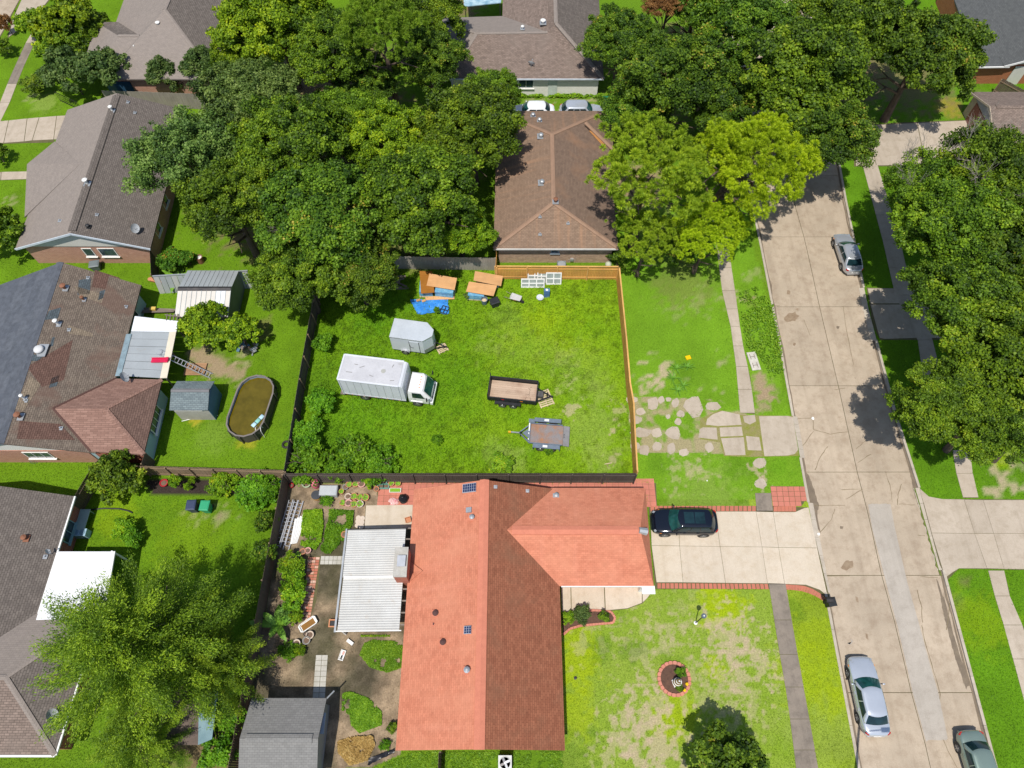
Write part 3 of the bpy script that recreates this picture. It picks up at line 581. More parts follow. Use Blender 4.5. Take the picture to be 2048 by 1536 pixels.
# broken apron of the vacant lot
ap = base('broken_driveway', PX((1400, 838), (1440, 820), (1480, 830), (1586, 832), (1598, 912), (1500, 914), (1448, 912), (1440, 885), (1400, 878)), .008, mat('mossy_joint', (.20, .22, .03), (.26, .22, .10), .95, 1.5, 12, .3)); lip(ap, kl, 1, *gaps_l[1], kerb_m)
for pts, mm in (([(1411, 850), (1413, 838), (1425, 828), (1445, 821), (1480, 829), (1484, 850), (1436, 853)], concrete_walk), ([(1398, 858), (1405, 854), (1434, 855), (1436, 880), (1396, 876)], concrete_walk), ([(1438, 855), (1484, 853), (1487, 872), (1440, 874)], concrete_walk), ([(1441, 876), (1488, 874), (1492, 911), (1450, 911)], concrete_walk), ([(1485, 832), (1510, 829), (1513, 843), (1500, 850), (1488, 845)], concrete_walk), ([(1488, 858), (1503, 848), (1514, 852), (1518, 872), (1491, 869)], concrete_walk), ([(1491, 871), (1519, 874), (1524, 902), (1495, 901)], concrete_walk), ([(1496, 904), (1524, 904), (1525, 913), (1498, 913)], concrete_walk)):
    panel(ap, pts, mm, .018+R.uniform(-.012, .012), 'slab', .08, .03)
panel(ap, [e(1517, 832, .02), e(1575, 831, .02), e(1586, 834, .02), e(1597, 900, .02), e(1590, 909, .02), e(1575, 912, .02), e(1528, 913, .02)], concrete_walk, g=.03)
frag = [(1263, 800, 9, 6), (1306, 807, 10, 11), (1322, 800, 5, 6), (1337, 799, 5, 4), (1351, 806, 6, 8), (1388, 812, 15, 17), (1281, 823, 8, 6), (1270, 840, 12, 8), (1362, 828, 7, 6), (1356, 843, 6, 6), (1336, 833, 4, 4), (1281, 865, 17, 8), (1314, 866, 9, 8), (1347, 866, 13, 11), (1289, 900, 9, 9), (1314, 893, 7, 9), (1342, 897, 8, 9), (1367, 905, 9, 6), (1271, 893, 9, 6), (1418, 894, 8, 8), (1426, 812, 12, 7), (1520, 925, 12, 9), (1521, 968, 9, 8)]
for k, (a, b, w, h) in enumerate(frag):
    r = random.Random(k); n = 9
    w *= 1.3; h *= 1.3
    poly = [at(a+w*math.cos(2*math.pi*i/n+.3)*r.uniform(.75, 1.15), b+h*math.sin(2*math.pi*i/n+.3)*r.uniform(.75, 1.15)) for i in range(n)]
    pc_ = at(a, b); EXCL.append([(lerp(pc_[0], q[0], .72), lerp(pc_[1], q[1], .72)) for q in poly]); MB().prism(poly, -.04, .014+r.uniform(-.005, .006)).build('slab_fragment', concrete_walk, ap)
# paths in the back garden
gp = base('brick_path', PX((614, 1112), (642, 1112), (632, 1205), (619, 1243), (603, 1243)))
oldb = road_mat('old_brick', (.52, .25, .17), (.60, .36, .27), (.66, .58, .50)); oldb2 = road_mat('old_brick_red', (.44, .15, .09), (.50, .20, .13), (.55, .35, .28))
for i in range(22):
    for k in range(3):
        t0, t1 = (i+.06)/22, (i+.94)/22; xa = lambda t, s: lerp(lerp(616, 604, t), lerp(640, 620, t), s)
        ya = lambda t: 1114+t*128
        panel(gp, [(xa(t0, k/3), ya(t0)), (xa(t0, (k+1)/3), ya(t0)), (xa(t1, (k+1)/3), ya(t1)), (xa(t1, k/3), ya(t1))], R.choice([oldb, oldb2, brick_edge, oldb]), .03+R.uniform(-.006, .006), 'brick', .08, .008)
paver_gray = road_mat('gray_paver', (.52, .50, .45), (.46, .44, .39), (.36, .34, .28))
def grid_path(name, q, nu, nv, m):
    root = base(name, PX(*q)); A, B_, C_, D_ = q
    def P(u, v): 
        t = (lerp(A[0], B_[0], u), lerp(A[1], B_[1], u)); b = (lerp(D_[0], C_[0], u), lerp(D_[1], C_[1], u)); return (lerp(t[0], b[0], v), lerp(t[1], b[1], v))
    for i in range(nu):
        for k in range(nv): panel(root, [P(i/nu, k/nv), P((i+1)/nu, k/nv), P((i+1)/nu, (k+1)/nv), P(i/nu, (k+1)/nv)], m, .028+R.uniform(-.005, .005), 'paver', .06, .012)
    return root
grid_path('paver_path', [(642, 1112), (692, 1112), (690, 1129), (640, 1129)], 6, 2, paver_gray)
grid_path('paver_path', [(632, 1310), (656, 1310), (650, 1396), (625, 1396)], 2, 8, paver_gray)
pt = base('patio_slab', PX((731, 1010), (826, 1010), (826, 1058), (729, 1058))); panel(pt, [(732, 1011), (826, 1010), (824, 1058), (729, 1057)], concrete_new, .05)
# entry walk in front of the garage wing
ew = base('entry_walk', PX((1122, 1172), (1304, 1172), (1300, 1190), (1285, 1207), (1255, 1218), (1220, 1222), (1124, 1226)))
for q in ([(1122, 1172), (1141, 1172), (1142, 1224), (1124, 1226)], [(1142, 1172), (1208, 1172), (1210, 1222), (1143, 1224)], [(1209, 1172), (1284, 1172), (1284, 1206), (1255, 1217), (1211, 1221)], [(1285, 1172), (1304, 1172), (1301, 1188), (1293, 1198), (1285, 1205)]): panel(ew, q, concrete_new, .03)
# ---------------------------------------------------------------- buildings
def slope(h, pts, m, th=.13, name='roof_slope'): return MB().slab3(pts, th).build(name, m, h, at_world=True)
def cap(h, p, q, m, w=.42, drop=.07, name='ridge_cap'):
    p, q = Vector(p), Vector(q); d = (q-p); dh = Vector((d.x, d.y, 0)).normalized(); nrm = Vector((-dh.y, dh.x, 0))*w/2
    dn = Vector((0, 0, -drop)); up = Vector((0, 0, .045)); r = lambda c: [c+nrm+dn+up, c+up, c-nrm+dn+up, c-nrm+dn-up*1.5, c-up*1.5, c+nrm+dn-up*1.5]
    return MB().rings([r(p), r(q)]).build(name, m, h, at_world=True)
def wall(h, poly, z1, m, z0=-.1, name='wall'):
    EXCL.append([p[:2] for p in poly]); return MB().prism(poly, z0, z1).build(name, m, h, at_world=True)
def gable(h, a, b, apex, m, th=.12, name='gable'):
    """upright triangle a-b-apex, th deep along its normal"""
    a, b, c = Vector(a), Vector(b), Vector(apex); n = (b-a).cross(c-a).normalized()*th
    return MB().rings([[a, b, c], [a+n, b+n, c+n]]).build(name, m, h, at_world=True)
def window(h, c, w, hgt, facing, fm=None, cols=1, rows=1):
    """window centred at c; facing = angle of the outward normal"""
    n = Vector((math.cos(facing), math.sin(facing), 0)); t = Vector((-n.y, n.x, 0)); c = Vector(c); f = MB(); fw = .07
    def bx(u, v, du, dv, dep, o): f.box(c+t*u+Vector((0, 0, v))+n*o, (du, dep, dv), math.atan2(t.y, t.x))
    bx(0, hgt/2-fw/2, w, fw, .07, .0); bx(0, -hgt/2+fw/2, w, fw, .07, 0); bx(-w/2+fw/2, 0, fw, hgt-2*fw, .07, 0); bx(w/2-fw/2, 0, fw, hgt-2*fw, .07, 0)
    for k in range(1, cols): bx(-w/2+w*k/cols, 0, .04, hgt-2*fw, .06, 0)
    for k in range(1, rows): bx(0, -hgt/2+hgt*k/rows, w-2*fw, .04, .05, 0)
    o = f.build('window', fm or white_paint, h, at_world=True)
    g = MB(); g.box(c-n*.012, (w-2*fw, .03, hgt-2*fw), math.atan2(t.y, t.x)); g.build('pane', window_glass, o, at_world=True)
    s = MB(); s.box(c+n*.06+Vector((0, 0, -hgt/2-.04)), (w+.16, .16, .06), math.atan2(t.y, t.x)); s.build('sill', fm or white_paint, o, at_world=True)
    return o
def on_roof(px, py, fn, z=3.2):
    for _ in range(12): x, y = at(px, py, z); z = fn(x, y)
    return (x, y, z)
def pipe_vent(h, p, r=.06, ht=.3, m=None, cap_=False, flash=True, name='vent_pipe', fm=None):
    o = MB()
    o.lathe((p[0], p[1], p[2]-.15), [(r, 0), (r, ht+.15)]+([(r*1.9, ht+.15), (r*2.0, ht+.25), (r*.6, ht+.33)] if cap_ else []), 10)
    o = o.build(name, m or galv, h, at_world=True, smooth=False)
    if flash: MB().box((p[0], p[1], p[2]+.02), (r*5, r*5, .05)).build('flashing', fm or galv, o, at_world=True)
    return o
def dome_vent(h, p, r=.22, m=None):
    o = MB().lathe((p[0], p[1], p[2]-.1), [(r*.75, 0), (r*.75, .25), (r*1.0, .25), (r*1.0, .34), (r*.8, .43), (r*.3, .47)], 16).build('turbine_vent', m or galv, h, at_world=True, smooth=True)
    MB().box((p[0], p[1], p[2]+.02), (r*3, r*3, .05)).build('flashing', galv, o, at_world=True); return o
def dish(h, p, ang, s=.33):
    """satellite dish on a mast"""
    d = Vector((math.cos(ang), math.sin(ang), .55)).normalized(); a = d.orthogonal().normalized(); b = d.cross(a); c = Vector(p)+Vector((0, 0, .55))
    rg = [[c+d*(.28*s*(k/4)**2)+(a*math.cos(t)+b*math.sin(t)*.9)*s*k/4 for t in [2*math.pi*i/16 for i in range(16)]] for k in (0.2, 1, 2, 3, 4)]
    m = MB().rings(rg, cap=False); rg2 = [[q-d*.02 for q in r] for r in rg]; m.rings(rg2[::-1], cap=False)
    o = m.build('satellite_dish', mat('dish_gray', (.42, .44, .46), (.36, .38, .40), .5), h, at_world=True, smooth=True)
    MB().tube([Vector(p)-Vector((0, 0, .1)), Vector(p)+Vector((0, 0, .4)), c], .03).build('mast', galv, o, at_world=True)
    MB().tube([c-a*.25*s, c+d*s*1.1], .018).box(c+d*s*1.15, (.09, .07, .07)).build('feed_arm', galv, o, at_world=True)
    return o
def gutter(h, p, q, m=white_paint, name='gutter'): return MB().bar(p, q, .12, .12).build(name, m, h, at_world=True)

# ---- red roofed house
RH = thing('red_house', 'low house with terracotta red shingle roof and side garage wing by the driveway', 'house', (-2, 10))
xl, xr_, xm, ye, yn, ez, rz = -7.14, 3.25, -1.94, 1.47, 18.4, 2.5, 4.35
k_ = (rz-ez)/(xm-xl); zw = 3.78; xv = xr_-(zw-ez)/k_; wy0, wy1, wym = 11.43, 18.5, 14.95
wall(RH, [(-6.65, 1.95), (2.75, 1.95), (2.75, 11.95), (9.15, 11.95), (9.15, 18.0), (-6.65, 18.0)], 2.45, brick_red)
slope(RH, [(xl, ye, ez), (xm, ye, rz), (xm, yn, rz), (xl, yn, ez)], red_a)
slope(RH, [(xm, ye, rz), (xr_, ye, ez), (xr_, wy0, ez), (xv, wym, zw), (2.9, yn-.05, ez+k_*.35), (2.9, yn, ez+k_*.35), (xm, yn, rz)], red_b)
slope(RH, [(xr_-.02, wy0, ez+.008), (9.66, wy0, ez+.008), (8.85, wym, zw), (xv, wym, zw+.006)], red_a)
slope(RH, [(9.72, wy1, ez+.008), (2.85, wy1, ez+.008), (xv, wym, zw+.006), (8.85, wym, zw)], red_a)
slope(RH, [(9.66, wy0, ez+.01), (9.72, wy1, ez+.01), (8.86, wym, zw+.002)], red_a)
cap(RH, (xm, ye-.02, rz+.02), (xm, yn+.02, rz+.02), red_ridge, .66, .10); cap(RH, (xv+.35, wym, zw+.02), (8.7, wym, zw+.02), red_ridge, .6, .09)
gable(RH, (-6.6, yn-.45, 2.45), (2.7, yn-.45, 2.45), (xm, yn-.45, rz-.2), brick_red); gable(RH, (2.7, 1.95, 2.45), (-6.6, 1.95, 2.45), (xm, 1.95, rz-.2), cream_paint)
MB().bar((xr_+.1, wy0-.03, ez-.08), (9.66, wy0-.03, ez-.08), .06, .17).build('fascia', white_paint, RH, at_world=True)
MB().box((9.3, 11.2, 2.32), (.9, .55, .06)).build('porch_corner', white_paint, RH, at_world=True)
MB().box((9.15, 11.75, 1.2), (.35, .35, 2.4)).build('corner_post', white_paint, RH, at_world=True)
gd = MB().box((9.17, 15, 1.1), (.05, 4.9, 2.2)).build('garage_door', white_paint, RH, at_world=True)
for k in range(1, 4): MB().box((9.2, 15, .55*k), (.02, 4.8, .03)).build('door_groove', galv, gd, at_world=True)
window(RH, (2.76, 8, 1.5), 1.6, 1.2, 0, cols=2); window(RH, (2.76, 4.5, 1.5), 1.6, 1.2, 0, cols=2)
fw_ = lambda x, y: ez+k_*(x-xl) if x < xm else ez+k_*(xr_-x)
fg_ = lambda x, y: zw-(zw-ez)/3.53*abs(y-wym)
def solar(px0, py0, px1, py1, name='solar_vent'):
    p, q = on_roof(px0, py0, fw_), on_roof(px1, py1, fw_); cxx, cyy = (p[0]+q[0])/2, (p[1]+q[1])/2
    o = MB().box((cxx, cyy, fw_(cxx, cyy)+.1), (abs(q[0]-p[0]), abs(q[1]-p[1]), .09), ry=-math.atan(k_)).build(name, alu, RH, at_world=True)
    f = MB(); nx, ny = (6, 3) if name == 'solar_panel' else (3, 4)
    return o, cxx, cyy, abs(q[0]-p[0]), abs(q[1]-p[1])
cell_m = mat('solar_cell', (.012, .022, .07), (.02, .035, .10), .15, 3, 0, .1, spec=.6)
for args, nm, nx, ny in (((925, 970, 953, 984), 'solar_panel', 6, 3), ((928, 1253, 943, 1268), 'solar_vent', 3, 3)):
    o, cxx, cyy, w_, l_ = solar(*args, nm)
    for i in range(nx):
        for j in range(ny):
            x_ = cxx+((i+.5)/nx-.5)*w_*.92; y_ = cyy+((j+.5)/ny-.5)*l_*.9
            MB().box((x_, y_, fw_(cxx, cyy)+.152+k_*(x_-cxx)), (w_*.92/nx-.02, l_*.9/ny-.02, .012), ry=-math.atan(k_)).build('cell', cell_m, o, at_world=True)
for a, b, r_, ht, cp in ((944, 1036, .09, .22, True), (934, 1341, .1, .25, True), (871, 1227, .1, .12, True), (886, 1285, .1, .12, True), (867, 1249, .045, .2, False)):
    pipe_vent(RH, on_roof(a, b, fw_), r_, ht, galv if cp and a > 890 else mat('red_vent_paint', (.10, .05, .045), (.08, .04, .035)), cp, fm=red_ridge)
p = on_roof(938, 1021, fw_); MB().box((p[0], p[1], p[2]+.1), (.4, .36, .16), ry=-math.atan(k_)).build('roof_vent', galv, RH, at_world=True)
for a, b in ((991, 974), (1055, 982)): pipe_vent(RH, on_roof(a, b, fw_), .05, .2)
pipe_vent(RH, on_roof(1112, 993, fg_), .09, .3, cap_=True); 
p = on_roof(1290, 1057, lambda x, y: 3.75); MB().tube([(8.75, wym, 3.72), (9.3, wym-.05, 3.55)], [.22, .28], 8).build('gable_vent', galv, RH, at_world=True)
ch = MB().box((-7.42, 12.6, 2.1), (.85, 1.95, 4.2)).build('chimney', brick_red, RH, at_world=True)
MB().box((-7.42, 12.6, 4.26), (.9, 2.0, .14)).build('chimney_crown', mat('mortar_crown', (.46, .44, .40), (.38, .36, .32), .95, 2, 14, .2), ch, at_world=True)
MB().box((-7.35, 12.6, 4.38), (.3, .45, .12)).box((-7.35, 12.6, 4.55), (.55, .75, .05)).build('flue_cap', alu, ch, at_world=True)
slope(RH, [(-7.0, 12.35, 2.62), (-6.1, 12.35, 2.98), (-7.0, 11.65, 2.7)], red_a, .05, 'cricket')
slope(RH, [(-7.0, 12.35, 2.62), (-6.1, 12.35, 2.98), (-7.0, 13.05, 2.7)], red_a, .05, 'cricket')

# ---- corrugated patio cover behind the red house
PC = thing('patio_cover', 'corrugated white metal patio cover behind the red roofed house', 'patio cover', (-9.4, 12))
def corrugated(h, x0, x1, y0, y1, zl, zr, m, name='corrugated_sheet', pitch=.16, amp=.02):
    n = int((y1-y0)/pitch*4); P = []; Q = []
    for i in range(n+1):
        y = lerp(y0, y1, i/n); w = amp*math.sin(2*math.pi*(y-y0)/pitch); P.append((x0, y, zl+w)); Q.append((x1, y, zr+w))
    V = P+Q+[(a, b, c-.012) for a, b, c in P+Q]; m_ = n+1
    F = [(i, m_+i, m_+i+1, i+1) for i in range(n)]+[(2*m_+i+1, 3*m_+i+1, 3*m_+i, 2*m_+i) for i in range(n)]
    F += [(i+1, 2*m_+i+1, 2*m_+i, i) for i in range(n)]+[(m_+i, 3*m_+i, 3*m_+i+1, m_+i+1) for i in range(n)]
    return MB().add(V, F).build(name, m, h, at_world=True)
corrugated(PC, -11.65, -7.5, 12.06, 15.4, 2.32, 2.62, white_metal); corrugated(PC, -11.6, -7.45, 8.55, 12.0, 2.3, 2.6, white_metal)
MB().bar((-11.55, 12.03, 2.4), (-7.4, 12.03, 2.7), .16, .05).build('joint_strip', white_paint, PC, at_world=True)
MB().bar((-11.76, 8.45, 2.26), (-11.76, 15.5, 2.26), .13, .12).build('gutter', galv, PC, at_world=True)
MB().bar((-11.7, 15.44, 2.3), (-7.4, 15.44, 2.62), .05, .14).build('edge_beam', dark_metal, PC, at_world=True); MB().bar((-11.7, 8.5, 2.28), (-7.3, 8.5, 2.6), .06, .12).build('edge_beam', white_paint, PC, at_world=True)
for y in (8.7, 12, 15.2): MB().box((-11.5, y, 1.12), (.1, .1, 2.24)).build('post', white_paint, PC, at_world=True)
for k in range(9): MB().box((-7.3, 8.9+k*.78+(.35 if k > 4 else 0), 2.42), (.5, .09, .09)).build('rafter', old_wood, PC, at_world=True)
EXCL.append([(-11.5, 8.6), (-7, 8.6), (-7, 15.4), (-11.5, 15.4)])

# ---- shed in the red house garden
SH = thing('garden_shed', 'gray shingled storage shed with ridge vent at corner of red house garden', 'shed', (-14, 1))
sx0, sx1, sr, sy1 = -16.6, -11.82, -0.2, 4.45
pitch_ = .42
slope(SH, [(sx0, 2.1, 3.15), (sx1, 2.1, 3.15), (sx1, sy1, 3.15-(sy1-2.1)*pitch_), (sx0, sy1, 3.15-(sy1-2.1)*pitch_)], shed_roof, .1)
slope(SH, [(sx0, 2.1-.01, 3.15), (sx1, 2.1-.01, 3.15), (sx1, -.3, 3.15-2.4*pitch_), (sx0, -.3, 3.15-2.4*pitch_)], shed_roof, .1)
cap(SH, (sx0+.35, 2.1, 3.2), (sx1-.35, 2.1, 3.2), shed_roof, .5, .1, 'ridge_vent')
wall(SH, [(sx0+.25, 0), (sx1-.25, 0), (sx1-.25, sy1-.25), (sx0+.25, sy1-.25)], 2.1, mat('gray_shed_siding', (.30, .30, .30), (.25, .25, .25), .8, 1, 20, .12))
gable(SH, (sx1-.3, 0, 2.1), (sx1-.3, sy1-.3, 2.1), (sx1-.3, 2.1, 3.02), mat('gray_shed_siding', ()))
MB().box((sx1-.1, 3.0, 2.0), (.28, 1.2, .06)).build('door_hood', mat('blue_gray_trim', (.36, .42, .48)), SH, at_world=True)
MB().tube([(-11.9, 4.35, 2.1), (-11.45, 4.9, 1.9)], .05, 6).build('downpipe', galv, SH, at_world=True)

# ---- brown hip roofed brick house north of the lot
BH = thing('brown_house', 'tan brick house with brown hipped roof north of the vacant lot', 'house', (4, 49))
A, B_, Cc, D = (-1.62, 40.84, 2.5), (9.38, 40.84, 2.5), (9.42, 58.45, 2.5), (-1.5, 58.45, 2.5); r0, r1 = (3.68, 44.5, 4.3), (3.78, 53.1, 4.3)
slope(BH, [A, B_, r0], brown_s); slope(BH, [B_, Cc, r1, r0], brown_a); slope(BH, [Cc, D, r1], brown_s); slope(BH, [D, A, r0, r1], brown_s)
for p, q in ((A, r0), (B_, r0), (r0, r1), (r1, Cc), (r1, D)): cap(BH, Vector(p)+Vector((0, 0, .02)), Vector(q)+Vector((0, 0, .02)), brown_ridge, .36, .05)
slope(BH, [at3(1171, 245, 3.62), at3(1226, 298, 2.52), at3(1227, 220, 2.52)], brown_a); cap(BH, at3(1171, 245, 3.66), at3(1226, 298, 2.54), brown_ridge, .34, .04)
wall(BH, [(-1.2, 41.25), (8.95, 41.25), (8.95, 58), (-1.2, 58)], 2.42, brick_tan)
gutter(BH, (-1.6, 40.8, 2.42), (9.36, 40.8, 2.42), mat('pale_trim', (.62, .60, .56)))
window(BH, (3.85, 41.24, 1.75), .75, .7, -math.pi/2, mat('gray_window_frame', (.30, .36, .40)))
fbw = lambda x, y: 2.5+(x+1.6)*.34
fbs = lambda x, y: 2.5+(y-40.84)*.49
fbn = lambda x, y: 2.5+(58.45-y)*.336
for a, b in ((1082, 273), (1084, 366)): dome_vent(BH, on_roof(a, b, fbw), .24)
p = on_roof(1111, 404, fbs); pipe_vent(BH, p, .11, .3, mat('rusty_metal', (.28, .12, .07), (.20, .09, .05)), True)
for a, b in ((1080, 434), (1136, 447), (1080, 469)): pipe_vent(BH, on_roof(a, b, fbs), .06, .22)
for a, b in ((1079, 243), (1066, 233)): pipe_vent(BH, on_roof(a, b, fbn), .1, .25, cap_=True)
rust = mat('orange_lichen', (.42, .20, .06), (.34, .15, .05)); q = [at3(1178, 262, 3.2), at3(1184, 262, 3.2), at3(1212, 292, 2.62), at3(1210, 297, 2.62)]; slope(BH, [(a, b, c+.04) for a, b, c in q], rust, .03, 'valley_debris')

# ---- taupe gabled house, upper left
NW = thing('taupe_house', 'taupe shingled house with cream gable and brick end wall, upper left', 'house', (-38, 50))
Ls, Rs, Ln, Rn, M0, M1 = (-43.8, 40.82, 2.5), (-31.9, 40.82, 2.5), (-44.6, 58.6, 2.5), (-32.7, 58.6, 2.5), (-37.85, 40.82, 4.5), (-38.65, 58.6, 4.5)
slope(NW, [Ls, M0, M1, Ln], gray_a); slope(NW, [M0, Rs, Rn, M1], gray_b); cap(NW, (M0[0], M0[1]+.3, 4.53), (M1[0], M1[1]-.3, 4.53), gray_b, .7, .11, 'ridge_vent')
ax = on_roof(161, 328, lambda x, y: 2.5+(x+44.1)*.335); P1, P2, P3 = at3(109, 283, 2.55), at3(54, 328, 2.5), at3(49, 434, 2.5)
axz = (ax[0], ax[1], ax[2]+.05); slope(NW, [P1, P2, axz], gray_a); slope(NW, [P2, P3, axz], gray_a)
wall(NW, [(-43.3, 41.2), (-32.35, 41.2), (-33.1, 58.2), (-44.2, 58.2)], 2.42, brick_pink); wall(NW, [P1[:2], (P2[0]+.4, P2[1]), (P3[0]+.3, P3[1]+.2), (-43.2, 47)], 2.4, brick_pink)
gable(NW, (-32.3, 41.12, 2.42), (-43.35, 41.12, 2.42), (-37.85, 41.12, 4.35), cream_paint)
for p, q in ((Ls, M0), (M0, Rs)): MB().bar((p[0], p[1]-.06, p[2]-.06), (q[0], q[1]-.06, q[2]-.06), .06, .2).build('barge_board', mat('pale_blue_trim', (.60, .66, .72)), NW, at_world=True)
window(NW, (at(178, 507, 1.5)[0], 41.18, 1.55), .9, 1.1, -math.pi/2); window(NW, (at(216, 507, 1.5)[0], 41.18, 1.55), 1.5, 1.1, -math.pi/2)
for k in range(4): window(NW, (-32.35-.75*(44+k*3.4-41.2)/17, 44+k*3.4, 1.5), 1.2, 1.1, 0)
fnw = lambda x, y: 4.5-(x-(M0[0]+(y-40.82)*-.045))*.336; fnw_l = lambda x, y: 4.5+(x-(M0[0]+(y-40.82)*-.045))*.336
for a, b, r_, cp in ((225, 222, .1, True), (256, 205, .06, False), (270, 226, .06, False), (175, 368, .12, True), (194, 430, .06, False)): pipe_vent(NW, on_roof(a, b, fnw), r_, .45 if cp else .2, white_paint if cp else galv, cp)
pipe_vent(NW, on_roof(120, 442, fnw_l), .06, .2); pipe_vent(NW, on_roof(177, 454, fnw), .09, .15, black_plastic, True, fm=black_plastic)
dish(NW, on_roof(275, 465, fnw), -.6, .42)

# ---- patched roof house, middle left
WH = thing('patched_house', 'house with patched brown and blue gray roof and metal patio roof, left side', 'house', (-35, 29))
Wl0, Wl1, Wr0, Wr1, Wm0, Wm1 = (-43.3, 21.3, 2.4), (-43.9, 36.9, 2.4), (-31.2, 21.3, 2.4), (-31.75, 36.9, 2.4), (-37.25, 21.3, 4.1), (-38.0, 38.0, 4.1)
slope(WH, [Wl0, Wm0, Wm1, Wl1], blue_roof); slope(WH, [Wm0, Wr0, Wr1, Wm1], patch_roof); cap(WH, (Wm0[0]-.1, Wm0[1], 4.13), (Wm1[0]-.1, Wm1[1], 4.13), blue_roof, .6, .09)
R0, R1, Ne, Se, Sv, Nv = at3(106, 817, 3.72), at3(210, 817, 3.72), at3(324, 759, 2.42), at3(287, 909, 2.42), at3(181, 903, 2.5), at3(231, 757, 2.5)
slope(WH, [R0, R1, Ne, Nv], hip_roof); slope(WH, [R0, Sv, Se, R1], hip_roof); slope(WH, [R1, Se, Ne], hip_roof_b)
for p, q in ((R1, Ne), (R1, Se)): cap(WH, Vector(p)+Vector((0, 0, .02)), Vector(q)+Vector((0, 0, .02)), hip_roof, .36, .05)
for p, q in ((R0, Nv), (R0, Sv)): MB().bar(Vector(p)+Vector((0, 0, .03)), Vector(q)+Vector((0, 0, .03)), .14, .05).build('valley_strip', mat('rusty_valley', (.10, .05, .04)), WH, at_world=True)
wall(WH, [(-43, 21.7), (-32, 21.7), (-32.3, 36.6), (-43.4, 36.6)], 2.32, blue_siding); wall(WH, [(-33, Se[1]+.45), (Se[0]-.45, Se[1]+.45), (Ne[0]-.45, Ne[1]-.4), (-33, Ne[1]-.4)], 2.34, blue_siding)
MB().box((-37.5, 21.62, 1.1), (10.8, .14, 2.3)).build('brick_facing', brick_pink, WH, at_world=True); MB().box((lerp(-31.6, Se[0]-.45, .5), Se[1]+.38, 1.1), (Se[0]+31.1, .14, 2.3)).build('brick_facing', brick_red, WH, at_world=True)
gable(WH, (-31.9, 21.58, 2.3), (-42.9, 21.58, 2.3), (-37.25, 21.58, 3.95), white_paint)
window(WH, (at(85, 905, 1.2)[0], 21.52, 1.5), 2.0, 1.1, -math.pi/2, cols=3)
window(WH, (Se[0]-.42+.06, at(310, 838, 1.5)[1], 1.45), 2.2, 1.1, .03, cols=4); window(WH, (-32.2, 34.2, 1.4), 1.5, 1.2, 0); window(WH, (-32.12, 31.0, 1.2), 1.0, 2.0, 0)
fwe = lambda x, y: 4.1-(x-(-37.25-(y-21.3)*.045))*.28
for a, b, r_ in ((126, 571, .22), (164, 594, .14), (36, 828, .22)): pipe_vent(WH, on_roof(a+4, b+6, fwe), r_*.55, .35, mat('rusty_metal', ()), True, fm=galv)
for a, b, r_ in ((112, 641, .16), (45, 790, .12)): pipe_vent(WH, on_roof(a+5, b+8, fwe), r_*.6, .5, white_paint, True)
for a, b in ((138, 660), (176, 556), (252, 614), (122, 857), (52, 802)): pipe_vent(WH, on_roof(a, b, fwe), .06, .2)
dome_vent(WH, on_roof(80, 701, fwe), .38, mat('pale_gray_vent', (.60, .60, .60)))
sgl = tiled('slate_blue_patch_shingles', (.10, .125, .14), (.075, .09, .10), (.04, .05, .055), .33, .15, .016); sgt = tiled('tan_patch_shingles', (.27, .215, .155), (.21, .165, .12), (.10, .08, .06), .33, .15, .016)
sgm = tiled('maroon_patch_shingles', (.165, .098, .076), (.125, .074, .058), (.06, .03, .024), .33, .15, .016)
for q, m_ in (([(158, 560), (182, 557), (180, 588), (155, 590)], sgl), ([(200, 583), (222, 576), (212, 594), (196, 601)], sgl), ([(98, 622), (122, 615), (116, 637), (90, 640)], sgl), ([(105, 675), (110, 674), (106, 692), (99, 694)], sgl), ([(64, 708), (86, 712), (78, 722), (58, 722)], sgl), ([(104, 756), (120, 750), (114, 772), (98, 776)], sgl), ([(148, 572), (256, 602), (250, 622), (160, 592)], sgt), ([(60, 752), (82, 768), (48, 822), (28, 818)], sgt), ([(136, 650), (200, 672), (205, 676), (138, 668)], sgt), ([(54, 734), (146, 680), (128, 760), (84, 774)], sgm), ([(190, 540), (240, 556), (220, 580), (184, 574)], sgm), ([(40, 842), (120, 848), (150, 880), (34, 878)], sgm)):
    P = [on_roof(a, b, fwe) for a, b in q]; MB().slab3([(x, y, z+.022) for x, y, z in P], .02).build('shingle_patch', m_, WH, at_world=True)
dish(WH, (at(252, 760, 2.9)[0], at(252, 760, 2.9)[1], 2.75), .2, .42)
MP = thing('metal_patio_roof', 'pale gray ribbed metal patio roof joined to patched house, left side', 'patio cover', (-28.5, 31))
TL, TR, BR, BL = at3(270, 632, 2.45), at3(357, 642, 2.2), at3(334, 757, 2.2), at3(240, 752, 2.45)
def quadstrip(h, TL, TR, BR, BL, n, m, name='roof_panel', th=.04, gap=.02):
    for i in range(n):
        f = lambda a, b, t: tuple(lerp(a[k], b[k], t) for k in range(3))
        t0, t1 = (i+gap)/n, (i+1-gap)/n; z_ = .012*(i % 2)
        P = [f(TL, BL, t0), f(TR, BR, t0), f(TR, BR, t1), f(TL, BL, t1)]
        MB().slab3([(x, y, z+z_) for x, y, z in P], th).build(name, m, h, at_world=True)
mid = lambda a, b, t: tuple(lerp(a[k], b[k], t) for k in range(3))
quadstrip(MP, mid(TL, BL, .27), mid(TR, BR, .2), BR, BL, 6, gray_metal); 
wp = mat('white_roof_coating', (.74, .77, .80), (.68, .71, .74), .5, .8, 14, .06)
quadstrip(MP, (TL[0], TL[1], TL[2]+.03), (TR[0], TR[1], TR[2]+.03), mid(TR, BR, .2), mid(TL, BL, .27), 1, wp)
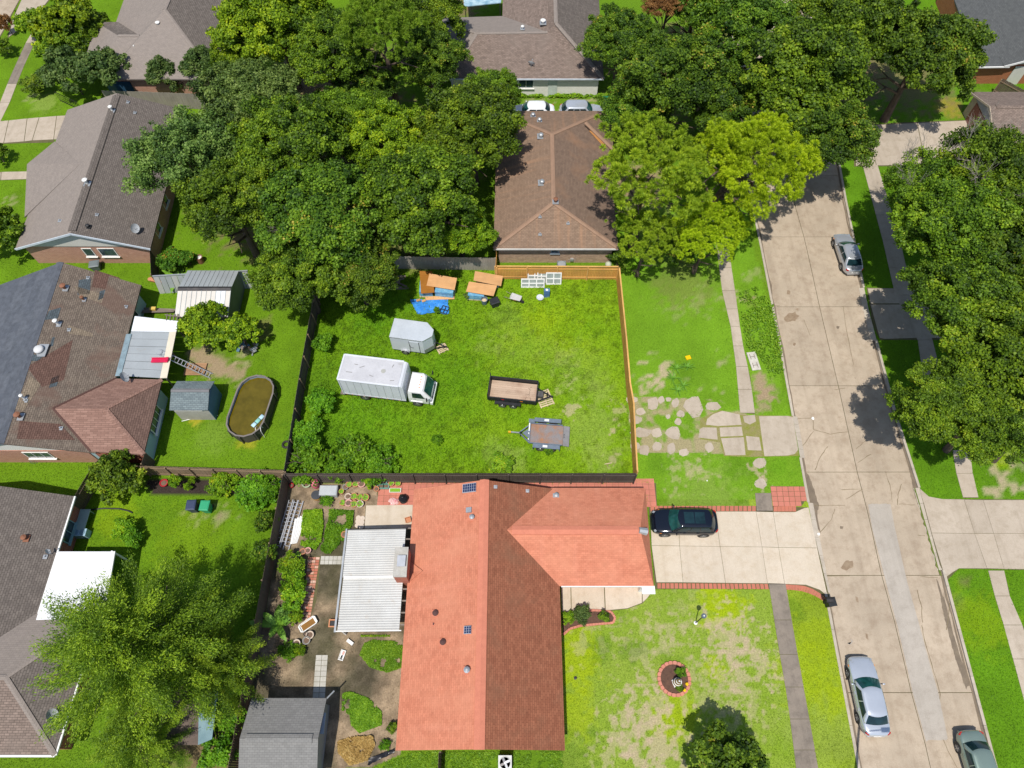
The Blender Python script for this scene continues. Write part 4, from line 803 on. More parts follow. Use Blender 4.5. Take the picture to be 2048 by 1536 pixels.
MB().bar(Vector(mid(TR, BR, .2))+Vector((-.25, 0, .06)), Vector(BR)+Vector((-.25, 0, .06)), .55, .05).build('edge_trim', mat('cream_trim', (.66, .60, .48), (.6, .54, .42), .7, 2, 14, .1), MP, at_world=True)
for t in (.05, .5, .95): q = mid(TR, BR, t); MB().box((q[0]-.3, q[1], 1.05), (.1, .1, 2.1)).build('post', old_wood, MP, at_world=True)
for k in range(4): a = at3(335+k*7, 628, 2.3); b = at3(333+k*7, 641, 2.3); MB().bar(a, b, .06, .1).build('rafter', old_wood, MP, at_world=True)
MB().bar(at3(330, 630, 2.34), at3(362, 634, 2.34), .06, .1).build('rafter', old_wood, MP, at_world=True)
MB().bar(at3(258, 668, 2.5), at3(236, 752, 2.5), .45, .03).build('flashing_strip', mat('torn_blue_flashing', (.24, .33, .37), (.18, .24, .27), .6, 3, 20, .3), MP, at_world=True)
EXCL.append([TL[:2], TR[:2], BR[:2], BL[:2]])

# ---- gray house, lower left, with white patio cover
SW = thing('gray_house', 'gray shingled house at lower left behind the feathery tree', 'house', (-36, 9))
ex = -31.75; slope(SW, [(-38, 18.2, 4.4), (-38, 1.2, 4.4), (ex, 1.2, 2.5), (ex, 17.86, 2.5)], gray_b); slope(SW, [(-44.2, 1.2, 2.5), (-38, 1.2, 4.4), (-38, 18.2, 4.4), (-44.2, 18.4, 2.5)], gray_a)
wz = 3.75; rA, rB = (-37, 5.5, wz), (at(10, 1359, wz)[0], 5.5, wz)
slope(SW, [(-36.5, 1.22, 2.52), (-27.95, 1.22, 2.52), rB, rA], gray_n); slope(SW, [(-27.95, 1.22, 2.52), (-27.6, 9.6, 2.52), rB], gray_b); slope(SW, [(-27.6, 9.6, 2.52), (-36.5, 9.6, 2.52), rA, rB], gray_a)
for p, q in ((rB, (-27.95, 1.22, 2.52)), (rB, (-27.6, 9.6, 2.52)), (rA, rB)): cap(SW, Vector(p)+Vector((0, 0, .02)), Vector(q)+Vector((0, 0, .02)), gray_a, .32, .04)
wall(SW, [(-43.8, 1.6), (-28.4, 1.6), (-28.1, 9.2), (-32.2, 9.2), (-32.2, 17.5), (-43.8, 17.5)], 2.42, brick_red)
gutter(SW, (ex+.05, 9.6, 2.44), (ex+.05, 17.86, 2.44)); gutter(SW, (-27.9, 1.2, 2.46), (-27.57, 9.5, 2.46)); gutter(SW, (-36.5, 1.16, 2.46), (-27.95, 1.16, 2.46))
gable(SW, (-43.8, 17.6, 2.42), (-32.2, 17.6, 2.42), (-38, 17.6, 4.25), cream_paint)
window(SW, (-32.15, 15.6, 1.4), 1.6, 1.2, 0, mat('teal_frame', (.28, .45, .48)), cols=2); window(SW, (-32.15, 12.6, 1.2), 1.0, 2.0, 0, mat('teal_frame', ()))
fsw = lambda x, y: 4.4-(x+38)*.304
pipe_vent(SW, on_roof(52, 1077, fsw), .1, .25, mat('rusty_metal', ()), True, fm=mat('rusty_metal', ())); pipe_vent(SW, on_roof(91, 1114, fsw), .06, .2); dish(SW, on_roof(104, 1108, fsw), .4, .2)
dish(SW, (at(108, 1432, 2.8)[0], at(108, 1432, 2.8)[1], 2.55), .1, .42)
WP = thing('white_patio_cover', 'flat bright white patio cover against the gray house, lower left', 'patio cover', (-29, 11))
q = [at3(115, 1103, 2.65), at3(229, 1103, 2.6), at3(206, 1238, 2.6), at3(72, 1240, 2.65)]; slope(WP, q, mat('bright_white_roof', (.76, .76, .78), (.70, .70, .72), .45, 1, 14, .06), .1, 'roof_sheet')
MB().bar(q[1], q[2], .14, .12).build('gutter', white_paint, WP, at_world=True)
for p in (q[1], q[2]): MB().box((p[0]-.2, p[1], 1.3), (.12, .12, 2.6)).build('post', white_paint, WP, at_world=True)
LS = thing('lean_to_shed', 'low brown and blue green shed roof half hidden under the feathery tree', 'shed', (-20, 4.5))
a, b, c, d = at3(335, 1400, 2.2), at3(398, 1400, 2.2), at3(396, 1490, 2.2), at3(330, 1490, 2.2); slope(LS, [a, b, c, d], mat('brown_roll_roof', (.16, .12, .10), (.12, .09, .075), .9, 1.5, 14, .2), .1)
a2, b2 = at3(437, 1374, 1.9), at3(424, 1478, 1.9); slope(LS, [(b[0], b[1], 2.2), a2, b2, (c[0], c[1], 2.2)], mat('blue_green_sheet', (.22, .33, .36), (.17, .27, .30), .5, 1.5, 14, .12), .05)
wall(LS, [(a[0]+.1, c[1]+.15), (b[0]+.5, c[1]+.15), (b[0]+.5, a[1]-.15), (a[0]+.1, a[1]-.15)], 1.85, old_wood)

# ---- long white brick house, top centre
NH = thing('white_brick_house', 'white painted brick house with pinkish gray roof at top centre', 'house', (0, 70))
SE, SWc, NWc = (9.5, 63.3, 2.5), (-6.6, 63.3, 2.5), (-8.7, 73.3, 2.5); rW, rE, apx = at3(953, 66, 4.1), at3(1095, 64, 4.1), at3(1112, 46, 4.9)
NEi = at3(1005, 32, 2.5); NEe = (10.2, 95, 2.5); rN = (apx[0]+.3, 95, 4.9)
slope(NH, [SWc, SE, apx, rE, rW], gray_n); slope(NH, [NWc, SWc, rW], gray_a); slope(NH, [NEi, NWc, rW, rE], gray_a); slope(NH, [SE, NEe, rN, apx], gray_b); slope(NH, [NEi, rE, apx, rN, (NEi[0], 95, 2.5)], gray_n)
for p, q in ((rW, SWc), (rW, NWc), (rW, rE), (apx, SE), (apx, rN)): cap(NH, Vector(p)+Vector((0, 0, .02)), Vector(q)+Vector((0, 0, .02)), gray_a, .4, .05)
wall(NH, [(-6.1, 63.7), (9.05, 63.7), (9.7, 94), (NEi[0]+.4, 94), (NEi[0]+.4, 72.9), (-8.2, 72.9)], 2.42, brick_white)
gutter(NH, (-6.6, 63.27, 2.44), (9.5, 63.27, 2.44), mat('pale_blue_trim', ()))
window(NH, (at(1052, 168, 1.5)[0], 63.68, 1.6), 1.6, 1.1, -math.pi/2, cols=2); MB().box((at(1105, 180, 1)[0], 63.66, 1.05), (.95, .08, 2.1)).build('door', mat('pale_green_door', (.56, .62, .58)), NH, at_world=True)
fns = lambda x, y: 2.5+(y-63.3)*.2
pipe_vent(NH, on_roof(1071, 73, fns), .14, .25, galv, True); pipe_vent(NH, on_roof(1101, 88, fns), .12, .06, white_paint); pipe_vent(NH, on_roof(1045, 58, lambda x, y: 4.0), .09, .25, white_paint, True); pipe_vent(NH, on_roof(1086, 46, lambda x, y: 4.2), .14, .25, white_paint, True); dish(NH, on_roof(1062, 137, fns), 1.2, .4)
CP = thing('blue_carport', 'pale blue sheet roof over a dark carport at the top edge', 'carport', (-2, 76))
slope(CP, [at3(928, 13, 2.6), at3(1002, 5, 2.6), at3(1005, -25, 2.6), at3(926, -25, 2.6)], mat('peeling_blue_roof', (.42, .56, .62), (.16, .30, .40), .7, 1.6, 14, .2), .08, 'roof_sheet')
for a in (930, 1000): p = at(a, 10, 2.5); MB().box((p[0], p[1]+.3, 1.25), (.1, .1, 2.5)).build('post', dark_metal, CP, at_world=True)

# ---- far upper left house
FH = thing('far_taupe_house', 'taupe hipped roof house at the top left edge beyond the wooden fence', 'house', (-42, 75))
apx = at3(329, 19, 5.0); rN = (apx[0]+.8, 95, 5.0); S0, S1 = at3(205, 158, 2.5), at3(432, 158, 2.5); val = at3(279, 71, 3.7); wr = at3(236, 71, 3.7); wn, ws = at3(192, 44, 2.5), at3(172, 112, 2.5)
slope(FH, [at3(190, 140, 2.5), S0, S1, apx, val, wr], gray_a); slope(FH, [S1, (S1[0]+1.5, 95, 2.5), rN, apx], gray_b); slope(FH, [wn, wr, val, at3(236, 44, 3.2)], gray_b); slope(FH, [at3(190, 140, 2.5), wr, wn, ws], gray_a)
slope(FH, [apx, rN, (at3(249, 0, 2.5)[0]-1, 95, 2.5), at3(232, 44, 2.5), val], gray_a)
for p, q in ((apx, S1), (apx, rN), (wr, val)): cap(FH, Vector(p)+Vector((0, 0, .02)), Vector(q)+Vector((0, 0, .02)), gray_a, .4, .05)
wall(FH, [(S0[0]+.6, S0[1]+.5), (S1[0]-.5, S1[1]+.5), (S1[0], 90), (S0[0]+4, 90)], 2.42, brick_pink)
pipe_vent(FH, on_roof(318, 52, lambda x, y: 4.2), .12, .35, white_paint, True); pipe_vent(FH, on_roof(269, 95, lambda x, y: 3.5), .07, .25, white_paint)
MB().box((at(245, 170, 1)[0], S0[1]+.42, 1.1), (2.6, .1, 1.5)).build('patio_door', mat('dark_blue_glass', (.02, .06, .11), (.03, .08, .14), .1), FH, at_world=True)

# ---- charcoal roofed house and garage, upper right
EH = thing('charcoal_house', 'orange brick house with charcoal roof at the upper right corner', 'house', (54, 72))
a0, a1 = at3(1958, 133, 2.5), at3(2010, 132, 2.5); rg0 = at3(2115, 75, 4.6); nw_ = at3(1938, 0, 2.5)
slope(EH, [a0, a1, (rg0[0], a1[1]+3, 4.4), (rg0[0]+2, 85, 4.4), (nw_[0]-1, 85, 2.5)], slate_roof)
slope(EH, [(a1[0]-.1, a1[1]-.05, 2.53), (rg0[0]+1, a1[1]-.05, 4.6), (rg0[0]+1, 80, 4.6), (a1[0]-.1, 78, 2.53)], slate_roof); slope(EH, [(rg0[0]+1, a1[1]-.05, 4.6), (rg0[0]+7, a1[1]-.05, 2.5), (rg0[0]+7, 80, 2.5), (rg0[0]+1, 80, 4.6)], slate_roof)
wall(EH, [(a0[0]+.4, a0[1]+.5), (70, a0[1]+.5), (70, 80), (a0[0]+1.0, 80)], 2.42, brick_orange); gable(EH, (rg0[0]+6.5, a1[1]+.4, 2.42), (a1[0]+.4, a1[1]+.4, 2.42), (rg0[0]+1, a1[1]+.4, 4.4), cream_paint)
MB().bar((a1[0]-.1, a1[1]-.1, 2.48), (rg0[0]+1, a1[1]-.1, 4.55), .06, .2).build('barge_board', white_paint, EH, at_world=True); gutter(EH, (a0[0], a0[1]-.05, 2.42), (a1[0]+.5, a1[1]-.05, 2.42))
MB().box((at(2030, 150, 1)[0], a0[1]+.42, 1.1), (1.4, .08, 2.2)).build('door', cream_paint, EH, at_world=True)
GA = thing('small_garage', 'garage with blue gray gable and maroon door at the right edge', 'garage', (52, 59))
f0, f1, fa = at3(1951, 183, 2.4), at3(1990, 275, 2.4), at3(1988, 213, 3.6)
gx0, gy0, gy1 = 46.9, 53.8, 61.4; gym = (gy0+gy1)/2
slope(GA, [(gx0, gy1, 2.4), (gx0, gym, 3.75), (62, gym, 3.75), (62, gy1, 2.4)], gray_n); slope(GA, [(gx0, gym, 3.75), (gx0, gy0, 2.4), (62, gy0, 2.4), (62, gym, 3.75)], gray_n); cap(GA, (gx0+.6, gym, 3.78), (62, gym, 3.78), gray_n, .5, .08)
wall(GA, [(gx0+.45, gy0+.3), (62, gy0+.3), (62, gy1-.3), (gx0+.45, gy1-.3)], 2.32, mat('tan_siding', (.50, .42, .32))); gable(GA, (gx0+.5, gy0+.3, 2.3), (gx0+.5, gy1-.3, 2.3), (gx0+.5, gym, 3.6), blue_gray_siding, -.15)
MB().box((gx0+.42, gym+.2, 1.05), (.06, 4.6, 2.1)).build('garage_door', maroon_paint, GA, at_world=True)
for s_ in (gy0, gy1): MB().bar((gx0-.03, s_, 2.33), (gx0-.03, gym, 3.68), .06, .18).build('barge_board', mat('tan_siding', ()), GA, at_world=True)

# ---- metal shed and small garden shed, left yard
MS = thing('metal_shed', 'ribbed metal gable shed with beige and gray panels in left yard', 'shed', (-26, 36))
e0, e1, g0, g1, t0, t1 = at3(346, 634, 2.1), at3(449, 640, 2.1), at3(356, 577, 2.75), at3(461, 582, 2.75), at3(381, 541, 2.1), at3(468, 541, 2.1)
e1 = (g1[0]-.0, e0[1], 2.1); t1 = (g1[0], t0[1], 2.1); e0 = (g0[0], e0[1], 2.1); t0 = (g0[0], t0[1], 2.1); g1 = (g1[0], g0[1], 2.75)
def vstrips(h, A, B_, D, C_, n, m):
    for i in range(n):
        P = [mid(A, B_, (i+.03)/n), mid(A, B_, (i+.97)/n), mid(D, C_, (i+.97)/n), mid(D, C_, (i+.03)/n)]
        mm = m if not isinstance(m, list) else m[i % len(m)]
        MB().slab3(P, .04).build('roof_panel', mm, h, at_world=True)
        p, q = mid(A, B_, (i+.97)/n), mid(D, C_, (i+.97)/n); MB().bar(Vector(p)+Vector((0, 0, .015)), Vector(q)+Vector((0, 0, .015)), .04, .05).build('seam', gray_metal, h, at_world=True)
vstrips(MS, e0, e1, g0, g1, 11, [beige_metal]*8+[wp]*2+[beige_metal]); vstrips(MS, g0, g1, t0, t1, 11, gray_metal)
cap(MS, (g0[0], g0[1], 2.8), (g1[0], g1[1], 2.8), dark_metal, .42, .09)
wall(MS, [(e0[0]+.1, e0[1]+.1), (e1[0]-.1, e1[1]+.1), (t1[0]-.1, t1[1]-.1), (t0[0]+.1, t0[1]-.1)], 2.05, mat('dark_green_metal', (.14, .17, .15), (.11, .135, .12), .6, 1, 14, .1)); gable(MS, (e1[0]-.1, e1[1]+.1, 2.05), (t1[0]-.1, t1[1]-.1, 2.05), (g1[0]-.1, g1[1], 2.68), mat('dark_green_metal', ()), -.05)
GS = thing('small_garden_shed', 'small blue gray shingled garden shed beside the oval pool', 'shed', (-25, 26))
x0, x1 = -26.75, -23.75; ym = 26.6; y0, y1 = 25.1, 27.7
slope(GS, [(x0, y0, 2.0), (x1, y0, 2.0), (x1, ym, 2.5), (x0, ym, 2.5)], bluegray_shingle, .06); slope(GS, [(x0, ym, 2.5), (x1, ym, 2.5), (x1, y1, 2.0), (x0, y1, 2.0)], bluegray_shingle, .06); cap(GS, (x0, ym, 2.52), (x1, ym, 2.52), mat('gray_ridge', (.18, .18, .185)), .3, .06)
wall(GS, [(x0+.15, y0+.15), (x1-.12, y0+.15), (x1-.12, y1-.15), (x0+.15, y1-.15)], 1.95, mat('weathered_white_plywood', (.42, .40, .37), (.34, .32, .295), .8, 1, 14, .15)); MB().box((x1-.1, (y0+y1)/2, 1.0), (.05, y1-y0-.3, 2.0)).build('end_panel', mat('slate_blue_panel', (.10, .20, .30), (.075, .15, .23), .7, 1, 14, .2), GS, at_world=True)
gable(GS, (x1-.1, y0+.15, 1.95), (x1-.1, y1-.15, 1.95), (x1-.1, ym, 2.45), mat('slate_blue_panel', ()), -.03); MB().box((lerp(x0, x1, .45), y0+.08, 1.72), (2.2, .03, .04)).build('hose_hook_rail', white_paint, GS, at_world=True)
# ---------------------------------------------------------------- fences
def fence(name, label, pts, h, pm, rm, rail_side=1, spacing=2.4, cap_board=False, picket=.14, lean=0.0, gap=.012, rails=2, post_m=None):
    """board fence along pts (site metres); posts and rails on rail_side (+1 = left of the run)"""
    root = thing(name, label, 'fence', (*pts[0], 0))
    pk = MB(); r = random.Random(len(label)); posts = []
    for a, b in zip(pts[:-1], pts[1:]):
        d = Vector((b[0]-a[0], b[1]-a[1], 0)); L_ = d.length; d.normalize(); nrm = Vector((-d.y, d.x, 0))*rail_side; ang = math.atan2(d.y, d.x)
        n = max(1, int(L_/picket))
        for i in range(n):
            c = Vector((*a, 0))+d*(L_*(i+.5)/n)+nrm*r.uniform(-.006, .006); hh = h+r.uniform(-.025, .025)
            pk.box((c.x, c.y, hh/2+.03), (L_/n-gap, .018, hh), ang)
        m = max(1, round(L_/spacing))
        for i in range(m+1):
            c = Vector((*a, 0))+d*(L_*i/m)+nrm*.075
            if not any((c-p).length < .25 for p in posts):
                posts.append(c); MB().box((c.x, c.y, (h-.05)/2), (.09, .09, h-.05), ang).build('post', post_m or rm, root, at_world=True)
            if i < m:
                for k in range(rails):
                    z = h*(.2+.62*k/(rails-1)); p = c+d*.05; q = c+d*(L_/m-.05); o = nrm*-.045
                    MB().bar((p.x+o.x, p.y+o.y, z), (q.x+o.x, q.y+o.y, z), .04, .09).build('rail', rm, root, at_world=True)
                if cap_board: MB().bar((c.x-nrm.x*.05, c.y-nrm.y*.05, h+.07), (c.x+d.x*L_/m-nrm.x*.05, c.y+d.y*L_/m-nrm.y*.05, h+.07), .12, .04).build('cap_board', rm, root, at_world=True)
    pk.build('pickets', pm, root, at_world=True, kind='stuff'); return root
cn = [(-1.35, 39.35), (9.38, 39.3)]
fence('cedar_fence', 'new orange cedar fence with cap board across the north side of the lot', cn, 1.85, cedar, cedar_rail, -1, cap_board=True)
fence('cedar_fence', 'new orange cedar fence running beside the street side of the lot', [(9.4, 39.25), (9.45, 32), (9.42, 27.6), (9.55, 25.8), (9.46, 23.6), (9.35, 20.1)], 1.85, cedar, cedar_rail, 1, cap_board=True)
fence('cedar_fence', 'short cedar fence piece between the brown house and the lot', [(-1.42, 39.4), (-1.35, 41.2)], 1.85, cedar, cedar_rail, 1)
fence('board_fence', 'dark weathered board fence between the lot and the red house', [(-17.0, 19.85), (9.3, 19.85)], 1.9, fence_dark, fence_rail, -1)
fence('board_fence', 'dark weathered fence along the left side of the vacant lot', [(-17.05, 20.0), (-17.1, 28), (-17.0, 36.5), (-17.1, 41)], 1.9, fence_dark, fence_rail, -1, post_m=fence_tan)
fence('board_fence', 'gray weathered fence behind the plywood stacks', [(-11.2, 40.55), (-1.5, 40.35)], 1.75, fence_gray, fence_gray, 1)
fence('board_fence', 'long brown fence along the left side of the red house garden', [(-17.1, 19.8), (-17.3, 12), (-17.4, 4), (-17.5, -1.5)], 1.85, fence_brown, fence_tan, -1)
fence('board_fence', 'brown fence with tan rails above the mulch bed', [(-31.5, 20.6), (-17.15, 20.15)], 1.8, fence_tan, fence_tan, -1, spacing=1.9)
fence('board_fence', 'short dark fence between the gray house and the mulch bed', [(-31.55, 20.5), (-32.3, 17.6)], 1.8, fence_brown, fence_brown, 1)
fence('board_fence', 'short brown gate fence at the corner of the patched house', [(-31.4, 20.7), (-30.7, 22.0)], 1.8, fence_brown, fence_tan, 1)
fence('board_fence', 'short gate fence between patched house and lower fence', [(-27.9, 20.7), (-27.85, 21.6)], 1.8, fence_brown, fence_tan, 1)
fence('board_fence', 'brown fence stub between the taupe house and the metal fence', [(-32.4, 41.4), (-31.6, 38.6)], 1.8, fence_brown, fence_tan, -1)
fence('board_fence', 'weathered fence behind the taupe house at upper left', [(-42.5, 62.2), (-38, 62.0), (-28, 61.4)], 1.9, fence_gray, fence_brown, 1)
fence('board_fence', 'dark fence piece at the bottom edge below the red roof', [(-4.55, 1.4), (-4.55, -1.2)], 1.8, fence_brown, fence_brown, 1)
fence('board_fence', 'dark fence panel in front of the orange brick house, upper right', [(51.5, 64.2), (53.3, 62.2), (58, 62.3)], 1.8, fence_brown, fence_tan, -1)
MF = thing('metal_fence', 'leaning ribbed sheet metal fence behind the banana plant, left yard', 'fence', (-31, 38))
for k in range(16):
    a, b = mid((-31.4, 38.3, 0), (-23.2, 38.9, 0), k/16), mid((-31.4, 38.3, 0), (-23.2, 38.9, 0), (k+1)/16); lean_ = .55
    MB().rings([[(a[0]+.02, a[1]-lean_, 0), (b[0]-.02, b[1]-lean_, 0), (b[0]-.02, b[1], 1.75), (a[0]+.02, a[1], 1.75)], [(a[0]+.02, a[1]-lean_+.04, 0), (b[0]-.02, b[1]-lean_+.04, 0), (b[0]-.02, b[1]+.04, 1.75), (a[0]+.02, a[1]+.04, 1.75)]]).build('metal_panel', gray_metal if k % 3 else mat('pale_metal_panel', (.46, .47, .45), (.40, .41, .395), .5, 1, 14, .1, metal=.2), MF, at_world=True)
MB().bar((-31.4, 38.32, 1.8), (-23.2, 38.92, 1.8), .12, .06).build('top_rail', galv, MF, at_world=True)
IF = thing('iron_fence', 'black iron picket fence beside the taupe house lawn', 'fence', (-43, 58))
p0, p1 = at(122, 203), at(138, 224)
for k in range(12): x, y = lerp(p0[0], p1[0]+1.5, k/11), lerp(p0[1], p1[1], k/11); MB().box((x, y, .65), (.03, .03, 1.3)).build('picket', dark_metal, IF, at_world=True)
for z in (.2, 1.2): MB().bar((*p0, z), (p1[0]+1.5, p1[1], z), .03, .04).build('rail', dark_metal, IF, at_world=True)

# ---------------------------------------------------------------- cars (built facing +x)
def wheel(root, x, y, r, w=.22, name='wheel'):
    s = 1 if y > 0 else -1
    prof = [(r*.62, -w/2), (r*.96, -w/2), (r, -w*.3), (r, w*.3), (r*.96, w/2), (r*.62, w/2)]
    rg = [[(x+q*math.cos(2*math.pi*i/18), y+z*s, r+q*math.sin(2*math.pi*i/18)) for i in range(18)] for q, z in prof]
    o = MB().rings(rg).build(name, rubber, root, smooth=False)
    m = MB(); m.rings([[(x+q*math.cos(2*math.pi*i/18), y+s*(w/2+dz_), r+q*math.sin(2*math.pi*i/18)) for i in range(18)] for q, dz_ in ((r*.64, -.02), (r*.6, .008), (r*.5, -.015), (r*.18, .004))])
    for k in range(5):
        a = 2*math.pi*k/5; m.box((x+r*.36*math.cos(a), y+s*(w/2), r+r*.36*math.sin(a)), (r*.5, .03, r*.16), 0, 0, -a)
    m.build('rim', rim_metal, o); return o
def car(name, label, paint, loc, rz, L=4.7, W=1.8, H=1.45, hood=.93, deck=1.0, belt=.93, ws=(.95, .25), rw=(-1.75, -1.15), roof_w=.62, wheels=(1.40, -1.32), wr=.33, suv=False, group=None, cat='car', sunroof=False, wide_tail=True):
    root = thing(name, label, cat, (*loc, RZ if len(loc) == 2 else loc[2]) if len(loc) == 2 else loc, rz, group)
    h2, w2 = L/2, W/2
    st = [(h2, .50, .38, hood*.62), (h2-.05, .70, .30, hood*.70), (h2-.18, .84, .24, hood*.78), (h2-.5, .95, .22, hood*.87), (h2-.95, .99, .21, hood*.945), (ws[0]+.1, 1, .21, hood), (ws[0]-.5, 1, .21, belt+.02), (0, 1, .21, belt+.03), (rw[0]+.6, 1, .21, belt+.04), (rw[0]-.02, .99, .22, deck), (-h2+.40, .95, .24, deck-.01), (-h2+.15, .83, .28, deck-.05), (-h2+.04, .66, .34, deck-.14), (-h2, .48, .42, deck-.26)]
    rg = []
    for x, wf, zb, zt in st:
        hw = w2*wf; hh = zt-zb; side = [(hw*.93, zb), (hw, zb+hh*.28), (hw*1.0, zb+hh*.62), (hw*.97, zb+hh*.86), (hw*.90, zt-.015), (hw*.62, zt+.012), (hw*.3, zt+.022)]
        pts = [(x, y, z) for y, z in side]+[(x, 0, zt+.026)]+[(x, -y, z) for y, z in side[::-1]]; rg.append(pts)
    m = MB().rings(rg, cap=True); m.build('body', paint, root, smooth=True, sub=1)
    # cabin
    xf, xr = ws[0], rw[0]; xF, xR = ws[1], rw[1]; wb, wt = w2*.90, w2*roof_w/.72*.8
    zb, zt = belt-.02, H-.05; bf, bb = .18, (.20 if suv else .16)
    def S(sd, s, t, off=0.0):
        hw = lerp(wb, wt, t)+.035*math.sin(math.pi*t); z = lerp(zb, zt, t); f = lerp(xf, xF, t)+.02*math.sin(math.pi*t); b = lerp(xr, xR, t)-.02*math.sin(math.pi*t)
        if sd == 'f': return (f+bf*(1-s*s)+off*.7, s*hw, z+off*.7)
        if sd == 'b': return (b-bb*(1-s*s)-off*.7, -s*hw, z+off*.7)
        x = lerp(f, b, (s+1)/2)
        return (x, (hw+.03*(1-s*s)+off)*(-1 if sd == 'r' else 1), z+off*.3)
    def ring(t):
        P = [S('f', s, t) for s in np.linspace(-1, 1, 9)[:-1]]; P += [S('l', s, t) for s in np.linspace(-1, 1, 11)[:-1]]; P += [S('b', s, t) for s in np.linspace(-1, 1, 9)[:-1]]; P += [S('r', s, t) for s in np.linspace(1, -1, 11)[:-1]]; return P
    rgs = [ring(t) for t in (0, .3, .6, .85, 1.0)]; top = rgs[-1]; cxm = sum(p[0] for p in top)/len(top)
    for k, dzz in ((.93, .025), (.7, .045), (.35, .055)): rgs.append([(cxm+(p[0]-cxm)*k, p[1]*k, zt+dzz) for p in top])
    MB().rings(rgs).build('cabin', paint, root, smooth=True)
    def pane(nm, sd, s0, s1, t0, t1, m_, off=.012):
        nu, nv = 6, 3; P = [S(sd, lerp(s0, s1, i/nu), lerp(t0, t1, j/nv), off) for j in range(nv+1) for i in range(nu+1)]
        F = [(j*(nu+1)+i, j*(nu+1)+i+1, (j+1)*(nu+1)+i+1, (j+1)*(nu+1)+i) for j in range(nv) for i in range(nu)]
        if sd == 'r': F = [f[::-1] for f in F]
        Q = [S(sd, lerp(s0, s1, i/nu), lerp(t0, t1, j/nv), off-.015) for j in range(nv+1) for i in range(nu+1)]; n = len(P)
        return MB().add(P+Q, F+[tuple(i+n for i in f[::-1]) for f in F]).build(nm, m_, root, smooth=True)
    pane('windshield', 'f', -.93, .93, .04, .95, wind_glass); pane('rear_window', 'b', -.88, .88, .10, .92, car_glass)
    for sd in 'lr':
        if suv: R3 = ((-.86, -.3), (-.24, .28), (.34, .86))
        else: R3 = ((-.80, -.06), (.0, .78))
        for a, b in R3: pane('side_window', sd, a, b, .14, .86, car_glass)
    if sunroof:
        for k in (0, 1): MB().box((cxm+.45-k*.78, 0, H+.008), (.72, wt*1.35, .02)).build('sunroof', car_glass, root)
    for x in wheels:
        for s in (1, -1):
            MB().rings([[(x+q*math.cos(2*math.pi*i/18), s*(w2*.9+o_), wr*1.02+q*math.sin(2*math.pi*i/18)) for i in range(18)] for q, o_ in ((wr*1.16, 0), (wr*1.16, w2*.10+.002))]).build('wheel_arch', black_plastic, root)
            wheel(root, x, s*(w2*.93-.03), wr)
    for s in (1, -1):
        MB().box((h2-.30, s*w2*.70, hood*.745), (.34, .17, .10), s*.42, 0, .3).build('headlight', clear_lens, root); MB().box((h2-.62, s*w2*.945, hood*.70), (.16, .03, .07), s*.12).build('side_marker', amber_lens, root)
        MB().box((-h2+.20, s*w2*.74, deck-.17), (.16, .25, .13), -s*.62).build('taillight', red_lens, root)
        mm = MB().rings([[(ws[0]-.30+dx+.09*math.cos(t)*k*.6, s*(w2+.12)+.11*math.sin(t)*k, belt+.10+dz_) for t in [2*math.pi*i/8 for i in range(8)]] for dx, dz_, k in ((0, -.07, .7), (0, 0, 1), (0, .06, .8))]); mm.build('mirror', paint, root, smooth=True)
        MB().bar((ws[0]-.28, s*(w2*.86), belt+.04), (ws[0]-.28, s*(w2+.06), belt+.06), .07, .04).build('mirror_arm', black_plastic, root)
        for x in (.15, -.85): MB().box((x, s*(w2+.005), belt-.1), (.18, .03, .03)).build('door_handle', paint, root)
    MB().box((-h2-.005, 0, deck-.38), (.02, .5, .14)).build('license_plate', white_paint, root); MB().box((-h2+.05, 0, .42), (.1, W*.62, .16)).build('rear_bumper', paint, root); MB().box((h2-.03, 0, .42), (.08, W*.55, .2)).build('grille', black_plastic, root)
    for k in (-.28, .25): MB().bar((ws[0]+.02, k, belt+.06), (ws[0]-.1, k+.42, belt+.1), .02, .02).build('wiper', black_plastic, root)
    EXCL.append([(loc[0]+h2*cs*math.cos(rz)-w2*sn*math.sin(rz), loc[1]+h2*cs*math.sin(rz)+w2*sn*math.cos(rz)) for cs, sn in ((1, 1), (1, -1), (-1, -1), (-1, 1))])
    return root
silver = carpaint('silver_paint', (.56, .60, .66), .45, .25); silver2 = carpaint('silver_paint_cool', (.50, .52, .55), .5, .28); sage = carpaint('sage_green_paint', (.25, .33, .28), .5, .3); navy = carpaint('blue_black_paint', (.006, .009, .018), .3, .12); car_white = carpaint('white_car_paint', (.74, .76, .78), .0, .3)
def heading(p, q, z=0.0): a, b = at(*p, z), at(*q, z); return math.atan2(b[1]-a[1], b[0]-a[0])
c = at(1369, 1043, .8); car('suv', 'glossy blue black SUV parked on the driveway by the garage', navy, (c[0], c[1], .022), math.pi-.012, 4.85, 1.92, 1.66, 1.02, 1.12, 1.02, (1.05, .42), (-2.05, -1.62), .60, (1.46, -1.38), .37, True, cat='car', sunroof=True)
hd = heading((1716, 1441), (1695, 1344)); c = at(1739, 1390, .75); car('sedan', 'silver sedan parked at the left kerb near the bottom of the street', silver, c, hd, 4.9, 1.83, 1.46, group='cars parked on the street')
c = at(1966, 1541, .75); car('sedan', 'sage green sedan cut by the bottom edge at the right kerb', sage, c, -math.pi/2+.04, 4.6, 1.76, 1.46, .92, .98, .92, (1.0, .35), (-1.6, -1.0), group='cars parked on the street')
c = at(1697, 503, .7); car('sedan', 'silver sedan parked in tree shade at upper right of the street', silver2, c, math.pi/2+.04, 4.55, 1.76, 1.45, group='cars parked on the street')
